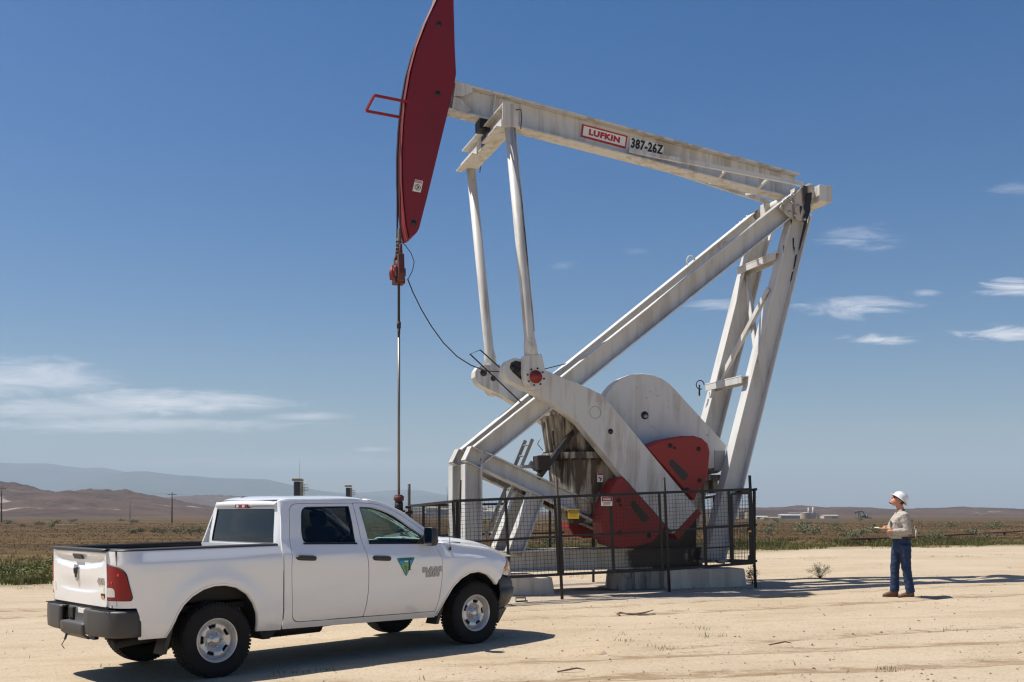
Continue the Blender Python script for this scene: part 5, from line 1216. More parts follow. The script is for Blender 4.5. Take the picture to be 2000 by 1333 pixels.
def wheel(x, y, spin, sg, mirror=True):
    w = T(tyre_mb(), 'wheel', M_rubber); 
    Rm = Matrix.Translation((x, y, .390)) @ (Matrix.Identity(4) if sg < 0 else Matrix.Rotation(math.pi, 4, 'Z'))
    w.matrix_local = Rm
    rm = T(rim_mb(), 'rim', M_rim, w)
    holes = []
    for k in range(5):
        a = spin + 2 * math.pi * k / 5; c = Vector((.148 * math.cos(a), .148 * math.sin(a))); e1 = Vector((math.cos(a), math.sin(a))); e2 = Vector((-e1.y, e1.x))
        holes.append(rnd([tuple(c + e1 * p + e2 * q) for p, q in [(-.025, -.036), (.022, -.046), (.022, .046), (-.025, .036)]], .016))
    circ = [(.207 * math.cos(t), .207 * math.sin(t)) for t in np.linspace(0, 2 * math.pi, 48, endpoint=False)]
    T(panel(MB(), circ, disc_f, .022, holes, (0, -1, 0)), 'wheel_disc', M_rim, w)
    T(MB().lathe([(.19, -.02), (.001, -.02)], 32), 'brake_backing', M_under, w)
    hc = MB().lathe([(.088, -.050), (.084, -.062), (.055, -.066), (.048, -.078), (.040, -.088), (.02, -.092), (.001, -.092)], 32); T(hc, 'hub_cap', M_rim, w)
    ln = MB()
    for k in range(5):
        a = spin + .6 + 2 * math.pi * k / 5; ln.lathe([(.014, -.055), (.014, -.084), (.009, -.090), (.001, -.090)], 10, Matrix.Translation((.068 * math.cos(a), 0, .068 * math.sin(a))))
    T(ln, 'lug_nut', M_chrome, w)
    return w
wheel(0, -.86, .55, -1); wheel(3.566, -.86, .15, -1); wheel(0, .86, .3, 1); wheel(3.566, .86, .8, 1)
# door mirrors
for sg in (-1, 1):
    mc = Vector((2.80, sg * 1.045, 1.385)); mo_ = MB()
    rows = []
    for i, (dx, sc) in enumerate([(-.05, .96), (-.04, 1.0), (0, 1.0), (.035, .92), (.06, .70), (.07, .35)]):
        rows.append([mc + Vector((dx, sc * a * .085, sc * b * .112 + (.0))) for a, b in [(-.9, -1), (.6, -1), (.95, -.7), (1, .2), (.85, .9), (.5, 1), (-.8, 1), (-1, .8), (-1, -.8)]])
    mo_.grid(rows, closed=True); mi = T(mo_, 'door_mirror', M_blkplastic, bodyparts[(sg, 'front')], solid=.01)
    T(MB().prism([mc + Vector((-.046, a * .075, b * .10)) for a, b in [(-.9, -1), (.9, -1), (.9, 1), (-.9, 1)]], (.004, 0, 0)), 'mirror_glass', M_chrome, bodyparts[(sg, 'front')])
    T(MB().prism([side(x, z, .008, sg) for x, z in [(2.66, 1.30), (2.94, 1.29), (2.80, 1.40)]], Vector((0, sg * .02, 0))).bar(side(2.82, 1.325, 0, sg), mc + Vector((0, -sg * .04, -.03)), .07, .05), 'mirror_mount', M_blkplastic, bodyparts[(sg, 'front')], bevel=.006)
# interior
def seat(x, y, w=.52):
    b = MB().box((x, y, .93), (.54, w, .16)); s_ = T(b, 'seat', M_seat, bevel=.05)
    Mt = Matrix.Rotation(R(-16), 3, 'Y'); T(MB().box((x - .30, y, 1.24), (.15, w, .60), Mt), 'seat_back', M_seat, s_, bevel=.06)
    return s_
for y in (-.38, .38):
    s_ = seat(2.02, y); Mt = Matrix.Rotation(R(-14), 3, 'Y'); T(MB().box((1.63, y, 1.62), (.10, .27, .19), Mt), 'headrest', M_seat, s_, bevel=.045); T(MB().tube([(1.66, y - .06, 1.5), (1.64, y - .06, 1.58)], .008, 6).tube([(1.66, y + .06, 1.5), (1.64, y + .06, 1.58)], .008, 6), 'headrest_post', M_chrome, s_)
rs = seat(1.34, 0, 1.45)
for y in (-.42, .42): T(MB().box((1.02, y, 1.56), (.10, .28, .14)), 'headrest', M_seat, rs, bevel=.04)
T(MB().box((2.78, 0, 1.12), (.40, 1.62, .30)).box((2.95, 0, 1.22), (.30, 1.56, .08)), 'dashboard', M_dash, bevel=.06)
sw = MB(); cw = Vector((2.52, .38, 1.22)); ax = Vector((-.85, 0, .5)).normalized(); e1 = Vector((0, 1, 0)); e2 = ax.cross(e1)
ring = [cw + (e1 * math.cos(t) + e2 * math.sin(t)) * .19 for t in np.linspace(0, 2 * math.pi, 25)]
sw.tube(ring, .016, 8, cap=False); sw.bar(cw - e1 * .18, cw + e1 * .18, .05, .03, ax); sw.tube([cw, cw - ax * .3], .04, 8); T(sw, 'steering_wheel', M_seal)
T(MB().box((2.36, 0, 1.70), (.03, .22, .075)).tube([(2.38, 0, 1.72), (2.42, 0, 1.80)], .01, 6), 'rear_view_mirror', M_seal, bevel=.01)
T(MB().box((1.5, 0, 1.845), (1.25, 1.30, .01)), 'headliner', mat('headliner_cloth', (.25, .24, .23), .9, 0, .05, 10))
# ------------------------------------------------------------------ fence round the pump
def fence():
    A = on_ground(1099, 20.1); B = on_ground(1308.5, 21.07); C = on_ground(1477, 21.95); D = Vector((-.98, 19.23, ground_z(-.98, 19.23)))
    E_ = Vector((-2.2, 23.0, ground_z(-2.2, 23.0)))
    back = Vector((-.30, .95, 0)) * 4.2
    Cb = C + Vector((-1.0, 3.9, 0)); Cb.z = ground_z(Cb.x, Cb.y)
    fr = empty('mesh_fence', D, (0, 0, 0), 'black steel mesh panel fence with leaning pipe posts around the pump jack base', 'fence')
    O_ = D
    def FB(mb, name, m, par=None, bevel=.003): 
        mb.v = [tuple(Vector(p) - O_) for p in mb.v]; return mb.build(name, m, par or fr, bevel=bevel)
    top = {}
    def post(p, pytop, Y, lean, name='fence_post'):
        z1 = CAMZ + (HOR - pytop) / F * Y; FB(MB().tube([p - Vector((0, 0, .2)), Vector((p.x + lean, p.y, z1))], .03, 10), name, M_rustiron, bevel=0)
    post(A, 936, 20.1, -.12); post(B, 933, 21.07, -.12); post(C, 929, 21.95, -.135); post(D, 938, 19.23, .05); post(E_, 955, 23.0, 0)
    wires = MB()
    def panel_run(p0, p1, zt0, zt1, zb0, zb1, ups, shear=-.08, mids=((.5, .5),), nm='panel_frame', mesh=True, w=.05):
        """a framed mesh panel between plan points; ups are fractions with uprights"""
        d = p1 - p0; d.z = 0; f = MB()
        def pt(t, k):
            q = p0 + d * t; zb = zb0 + (zb1 - zb0) * t; zt = zt0 + (zt1 - zt0) * t
            return Vector((q.x, q.y, 0)) + d.normalized() * shear * k + Vector((0, 0, zb + (zt - zb) * k))
        f.bar(pt(0, 1), pt(1, 1), w, w); f.bar(pt(0, 0), pt(1, 0), w, w)
        for t in ups: f.bar(pt(t, .0) , pt(t, 1.0), w, w, (0, 1, 0))
        for m0, m1 in mids: f.bar(pt(0, m0), pt(1, m1), w * .8, w * .8)
        FB(f, nm, M_darkiron)
        if mesh:
            L = d.length; n = int(L / .075); r = .0052
            for i in range(1, n): wires.bar(pt(i / n, .02), pt(i / n, .98), r, r, (0, 1, 0))
            for j in range(1, 20): wires.bar(pt(0, j / 20), pt(1, j / 20), r, r)
    zA = lambda py, Y: CAMZ + (HOR - py) / F * Y
    # long near side: three framed panels
    fA = on_ground(996, 19.68)
    P0 = D + Vector((0, -.04, 0)); P1 = A + Vector((-.06, -.03, 0)); P2 = B + Vector((-.09, -.03, 0)); P3 = C + Vector((-.05, -.03, 0))
    panel_run(P0, P1, zA(979, 19.2), zA(971, 20.05), zA(1133, 19.2), zA(1122.5, 20.05), (0.0, .5, .99), mids=((.47, .49),))
    panel_run(P1, P2, zA(971, 20.05), zA(962.5, 21.0), zA(1122.5, 20.05), zA(1113, 21.0), (.03, .5, .97), mids=((.49, .50),))
    panel_run(P2, P3, zA(962.5, 21.0), zA(956, 21.9), zA(1113, 21.0), zA(1100, 21.9), (.03, .45, .74, .99), mids=((.50, .52),))
    gt = MB(); d = P3 - P2; q = lambda t, z: Vector((P2.x + d.x * t - .05, P2.y + d.y * t - .03, z))
    gt.bar(q(.46, 1.42), q(.74, 1.44), .04, .04).bar(q(.47, 1.42), q(.47, .62), .04, .04, (0, 1, 0)).bar(q(.47, 1.0), q(.74, 1.02), .03, .03)
    gt.bar(q(.76, 2.08), q(.98, 2.11), .04, .04).bar(q(.76, 2.08), q(.78, .70), .04, .04, (0, 1, 0)).bar(q(.97, 2.1), q(.985, .70), .04, .04, (0, 1, 0)).bar(q(.77, .70), q(.98, .71), .04, .04).box(q(.97, 1.36), (.08, .06, .10)).box(q(.98, .78), (.08, .06, .12))
    FB(gt, 'gate', M_darkiron)
    # end and back
    panel_run(D, E_, zA(979, 19.23), 1.845, .50, .45, (.0, .33, .66, 1), 0, ((.5, .5),))
    Bk = [E_, E_.lerp(Cb, .33), E_.lerp(Cb, .66), Cb]
    for a, b in zip(Bk, Bk[1:]):
        panel_run(a, b, 1.86 + .022 * (a.x + 2), 1.86 + .022 * (b.x + 2), .55, .58, (0.01, .5, .99), 0, ((.5, .5),))
        FB(MB().tube([a - Vector((0, 0, .2)), Vector((a.x, a.y, 2.32))], .03, 10), 'fence_post', M_rustiron, bevel=0)
    panel_run(C, Cb, zA(956, 21.9), 1.95, .72, .6, (0.02, .5, .99), 0, ((.5, .5),))
    FB(MB().tube([Cb - Vector((0, 0, .2)), Vector((Cb.x, Cb.y, 2.3))], .03, 10), 'fence_post', M_rustiron, bevel=0)
    wo = FB(wires, 'wire_mesh', M_darkiron, bevel=0); wo['kind'] = 'stuff'
    # signs wired to the near side
    def sgn(name, px0, py0, px1, py1, Y, m, label):
        p0, p1, p2, p3 = [at(a, b, Y) for a, b in ((px0, py0), (px1, py0), (px1, py1), (px0, py1))]
        X = Vector((math.cos(R(23)), math.sin(R(23)), 0)); c = (p0 + p2) / 2; w = (p1 - p0).length * 1.06; h = (p0 - p3).length
        Zv = X.cross(Vector((0, 0, 1))); Mx = Matrix(((X.x, 0, Zv.x, c.x), (X.y, 0, Zv.y, c.y), (0, 1, 0, c.z), (0, 0, 0, 1)))
        o = FB(MB().box((0, 0, 0), (w, h, .008)).xform(Mx), name, m); o['label'] = label; return o, Mx, w, h
    o, Mx, w, h = sgn('danger_sign', 1173.5, 971, 1196.5, 988.5, 20.25, M_signw, 'white danger sign with red oval heading')
    el = MB(); el.prism([Mx @ Vector((w * .42 * math.cos(t), h * .24 + h * .20 * math.sin(t), .005)) for t in np.linspace(0, 2 * math.pi, 24, endpoint=False)], Mx.to_3x3() @ Vector((0, 0, .003)))
    bl = MB().box((0, h * .24, .005), (w * .95, h * .46, .002)).xform(Mx); FB(bl, 'black_band', M_signk, o, 0)
    FB(el, 'red_oval', M_signr, o, 0); FB(text_mb('DANGER', h * .24, Mx @ Matrix.Translation((0, h * .24, .010)), .002, .001, 1.0), 'danger_word', M_signw, o, 0)
    ln = MB()
    for k, (a, b) in enumerate([(-.38, .38), (-.3, .32), (-.36, .28)]): ln.box(((a + b) / 2 * w, -h * (.12 + .13 * k), .006), ((b - a) * w, h * .045, .002))
    FB(ln.xform(Mx), 'fine_print', M_signk, o, 0)
    o, Mx, w, h = sgn('caution_sign', 1108.5, 995, 1131.5, 1013.5, 20.0, M_signy, 'yellow caution sign with black heading')
    FB(MB().box((0, h * .29, .005), (w * .92, h * .30, .002)).xform(Mx), 'black_band', M_signk, o, 0)
    FB(text_mb('CAUTION', h * .22, Mx @ Matrix.Translation((0, h * .29, .009)), .002, .001, 1.0), 'caution_word', M_signy, o, 0)
    ln = MB()
    for k, (a, b) in enumerate([(-.36, .40), (-.40, .30), (-.3, .36)]): ln.box(((a + b) / 2 * w, h * (.04 - .14 * k), .006), ((b - a) * w, h * .04, .002))
    FB(ln.xform(Mx), 'fine_print', M_signk, o, 0)
    q = at(1464.5, 1038, 21.7); FB(MB().box(q, (.06, .02, .04)), 'orange_tag', M_lampA)
fence()

# ------------------------------------------------------------------ wellhead at the foot of the polished rod
def wellhead():
    b = PO + PU * cb.x; b.z = ground_z(b.x, b.y)
    w = empty('oil_wellhead', b, (0, 0, PH), 'rusty wellhead with red stuffing box and valves, partly hidden behind the truck', 'wellhead')
    def B_(mb, n, m, par=None): return mb.build(n, m, par or w, bevel=0)
    B_(MB().tube([(0, 0, 0), (0, 0, .9)], .12, 16).tube([(0, 0, .3), (0, 0, .38)], .22, 16).tube([(0, 0, .85), (0, 0, .93)], .2, 16), 'casing_head', M_rustiron)
    B_(MB().tube([(0, 0, .9), (0, 0, 1.55)], .085, 14).tube([(-.5, 0, 1.15), (.6, 0, 1.15)], .06, 12).tube([(0, -.4, 1.35), (0, .4, 1.35)], .05, 12), 'pumping_tee', M_rustiron)
    B_(MB().tube([(0, 0, 1.55), (0, 0, 1.70)], .075, 14).tube([(0, 0, 1.70), (0, 0, 1.74)], .13, 14).tube([(0, 0, 1.74), (0, 0, 1.90)], [.085, .085], 14), 'lower_packing', M_darkiron)
    B_(MB().tube([(0, 0, 1.88), (0, 0, 1.93)], .075, 14).tube([(0, 0, 1.93), (0, 0, 2.02)], .10, 14).tube([(0, 0, 2.02), (0, 0, 2.05)], [.10, .05], 14), 'stuffing_box', M_redrust)
    for s_ in (-1, 1):
        v = MB().tube([(s_ * .35, -.02, 1.15), (s_ * .35, -.28, 1.15)], .025, 8).ball((s_ * .35, 0, 1.15), .11, 10, 8)
        rr = [Vector((s_ * .35 + .11 * math.cos(t), -.28, 1.15 + .11 * math.sin(t))) for t in np.linspace(0, 2 * math.pi, 17)]; v.tube(rr, .014, 6, cap=False); v.bar(rr[0], rr[8], .015, .015); v.bar(rr[4], rr[12], .015, .015)
        B_(v, 'valve', M_darkiron)
    gmk = MB().lathe([(.001, -.05), (.09, -.05), (.095, -.04), (.095, 0), (.001, 0)], 20, Matrix.Translation((.12, -.3, 1.45))); g = B_(gmk, 'pressure_gauge', M_darkiron); B_(MB().lathe([(.001, -.054), (.08, -.054), (.08, -.052)], 20, Matrix.Translation((.12, -.3, 1.45))), 'gauge_face', M_signw, g)
    B_(MB().tube([(0, -.1, 1.35), (.12, -.25, 1.40)], .02, 6).tube([(.14, 0, 1.68), (.28, 0, 1.70)], .03, 8).tube([(.14, 0, 1.80), (.24, .02, 1.80)], .025, 8), 'side_fitting', M_darkiron)
    fl = MB().tube([(.6, 0, 1.15), (.75, 0, 1.15), (.8, 0, 1.05), (.8, 0, .1), (.85, .3, .05), (1.2, 2.2, .06)], .05, 10); B_(fl, 'flow_line', M_rustiron)
wellhead()

# ------------------------------------------------------------------ person in hard hat
M_skin = mat('sunburnt_skin', (.50, .23, .155), .55, 0, .10, 14)
M_jean = mat('blue_denim', (.010, .030, .085), .8, 0, .35, 7, bump=.3, bscale=120)
M_boot = mat('brown_leather', (.14, .062, .030), .55, 0, .25, 14)
M_sole = mat('boot_sole', (.03, .022, .018), .8)
M_hat = mat('white_hard_hat', (.80, .79, .77), .3, 0, .02, 6, coat=.5)
M_hair = mat('dark_brown_hair', (.035, .02, .013), .7, 0, .3, 40)
M_pad = mat('yellow_paper', (.85, .50, .08), .7, 0, .05, 10)
M_paper = mat('white_paper', (.78, .78, .74), .7, 0, .03, 10)
def shirt_mat():
    m = bpy.data.materials.new('checked_shirt_cloth'); m.use_nodes = True; t = NT(m.node_tree); b = m.node_tree.nodes['Principled BSDF']
    tc = t.n('ShaderNodeTexCoord'); sep = t.n('ShaderNodeSeparateXYZ', in_0=tc.outputs['Object']); x, y, z = sep.outputs
    g = lambda c, k, w: t.m('LESS_THAN', t.m('FRACT', t.m('MULTIPLY', c, k)), w)
    h = t.m('ADD', x, y)
    k = t.m('MULTIPLY', t.m('ADD', g(z, 38.0, .3), g(h, 38.0, .3)), .4)
    c = t.mix(k, (.44, .40, .35), (.19, .16, .14)); c = t.mix(t.m('MULTIPLY', t.m('ADD', g(z, 12.7, .12), g(h, 12.7, .12)), .35), c, (.60, .56, .50))
    n = t.noise(tc.outputs['Object'], 6, 4, .6); c = t.mix(t.m('MULTIPLY', n, .3), c, (.28, .24, .21))
    m.node_tree.links.new(c, b.inputs['Base Color']); b.inputs['Roughness'].default_value = .85
    bn = t.n('ShaderNodeBump', in_Strength=.4, in_Distance=.02, in_Height=t.noise(t.vmul(tc.outputs['Object'], (1, 1, 1.6)), 11, 3, .5)); m.node_tree.links.new(bn.outputs[0], b.inputs['Normal'])
    return m
M_shirt = shirt_mat()
def ell(c, rx, ry, z, n=20, p=2.0, twist=0.0, tilt=0.0):
    out = []
    for k in range(n):
        t = 2 * math.pi * k / n; a, b = math.cos(t), math.sin(t)
        a = math.copysign(abs(a) ** (2 / p), a); b = math.copysign(abs(b) ** (2 / p), b)
        out.append(Vector((c[0] + rx * a, c[1] + ry * b, z + tilt * a)))
    return out
def loft(mb, rings):
    mb.grid([r + r[:1] for r in rings]) if False else mb.grid(rings, closed=True)
    for r in (rings[0], rings[-1]):
        b = len(mb.v); mb.v += [tuple(p) for p in r]; mb.f.append(tuple(range(b, b + len(r)))); mb.sm.append(True)
    return mb
def fuse(mb, name, m, par, voxel=.008, smooth=4, wr=0.0, wscale=9.0):
    me = bpy.data.meshes.new(name); me.from_pydata(mb.v, [], mb.f); me.update()
    bm = bmesh.new(); bm.from_mesh(me); bmesh.ops.remove_doubles(bm, verts=bm.verts, dist=1e-5); bmesh.ops.recalc_face_normals(bm, faces=bm.faces); bm.to_mesh(me); bm.free()
    o = bpy.data.objects.new(name, me); COL.objects.link(o)
    r = o.modifiers.new('fuse', 'REMESH'); r.mode = 'VOXEL'; r.voxel_size = voxel; r.use_smooth_shade = True
    s = o.modifiers.new('soft', 'SMOOTH'); s.iterations = smooth; s.factor = .5
    dg = bpy.context.evaluated_depsgraph_get(); m2 = bpy.data.meshes.new_from_object(o.evaluated_get(dg)); o.modifiers.clear(); o.data = m2; bpy.data.meshes.remove(me)
    if wr:
        nn = [v.normal.copy() for v in m2.vertices]
        for v, q in zip(m2.vertices, nn):
            c = v.co; v.co = c + q * wr * (mnoise.noise(Vector((c.x * wscale, c.y * wscale, c.z * wscale * 1.8))) + .5 * mnoise.noise(Vector((c.x * 22 + c.z * 12, c.y * 22, c.z * 34))))
    m2.polygons.foreach_set('use_smooth', [True] * len(m2.polygons)); m2.materials.clear(); m2.materials.append(m)
    if par: o.parent = par
    return o
def person():
    fp = on_ground(1758, 18.95); fp.z += relief(fp.x, fp.y)
    rot = R(-6)
    # local frame: faces -x; y away from the camera; z up. near leg = -y
    b = MB()
    # neck and head, tipped back to look up at the horse head
    HT = Matrix.Translation((-.066, 0, 1.655)) @ Matrix.Rotation(R(37), 4, 'Y')
    H = lambda x, y, z: HT @ Vector((x, y, z))
    b.tube([(.02, 0, 1.50), (.0, 0, 1.58), H(.02, 0, .03)], [.068, .060, .062], 14)
    loft(b, [[H(*p) for p in ell((cx, 0), rx, ry, z, 20)] for cx, rx, ry, z in [(-.050, .030, .026, -.062), (-.042, .055, .046, -.045), (-.028, .078, .060, -.015), (-.012, .092, .069, .03), (-.004, .098, .074, .08), (.0, .099, .076, .12), (.002, .09, .070, .16), (.004, .06, .05, .19), (.005, .02, .02, .20)]])
    b.tube([H(-.093, 0, .085), H(-.108, 0, .055), H(-.120, 0, .032), H(-.098, 0, .020)], [.010, .014, .018, .011], 8)     # nose
    b.tube([H(-.100, -.022, -.002), H(-.106, 0, .0), H(-.100, .022, -.002)], .009, 8); b.tube([H(-.096, -.02, -.016), H(-.101, 0, -.017), H(-.096, .02, -.016)], .009, 8)   # lips
    b.ball(H(-.088, 0, -.05), .022, 10, 8); b.tube([H(-.088, -.05, .098), H(-.098, 0, .100), H(-.088, .05, .098)], .012, 8)
    for s_ in (-1, 1):
        b.tube([H(.012, s_ * .072, .07), H(.022, s_ * .086, .075), H(.024, s_ * .086, .045), H(.012, s_ * .078, .025)], [.010, .014, .012, .009], 8)   # ears
    # hidden trunk joins head, hands and legs into one figure
    loft(b, [ell((cx, 0), rx, ry, z) for cx, rx, ry, z in [(.01, .10, .14, .98), (-.02, .115, .15, 1.1), (-.03, .115, .15, 1.25), (-.02, .11, .16, 1.4), (.01, .07, .10, 1.5)]])
    sh_n, sh_f = Vector((.025, -.19, 1.435)), Vector((.01, .19, 1.435))
    el_n, el_f = Vector((.085, -.235, 1.17)), Vector((.045, .235, 1.18))
    wr_n, wr_f = Vector((-.165, -.135, 1.165)), Vector((-.205, .085, 1.235))
    for s_, e_, w_ in ((sh_n, el_n, wr_n), (sh_f, el_f, wr_f)): b.tube([s_, e_, w_], [.04, .035, .026], 10)
    # near hand: palm up under the pad, thumb on top; far hand holds a pen
    def hand(w_, d, up, side_s, curl, hold):
        d = d.normalized(); up = (up - d * up.dot(d)).normalized(); sd = d.cross(up) * side_s
        pc = w_ + d * .045; b.tube([w_ - d * .02, w_ + d * .01, pc, w_ + d * .085], [.024, .029, .036, .030], 10)
        for k, (o_, L) in enumerate(((.030, .070), (.010, .078), (-.010, .073), (-.029, .058))):
            p0 = w_ + d * .085 + sd * o_; p1 = p0 + (d * math.cos(curl) + up * math.sin(curl)) * L * .45; p2 = p1 + (d * math.cos(curl * 2.2) + up * math.sin(curl * 2.2)) * L * .33; p3 = p2 + (d * math.cos(curl * 3.2) + up * math.sin(curl * 3.2)) * L * .25
            b.tube([p0 - d * .012, p0, p1, p2, p3], [.0105, .0105, .0100, .0092, .0075], 8)
        t0 = w_ + d * .03 + sd * .030; t1 = t0 + sd * .028 + d * .022 + up * .012; t2 = t1 + d * .030 + up * .018 - sd * .004; t3 = t2 + d * .020 + up * .006 - sd * .010
        b.tube([t0, t1, t2, t3], [.014, .012, .0105, .008], 8)
    hand(wr_n, Vector((-.95, .35, -.05)), Vector((0, 0, 1)), 1, .42, True)
    hand(wr_f, Vector((-.80, -.55, -.15)), Vector((.1, 0, -1)), 1, .55, True)
    near = [Vector((.05, -.095, .95)), Vector((.080, -.105, .52)), Vector((.150, -.105, .10))]
    far_ = [Vector((-.01, .095, .95)), Vector((-.060, .11, .53)), Vector((-.065, .12, .10))]
    for lg in (near, far_): b.tube(lg, [.07, .05, .04], 12); b.tube([lg[2], lg[2] + Vector((-.02, 0, -.05)), lg[2] + Vector((-.12, 0, -.065))], [.038, .035, .03], 10)
    body = fuse(b, 'person', M_skin, None, .0055, 2)
    body.location = fp; body.rotation_euler = (0, 0, rot)
    tag(body, 'person in white hard hat, checked shirt and blue jeans looking up at the pump jack', 'person')
    # shirt
    s = MB()
    loft(s, [ell((cx, 0), rx, ry, z, 24, 2.3) for cx, rx, ry, z in [(-.008, .148, .174, 1.035), (-.028, .164, .182, 1.07), (-.045, .166, .184, 1.14), (-.050, .160, .186, 1.23), (-.040, .150, .194, 1.32), (-.012, .132, .200, 1.40), (.012, .105, .185, 1.455), (.015, .088, .13, 1.495), (.012, .074, .085, 1.525)]])
    for s0, e_, w_ in ((sh_n, el_n, wr_n), (sh_f, el_f, wr_f)):
        i0_ = Vector((s0.x, s0.y * .75, s0.z)); d = (w_ - e_).normalized()
        s.tube([i0_, s0, s0.lerp(e_, .5), e_.lerp(s0, .12), e_, e_.lerp(w_, .15), e_.lerp(w_, .6), w_ - d * .015], [.085, .080, .072, .068, .066, .062, .052, .041], 16)
    so_ = fuse(s, 'shirt', M_shirt, body, .008, 2, .009)
    cl_ = MB(); rows = []
    for k in range(21):
        t = .55 + (2 * math.pi - 1.1) * k / 20 + math.pi; a, c_ = math.cos(t), math.sin(t); rows.append([Vector((.010 + .078 * a, .085 * c_, 1.500 + .012 * a)), Vector((.006 + .074 * a, .078 * c_, 1.548 + .012 * a)), Vector((.006 + .086 * a, .092 * c_, 1.512 + .012 * a))])
    cl_.grid(rows); cl_.build('collar', M_shirt, so_).modifiers.new('solid', 'SOLIDIFY').thickness = .006
    pk = MB().box((-.186, -.085, 1.30), (.02, .10, .12), Matrix.Rotation(R(-18), 3, 'Z')); pk.build('shirt_pocket', M_shirt, so_, bevel=.008)
    # jeans
    j = MB()
    loft(j, [ell((cx, 0), rx, ry, z, 22, 2.2) for cx, rx, ry, z in [(.012, .134, .166, 1.065), (.024, .142, .172, 1.0), (.040, .150, .178, .93), (.034, .140, .178, .86), (.02, .10, .14, .80)]])
    def leg(pts):
        rr = [.112, .106, .096, .087, .080, .076, .076, .078, .081]; j.tube(pts, rr, 18)
    n_, k_, a_ = near; leg([n_ + Vector((-.0, 0, -.02)), n_.lerp(k_, .25), n_.lerp(k_, .5), n_.lerp(k_, .8), k_, k_.lerp(a_, .3), k_.lerp(a_, .6), k_.lerp(a_, .85), a_ + Vector((0, 0, -.01))])
    n_, k_, a_ = far_; leg([n_ + Vector((.01, 0, -.02)), n_.lerp(k_, .25), n_.lerp(k_, .5), n_.lerp(k_, .8), k_, k_.lerp(a_, .3), k_.lerp(a_, .6), k_.lerp(a_, .85), a_ + Vector((0, 0, -.01))])
    jo = fuse(j, 'jeans', M_jean, body, .008, 3, .009, 9)
    MB().grid([[p, p + Vector((0, 0, .034))] for p in (lambda r_: r_ + r_[:1])(ell((.004, 0), .142, .174, 1.035, 28, 2.2))]).build('belt', M_sole, body, solid=.006)
    # boots
    for lg, nm in ((near, 'n'), (far_, 'f')):
        a = lg[2]; bt = MB(); yaw = -.04 if nm == 'n' else .05; Mx = Matrix.Translation((a.x, a.y, 0)) @ Matrix.Rotation(yaw, 4, 'Z')
        bt.tube([Mx @ Vector(p) for p in [(.0, 0, .16), (.005, 0, .10), (-.01, 0, .065)]], [.052, .054, .052], 14)
        loft(bt, [[Mx @ Vector((x, y_ * w, z0 + h * zz_)) for y_, zz_ in [(-1, 0), (-1, .45), (-.7, .85), (0, 1.0), (.7, .85), (1, .45), (1, 0)]] for x, w, z0, h in [(.062, .030, .015, .075), (.045, .040, .015, .10), (0, .043, .015, .10), (-.06, .045, .015, .092), (-.12, .050, .015, .072), (-.165, .046, .015, .058), (-.195, .030, .016, .042), (-.208, .012, .018, .024)]])
        bo_ = fuse(bt, 'boot', M_boot, body, .007, 3)
        sl_ = MB().prism([Mx @ Vector((x, y_, 0)) for x, y_ in [(.066, -.028), (.066, .028), (.02, .044), (-.06, .044), (-.13, .052), (-.185, .040), (-.212, .012), (-.212, -.012), (-.185, -.040), (-.13, -.052), (-.06, -.044), (.02, -.044)]], (0, 0, .020)); sl_.build('boot_sole', M_sole, bo_, bevel=.004)
    # hard hat with a full brim, sunglasses, hair
    hm = MB(); rows = []
    for r_, z in [(.0, .225), (.04, .222), (.08, .205), (.105, .178), (.120, .140), (.126, .108), (.132, .100), (.160, .086), (.166, .080), (.160, .079), (.124, .092)]:
        rows.append([H(.004 + r_ * 1.12 * math.cos(t), r_ * .98 * math.sin(t), z - (.012 if r_ > .13 and math.cos(t) < 0 else 0) * abs(math.cos(t)) * 0) for t in np.linspace(0, 2 * math.pi, 32, endpoint=False)])
    hat = hm.grid(rows, closed=True).build('hard_hat', M_hat, body)
    rg = MB()
    for yy in (-.03, .0, .03): rg.tube([H(.004 + .13 * math.cos(t), yy, .105 + .125 * math.sin(t)) for t in np.linspace(.35, math.pi - .35, 12)], .009, 6)
    rg.build('hat_ridge', M_hat, hat)
    gl = MB()
    for s_ in (-1, 1):
        gl.prism([H(-.106 + (.012 if abs(y_) > .04 else 0), s_ * y_, z) for y_, z in [(.010, .083), (.058, .086), (.060, .062), (.045, .052), (.016, .055)]], HT.to_3x3() @ Vector((-.006, 0, 0))); gl.bar(H(-.09, s_ * .066, .08), H(.01, s_ * .078, .078), .005, .010)
    gl.bar(H(-.110, -.012, .08), H(-.110, .012, .08), .004, .006); gl.build('sunglasses', M_seal, body)
    hr = MB(); loft(hr, [[H(*p) for p in ell((cx, 0), rx, ry, z, 18)] for cx, rx, ry, z in [(.058, .036, .050, .005), (.050, .052, .066, .04), (.030, .074, .079, .09), (.022, .080, .080, .125)]]); hr.build('hair', M_hair, body)
    gt = MB().ball(H(-.098, 0, -.050), .016, 8, 6).ball(H(-.085, -.018, -.056), .014, 8, 6).ball(H(-.085, .018, -.056), .014, 8, 6); gt.build('goatee', M_hair, body)
    MW = Matrix.Translation(fp) @ Matrix.Rotation(rot, 4, 'Z')
    # pad and pen, held in the hands
    Mp = MW @ Matrix.Translation((-.285, -.035, 1.208)) @ Matrix.Rotation(R(10), 4, 'Z') @ Matrix.Rotation(R(10), 4, 'Y')
    pad = MB().box((0, 0, 0), (.27, .19, .010)).build('note_pad', M_paper); pad.matrix_world = Mp; tag(pad, 'yellow note pad held flat in the hands of the person in the hard hat', 'note pad')
    MB().box((.004, 0, .0075), (.258, .186, .005)).build('yellow_sheet', M_pad, pad)
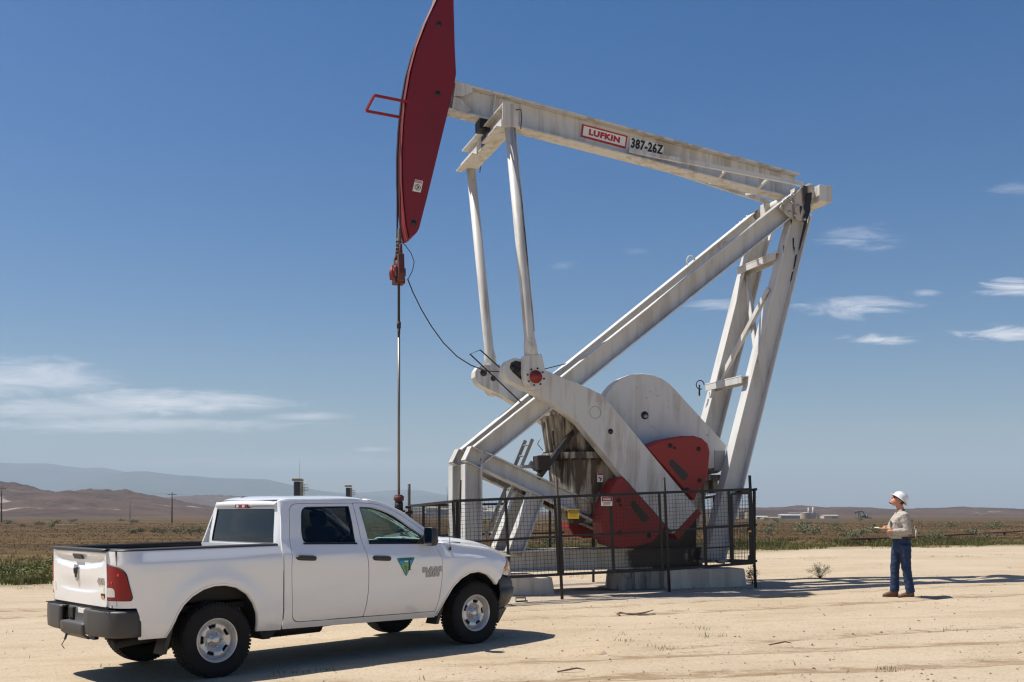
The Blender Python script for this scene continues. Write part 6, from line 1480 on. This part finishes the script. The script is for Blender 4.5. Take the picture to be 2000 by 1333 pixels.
    pen = MB().tube([(0, 0, -.07), (0, 0, -.06), (0, 0, .07)], [.001, .0045, .0045], 8).build('pen', M_seal); pen.matrix_world = MW @ Matrix.Translation((-.325, -.01, 1.275)) @ Matrix.Rotation(R(35), 4, 'Y') @ Matrix.Rotation(R(20), 4, 'X')
    tag(pen, 'dark pen in the far hand above the yellow note pad', 'pen')
person()
# ------------------------------------------------------------------ things far off on the plain
M_pole = mat('weathered_pole_wood', (.12, .075, .05), .9, 0, .2, 3)
M_tan = mat('tan_steel', (.42, .34, .24), .6, 0, .1, .3)
M_shed = mat('pale_sheet_metal', (.52, .49, .45), .6, 0, .1, .3)
M_greyb = mat('grey_plant_metal', (.28, .28, .29), .6, 0, .15, .3)
M_dkunit = mat('dark_pump_paint', (.03, .03, .032), .6, 0, .1, 1)
M_rotatan = mat('tan_tower_paint', (.50, .38, .20), .55, 0, .1, .8)
M_pipe = mat('rusty_pipe', (.14, .055, .035), .75, 0, .25, 3)
def ground_thing(px, Y, name, label, cat, group=None):
    p = on_ground(px, Y); p.z += relief(p.x, p.y); return empty(name, p, (0, 0, 0), label, cat, group)
def zpx(py, Y): return CAMZ + (HOR - py) / F * Y
pole_tops = []
for px, py, Y, lab in ((3, 950, 240, 'brown wooden utility pole at the far left edge of the field'), (336, 962, 240, 'brown wooden utility pole standing in the field behind the truck bed'), (254, 978, 620, 'short far off wooden pole at the foot of the brown hills'), (-330, 950, 240, 'wooden utility pole beyond the left edge')):
    e = ground_thing(px, Y, 'utility_pole', lab, 'utility pole', 'utility poles along the field'); h = zpx(py, Y) - e.location.z
    MB().tube([(0, 0, -.3), (0, 0, h)], [.17 * (1.6 if Y > 500 else 1), .12], 8).build('pole_shaft', M_pole, e)
    MB().box((0, 0, h - .5), (2.0, .12, .12)).build('cross_arm', M_pole, e)
    MB().tube([(-.9, 0, h - .44), (-.9, 0, h - .24)], .05, 6).build('insulator', M_shed, e); MB().tube([(.9, 0, h - .44), (.9, 0, h - .24)], .05, 6).build('insulator', M_shed, e)
    if Y < 500: pole_tops.append((px, e.location + Vector((0, 0, h - .25))))
pole_tops.sort(); a, b = [p[1] for p in pole_tops[1:3]]
def wire(p, q, sag, label):
    pts = [p.lerp(q, k / 16) - Vector((0, 0, sag * 4 * (k / 16) * (1 - k / 16))) for k in range(17)]
    o = MB().tube(pts, .016, 4).build('power_line', M_cable); tag(o, label, 'power line')
wire(a, b, .6, 'thin power line between the two wooden poles behind the truck bed')
wire(b, on_ground(620, 240) + Vector((0, 0, 6.2)), .6, 'thin power line running right from the pole behind the truck bed')
# two long-stroke tower units behind the cab
def tower_unit(px0, px1, py, Y, lab, antenna):
    e = ground_thing((px0 + px1) / 2, Y, 'tower_pump_unit', lab, 'pump tower', 'tower pump units behind the truck'); w = (px1 - px0) / F * Y; h = zpx(py, Y) - e.location.z
    MB().box((-.28 * w, 0, h * .5 - .3), (.08 * w, w, h - .6)).build('tower_column', M_rotatan, e); MB().box((.40 * w, 0, h * .5 - .3), (.16 * w, w, h - .6)).build('tower_column', M_rotatan, e)
    MB().box((-.02 * w, -.1 * w, h * .5 - .2), (.46 * w, .8 * w, h - .8)).build('lifting_belt', M_dkunit, e)
    cp_ = [(-.5 * w, h - .25 * w), (-.5 * w, h - .1 * w), (-.42 * w, h), (.42 * w, h), (.5 * w, h - .1 * w), (.5 * w, h - .25 * w)]
    MB().prism([Vector((x, -.55 * w, z)) for x, z in cp_], (0, 1.1 * w, 0)).build('tower_cap', M_rotatan, e, bevel=.05)
    lad_ = MB()
    for x in (.55, .75): lad_.tube([(x * w, -.2 * w, 1), (x * w, -.2 * w, h - .6)], .03, 5)
    for k in range(int((h - 2) / .45)): lad_.tube([(.55 * w, -.2 * w, 1.3 + k * .45), (.75 * w, -.2 * w, 1.3 + k * .45)], .02, 4)
    lad_.build('tower_ladder', M_rotatan, e)
    cg = MB(); z0 = h - 2.3
    for z in (z0, z0 + .55, z0 + 1.1): cg.tube([(.5 * w, -.6 * w, z), (.98 * w, -.6 * w, z), (.98 * w, .5 * w, z), (.5 * w, .5 * w, z)], .035, 4)
    for x, y in ((.98, -.6), (.98, .5), (.75, -.6)): cg.tube([(x * w, y * w, z0), (x * w, y * w, z0 + 1.1)], .03, 4)
    cg.build('ladder_cage', M_rotatan, e)
    if antenna: MB().tube([(.2 * w, 0, h), (.2 * w, 0, h + antenna)], .03, 5).build('antenna', M_greyb, e)
tower_unit(572, 591, 935, 210, 'tan pump tower with dark belt and thin antenna behind the truck cab', 4.0)
e = tower_unit(674, 687, 948, 250, 'smaller tan pump tower with side ladder cage behind the front door of the truck', 0)
# tanks, sheds and plant on the right
def tank(px0, px1, py, Y, lab, m=M_tan):
    e = ground_thing((px0 + px1) / 2, Y, 'storage_tank', lab, 'storage tank', 'storage tanks on the plain'); r = (px1 - px0) / F * Y / 2; h = zpx(py, Y) - e.location.z
    MB().add(*vlathe([(r, -.4), (r, h - .12 * r)], 0, 0, 28)).build('tank_shell', m, e)
    MB().add(*vlathe([(r * 1.02, h - .13 * r), (r * 1.02, h - .10 * r), (.001, h)], 0, 0, 28)).build('tank_roof', m, e)
    MB().tube([(r * .7, -r * .75, 0), (r * .7, -r * .75, h)], .06, 4).tube([(r * .8, -r * .65, 0), (r * .8, -r * .65, h)], .06, 4).build('tank_stairs', M_greyb, e)
tank(1437, 1453, 998, 600, 'tan storage tank seen through the right end of the mesh fence'); tank(1455, 1472, 999, 590, 'tan storage tank just left of the last fence post')
tank(1563, 1585, 1001, 620, 'large tan storage tank beside the pale sheds and thin stacks')
def shed(px0, px1, py, Y, lab, m=M_shed, dep=8, stacks=()):
    e = ground_thing((px0 + px1) / 2, Y, 'shed', lab, 'shed', 'sheds on the plain'); w = (px1 - px0) / F * Y; h = zpx(py, Y) - e.location.z
    MB().box((0, 0, h * .38), (w, dep, h * .76)).build('shed_wall', m, e)
    MB().prism([Vector((-w * .52, -dep * .53, h * .76)), Vector((-w * .52, 0, h)), Vector((-w * .52, dep * .53, h * .76))], (w * 1.04, 0, 0)).build('shed_roof', M_shed if m != M_shed else M_tan, e)
    MB().box((w * .2, -dep * .5 - .03, h * .3), (min(3, w * .3), .06, h * .55)).build('shed_door', M_greyb, e)
shed(1475, 1497, 1008, 600, 'low tan roofed shed just right of the mesh fence', M_tan); shed(1488, 1518, 1011, 560, 'long low pale shed in front of the tan roofed one')
shed(1522, 1562, 1005, 640, 'grey plant shed left of the large tan tank', M_greyb); shed(1606, 1634, 1006, 650, 'pale square shed right of the thin stacks', M_shed)
e = ground_thing(1585, 640, 'process_plant', 'cluster of thin white stacks and pipes beside the large tan tank', 'process plant')
for px, py in ((1579, 992), (1588, 991), (1592, 1000), (1572, 1003), (1598, 1006)): x = (px - 1585) / F * 640; MB().tube([(x, 0, -.3), (x, 0, zpx(py, 640) - e.location.z)], .45, 8).build('stack', M_shed, e)
for z in (2.0, 3.2): MB().tube([(-14, -1, z), (4, -1, z)], .25, 6).build('pipe_run', M_greyb, e)
for k in range(9): MB().box((-18 + k * 2.2, 0, 1.4), (.25, .25, 3.4)).build('rack_post', M_greyb, e)
# small far pump jack, dark against the hills
e = ground_thing(1687, 660, 'far_pump_jack', 'small dark pump jack far off on the plain left of the person', 'pump jack'); s = 660 / F
K = lambda px, py: Vector(((px - 1687) * s, 0, zpx(py, 660) - e.location.z))
MB().bar(K(1671, 1001), K(1683, 999.2), .5, .7).bar(K(1683, 999.2), K(1687, 1001), .5, .6).build('walking_beam', M_dkunit, e)
MB().prism([K(1669.5, 1001), K(1672, 1000), K(1672.5, 1003), K(1670.5, 1004.5)], (0, .7, 0)).build('horse_head', M_dkunit, e)
MB().tube([K(1670, 1004), K(1670, 1014)], .1, 4).build('rod', M_dkunit, e)
MB().bar(K(1678, 1000), K(1676, 1014), .4, .4).bar(K(1678, 1000), K(1682, 1014), .4, .4).build('post', M_dkunit, e)
MB().bar(K(1686, 1001), K(1690, 1009), .35, .35).prism([K(1683, 1008), K(1690, 1006), K(1696, 1009), K(1696, 1014), K(1683, 1014)], (0, 1.5, 0)).build('gearbox', M_dkunit, e)
MB().box((0, 0, .3), (9, 2, .8)).build('base', M_dkunit, e); MB().box(K(1694, 1007), (1.2, .8, 1.4)).build('motor', M_shed, e)
# far scattered town beyond the fence
rnd_ = random.Random(5)
town0 = None
for k in range(46):
    px = rnd_.choice([rnd_.uniform(800, 1075), rnd_.uniform(830, 1000)]); Y = rnd_.uniform(900, 1500); p = on_ground(px, Y); p.z += 1.5 + rnd_.uniform(0, 5)
    if town0 is None:
        town0 = empty('far_building', p, (0, 0, 0), 'tiny pale building in the far settlement seen past the front of the pump frame', 'building', 'far settlement buildings')
        MB().box((0, 0, 0), (9, 7, 6)).build('wall', M_shed, town0); MB().prism([Vector((-4.8, -3.8, 3)), Vector((-4.8, 0, 4.6)), Vector((-4.8, 3.8, 3))], (9.6, 0, 0)).build('roof', M_tan, town0)
    else:
        c = copy_tree(town0); c.location = p; c.scale = (rnd_.uniform(.5, 1.8), 1, rnd_.uniform(.5, 1.1))
# pipeline, marker post, pale road
pp = [ground_hit(1660, 1062), ground_hit(1730, 1059), ground_hit(1800, 1055), ground_hit(1900, 1049), ground_hit(2010, 1042), ground_hit(2200, 1034)]
o = MB().tube([p + Vector((0, 0, .22)) for p in pp], .065, 8).build('pipeline', M_pipe); tag(o, 'rusty red pipeline running low across the field behind the person', 'pipeline')
for k in range(len(pp) - 1): MB().box(pp[k].lerp(pp[k + 1], .5) + Vector((0, 0, .04)), (.2, .3, .25)).build('pipe_support', M_pole, o)
e = ground_thing(1789, 62, 'marker_post', 'white marker post with red top beside the shrub right of the person', 'marker post')
MB().tube([(0, 0, 0), (0, 0, .72)], .025, 6).build('post', M_signw, e); MB().box((0, 0, .78), (.16, .03, .16)).build('marker_plate', M_signw, e); MB().box((0, -.02, .80), (.10, .02, .07)).build('red_mark', M_signr, e)

# ------------------------------------------------------------------ plants
def leaf_mat(name, a, b_, sc=.8):
    m = bpy.data.materials.new(name); m.use_nodes = True; t = NT(m.node_tree); b = m.node_tree.nodes['Principled BSDF']
    geo = t.n('ShaderNodeNewGeometry'); n = t.noise(geo.outputs['Position'], sc, 4, .7); r = geo.outputs['Random Per Island']
    k = t.m('ADD', t.m('MULTIPLY', r, .6), t.m('MULTIPLY', t.m('SUBTRACT', n, .3), .9), clamp=True)
    m.node_tree.links.new(t.mix(k, a, b_), b.inputs['Base Color']); b.inputs['Roughness'].default_value = .85; b.inputs['Specular IOR Level'].default_value = .15
    return m
M_sage = leaf_mat('sagebrush_leaf', (.10, .105, .055), (.27, .265, .15), 3); M_weed = leaf_mat('green_weed_leaf', (.07, .085, .024), (.27, .27, .09), 1.2)
M_dry = leaf_mat('dry_grass_blade', (.12, .072, .029), (.27, .172, .07), .25); M_olive = leaf_mat('olive_grass_blade', (.12, .115, .042), (.32, .28, .11), .4)
M_twig = mat('grey_twig', (.16, .12, .09), .9, 0, .2, 10)
def shrub_mesh(seed, n=420, w=.5, h=.5, leaf=.055, airy=.0, stems=9, srad=.012):
    r = random.Random(seed); mb = MB(); st = MB(); tips = []
    for k in range(stems):
        a = r.uniform(0, 6.28); rr = r.uniform(.25, 1) * w; tip = Vector((rr * math.cos(a), rr * math.sin(a), h * r.uniform(.55, 1.05) * (1 - .35 * (rr / w) ** 2)))
        mid = tip * .5 + Vector((r.uniform(-.05, .05), r.uniform(-.05, .05), h * .1)); st.tube([(0, 0, 0), mid, tip], [srad, srad * .7, srad * .3], 4); tips += [tip, mid.lerp(tip, .5), mid.lerp(tip, .8), mid]
    for k in range(n):
        t = r.choice(tips); c = t + Vector((r.gauss(0, 1), r.gauss(0, 1), r.gauss(0, .8))) * (.10 + .10 * (1 - airy)) * max(w, h) * .9
        if c.z < .02: c.z = r.uniform(.02, .15)
        d = Vector((r.gauss(0, 1), r.gauss(0, 1), r.gauss(.5, .8))).normalized(); s_ = d.orthogonal().normalized(); s_ = (s_ * math.cos(k) + d.cross(s_) * math.sin(k)); L = leaf * r.uniform(.6, 1.4)
        mb.add([c - s_ * L * .22, c + d * L, c + s_ * L * .22, c - d * L * .2], [(0, 1, 2, 3)])
    return mb, st
def shrub(px, Y, w, h, lab, name='sagebrush', m=None, group=None, n=420, airy=0, seed=0, leaf=.055, stems=9, cat='shrub', P_=None):
    p = on_ground(px, Y) if P_ is None else P_; p.z += relief(p.x, p.y) - .01; e = empty(name, p, (0, 0, random.uniform(0, 6)), lab, cat, group)
    thin = airy > .6; mb, st = shrub_mesh(seed, n, w, h, leaf, airy, stems, .0035 if thin else .012); mb.build('foliage', m or M_sage, e); st.build('stem', (m or M_sage) if thin else M_twig, e); return e
shrub(1672, 58, .36, .62, 'rounded green shrub in the field left of the person', n=700, seed=1, leaf=.07)
shrub(1826, 62, .62, .72, 'pale grey green shrub behind the pipeline right of the person', n=800, seed=2, leaf=.07)
g = ground_hit(1602, 1131); shrub(0, 0, .34, .36, 'wispy green weed on the sand between the fence and the person', 'tall_weed', mat('pale_weed_leaf', (.22, .25, .11), .9, 0, .3, 4), n=800, airy=1.0, seed=3, leaf=.022, stems=34, cat='weed', P_=g)
g = ground_hit(1470, 1142); shrub(0, 0, .12, .42, 'leafy weed at the end of the concrete footing by the last fence post', 'tall_weed', M_weed, n=420, airy=.8, seed=4, leaf=.03, stems=14, cat='weed', P_=g)
g = ground_hit(1072, 1070); shrub(0, 0, .55, .5, 'dark green shrub seen through the mesh beneath the yellow sign', seed=6, n=600, leaf=.07, P_=g)
sproto = []
for k, (px, Y, w, h) in enumerate([(258, 92, .55, .42), (300, 96, .5, .45), (322, 90, .7, .5), (345, 92, .7, .5), (372, 88, .6, .6), (392, 90, .7, .6), (415, 88, .6, .5), (275, 100, .4, .35)]):
    shrub(px, Y, w, h, 'olive shrub in the row of low bushes in the field behind the truck bed', group='row of bushes behind the truck bed', seed=20 + k, n=420, leaf=.09)
# scattered sagebrush over the right-hand field
pm = [shrub(1500 + 90 * k, 85, .7, .6, 'small sagebrush scattered over the dry field beyond the person', group='sagebrush on the field beyond the person', seed=40 + k, n=320, leaf=.11) for k in range(4)]
rr_ = random.Random(11)
for k in range(46):
    px = rr_.uniform(1440, 2120); Y = rr_.choice([rr_.uniform(70, 160), rr_.uniform(120, 380)]); c = copy_tree(pm[k % 4]); p = on_ground(px, Y); c.location = (p.x, p.y, p.z + relief(p.x, p.y) - .02)
    s = rr_.uniform(.4, 1.0) * (1 + Y / 300); c.scale = (s * 1.3, s * 1.3, s); c.rotation_euler = (0, 0, rr_.uniform(0, 6))
lm = [shrub(40 + 60 * k, 150, .7, .5, 'small dark bush scattered over the field left of the truck', group='bushes on the left field', seed=60 + k, n=260, leaf=.12) for k in range(2)]
for k in range(30):
    px = rr_.uniform(-80, 1000); Y = rr_.uniform(130, 420); c = copy_tree(lm[k % 2]); p = on_ground(px, Y); c.location = (p.x, p.y, p.z + relief(p.x, p.y) - .02); s = rr_.uniform(.5, 1.3) * (1 + Y / 400); c.scale = (s * 1.4, s * 1.4, s * .9)

wm = [shrub(20 + 30 * k, 29, .5, .42, 'weedy green bush in the strip along the sand edge behind the tailgate', 'weed_bush', M_weed, 'weedy bushes along the sand edge', n=520, airy=.4, seed=80 + k, leaf=.05, stems=18, cat='weed', P_=on_ground(-20 + 40 * k, 29 + k)) for k in range(3)]
for k in range(34):
    u_ = rr_.uniform(-.56, -.37); y = 30.0; d = rr_.uniform(.3, 6.5)
    for _ in range(6): y = pad_edge(u_ * y) + d
    c = copy_tree(wm[k % 3]); p = Vector((u_ * y, y, ground_z(u_ * y, y))); c.location = (p.x, p.y, p.z + relief(p.x, p.y) - .02); s = rr_.uniform(.45, 1.25); c.scale = (s * 1.5, s * 1.5, s); c.rotation_euler = (0, 0, rr_.uniform(0, 6))
def blades(name, m, spots, hmin, hmax, wd, lean=.35, seed=1):
    r = random.Random(seed); vs = []; fs = []
    for x, y, k in spots:
        z = ground_z(x, y) + relief(x, y) - .01
        for j in range(k):
            a = r.uniform(0, 6.28); bx, by = x + r.gauss(0, .06), y + r.gauss(0, .06); g_ = 1 + max(0, y - 40) / 70; h = r.uniform(hmin, hmax) * (.7 + .3 * g_); l = r.uniform(0, lean) * h; w = wd * r.uniform(.6, 1.3) * g_; b2 = r.uniform(-.8, .8)
            dx, dy = math.cos(a) * l, math.sin(a) * l; wx, wy = math.cos(b2) * w, math.sin(b2) * w; i = len(vs)
            vs += [(bx - wx, by - wy, z), (bx + wx, by + wy, z), (bx + dx * .5 + wx * .6, by + dy * .5 + wy * .6, z + h * .6), (bx + dx * .5 - wx * .6, by + dy * .5 - wy * .6, z + h * .6), (bx + dx, by + dy, z + h)]
            fs += [(i, i + 1, i + 2, i + 3), (i + 3, i + 2, i + 4)]
    o = MB().add(vs, fs).build(name, m); return tag(o, kind='stuff')
def field_spots(n, d0, d1, pw, r, xr=(-.56, .56), thr=None, sc=.12):
    out = []
    while len(out) < n:
        u_ = r.uniform(*xr); d = d0 + (d1 - d0) * r.random() ** pw; y = 30.0
        for _ in range(6): y = pad_edge(u_ * y) + d
        x = u_ * y
        if thr is not None and mnoise.noise(Vector((x * sc, y * sc, 1))) < thr: continue
        out.append((x, y, r.randint(2, 5)))
    return out
r_ = random.Random(3)
blades('dry_grass', M_dry, field_spots(17000, 2, 190, 1.9, r_, thr=-.3), .04, .12, .010, .8, 2)
blades('olive_grass', M_olive, field_spots(4500, -1.5, 20, 1.2, r_, thr=.08, sc=.22), .06, .20, .009, .6, 3)
blades('green_weeds', M_weed, field_spots(1300, -1.5, 8, .9, r_, xr=(-.56, -.36), thr=-.05, sc=.55) + field_spots(900, -1, 18, 1.1, r_, xr=(.16, .44), thr=.16, sc=.25) + field_spots(1500, 2, 10, 1.0, r_, xr=(-.2, .2), thr=.0, sc=.3), .08, .30, .012, .5, 4)
sp = []
for _ in range(120):
    y = r_.uniform(9.2, 40); x = r_.uniform(-.5, .5) * y
    if mnoise.noise(Vector((x * .35, y * .35, 4))) > .02 and y < pad_edge(x): sp.append((x, y, r_.randint(2, 7)))
for px, py, n, wd in [(1390, 1245, 5, .25), (1370, 1230, 3, .1), (1740, 1306, 9, .10), (1205, 1255, 4, .2), (1300, 1265, 5, .3), (1390, 1152, 12, 1.0), (1345, 1150, 8, .5), (1480, 1150, 10, .5), (1590, 1130, 12, .5), (30, 1140, 26, 1.2), (70, 1150, 20, 1.0), (95, 1140, 14, .5), (1855, 1088, 18, .8), (1960, 1085, 10, .8), (1520, 1092, 14, 2.0), (1150, 1126, 10, .6), (1860, 1128, 6, .5), (556, 1318, 6, .15), (640, 1310, 4, .2), (1845, 1230, 4, .2)]:
    g = ground_hit(px, py)
    for k in range(n): sp.append((g.x + r_.gauss(0, wd * .5), g.y + r_.gauss(0, wd * .5), r_.randint(3, 8)))
blades('sparse_weeds', M_weed, sp, .015, .07, .004, .9, 6)
# pebbles and clods
def gravel(name, m, n, seed, smin, smax, box):
    r = random.Random(seed); mb = MB()
    for _ in range(n):
        y = box[2] + (box[3] - box[2]) * r.random() ** 1.5; x = r.uniform(box[0], box[1]) * y
        s = smin + (smax - smin) * r.random() ** 3; z = ground_z(x, y) + relief(x, y) + s * .25
        vs = [Vector((a * r.uniform(.7, 1.3), b * r.uniform(.7, 1.3), c * r.uniform(.5, .9))) * s for a, b, c in ((1, 0, 0), (-1, 0, 0), (0, 1, 0), (0, -1, 0), (0, 0, 1), (0, 0, -1))]
        Mz = Matrix.Rotation(r.uniform(0, 6), 3, 'Z'); mb.add([Mz @ v + Vector((x, y, z)) for v in vs], [(0, 2, 4), (2, 1, 4), (1, 3, 4), (3, 0, 4), (2, 0, 5), (1, 2, 5), (3, 1, 5), (0, 3, 5)])
    return tag(mb.build(name, m), kind='stuff')
gravel('gravel', mat('pebble_stone', (.34, .27, .19), .9, 0, .4, 2), 1500, 5, .004, .013, (-.52, .52, 8.6, 32)); gravel('dirt_crumbs', mat('dirt_clod', (.27, .19, .115), 1, 0, .3, 3), 900, 6, .006, .020, (-.1, .52, 9.5, 24))
# little things lying on the sand
M_dirt = mat('dirt_ridge', (.46, .35, .235), 1, 0, .2, 8, bump=.8, bscale=30)
g = ground_hit(1135, 1279); mb = MB(); rows = []
for i in range(26):
    t = i / 25; x = -.34 + .68 * t; hh = (.015 + .065 * t ** 1.5) * (1 + .5 * mnoise.noise(Vector((t * 9, 1, 0)))) * min(1, (1 - t) * 8) ; ww = .10 * (1 + .3 * mnoise.noise(Vector((t * 7, 4, 0))))
    rows.append([Vector((x, ww * math.cos(a) * (1.4 if a > 1.6 else 1) + .06 * t, hh * math.sin(a) * (1 + .35 * mnoise.noise(Vector((t * 14, a * 2, 7)))) - .012)) for a in np.linspace(0, math.pi, 12)])
o = mb.grid(rows).build('dirt_ridge', M_dirt); o.location = g + Vector((0, 0, relief(g.x, g.y))); o.rotation_euler = (0, 0, R(12)); tag(o, 'crumbled ridge of dried dirt on the sand right of the truck shadow', 'dirt ridge')
g = ground_hit(1243, 1204); stt = MB()
stt.tube([Vector((x, y, z + .012)) for x, y, z in [(-.26, -.05, 0), (-.29, .08, .02), (-.22, .14, .03), (-.15, .05, .02), (-.05, -.02, .02), (.08, .03, .03), (.2, .10, .05), (.28, .13, .07)]], [.014, .016, .016, .016, .018, .014, .010, .006], 6)
stt.tube([Vector((x, y, z + .012)) for x, y, z in [(-.22, .10, .02), (-.1, -.04, .03), (.06, -.03, .01), (.2, -.02, .0), (.3, .01, .015)]], [.010, .014, .014, .010, .006], 6); stt.tube([Vector(q) for q in [(.08, .03, .035), (.2, .0, .03), (.3, .05, .04)]], [.01, .008, .004], 6)
o = stt.build('twisted_branch', M_twig); o.location = g + Vector((0, 0, relief(g.x, g.y))); tag(o, 'twisted dry branch lying on the open sand in front of the fence', 'branch')
for px, py, n_, lab in ((1525, 1264, 5, 'small cracked twig lying by the tyre tracks in the sand'), (1115, 1314, 3, 'short straight twig on the sand near the bottom edge')):
    g = ground_hit(px, py); st_ = MB().tube([Vector((-.14, 0, .012)), Vector((-.03, .02, .03)), Vector((.06, .03, .045)), Vector((.15, .09, .02))], [.008, .011, .009, .004], 5); o = st_.build('twig', M_twig); o.location = g + Vector((0, 0, relief(g.x, g.y))); tag(o, lab, 'twig')
g = ground_hit(1017, 1175); o = MB().box((0, 0, .07), (.19, .3, .012)).box((-.09, 0, .035), (.012, .3, .08)).box((.09, 0, .035), (.012, .3, .08)).build('rusty_channel', M_rustiron, bevel=.004); o.location = g; tag(o, 'short rusty steel channel on the ground beside the left concrete footing', 'steel scrap')
# ------------------------------------------------------------------ the hazy air
def haze():
    x0, x1, y0, y1, z0, z1 = -9500, 9500, -150, 9400, -12, 420
    hb = MB().box(((x0 + x1) / 2, (y0 + y1) / 2, (z0 + z1) / 2), (x1 - x0, y1 - y0, z1 - z0))
    m = bpy.data.materials.new('hazy_air'); m.use_nodes = True; nt = m.node_tree
    nt.nodes.remove(nt.nodes['Principled BSDF']); pv = nt.nodes.new('ShaderNodeVolumePrincipled')
    pv.inputs['Color'].default_value = (.70, .85, 1.0, 1); pv.inputs['Density'].default_value = HAZE; pv.inputs['Anisotropy'].default_value = 0.0
    nt.links.new(pv.outputs[0], nt.nodes['Material Output'].inputs['Volume'])
    tag(hb.build('haze', m), kind='stuff')
HAZE = 1.7e-4
haze()
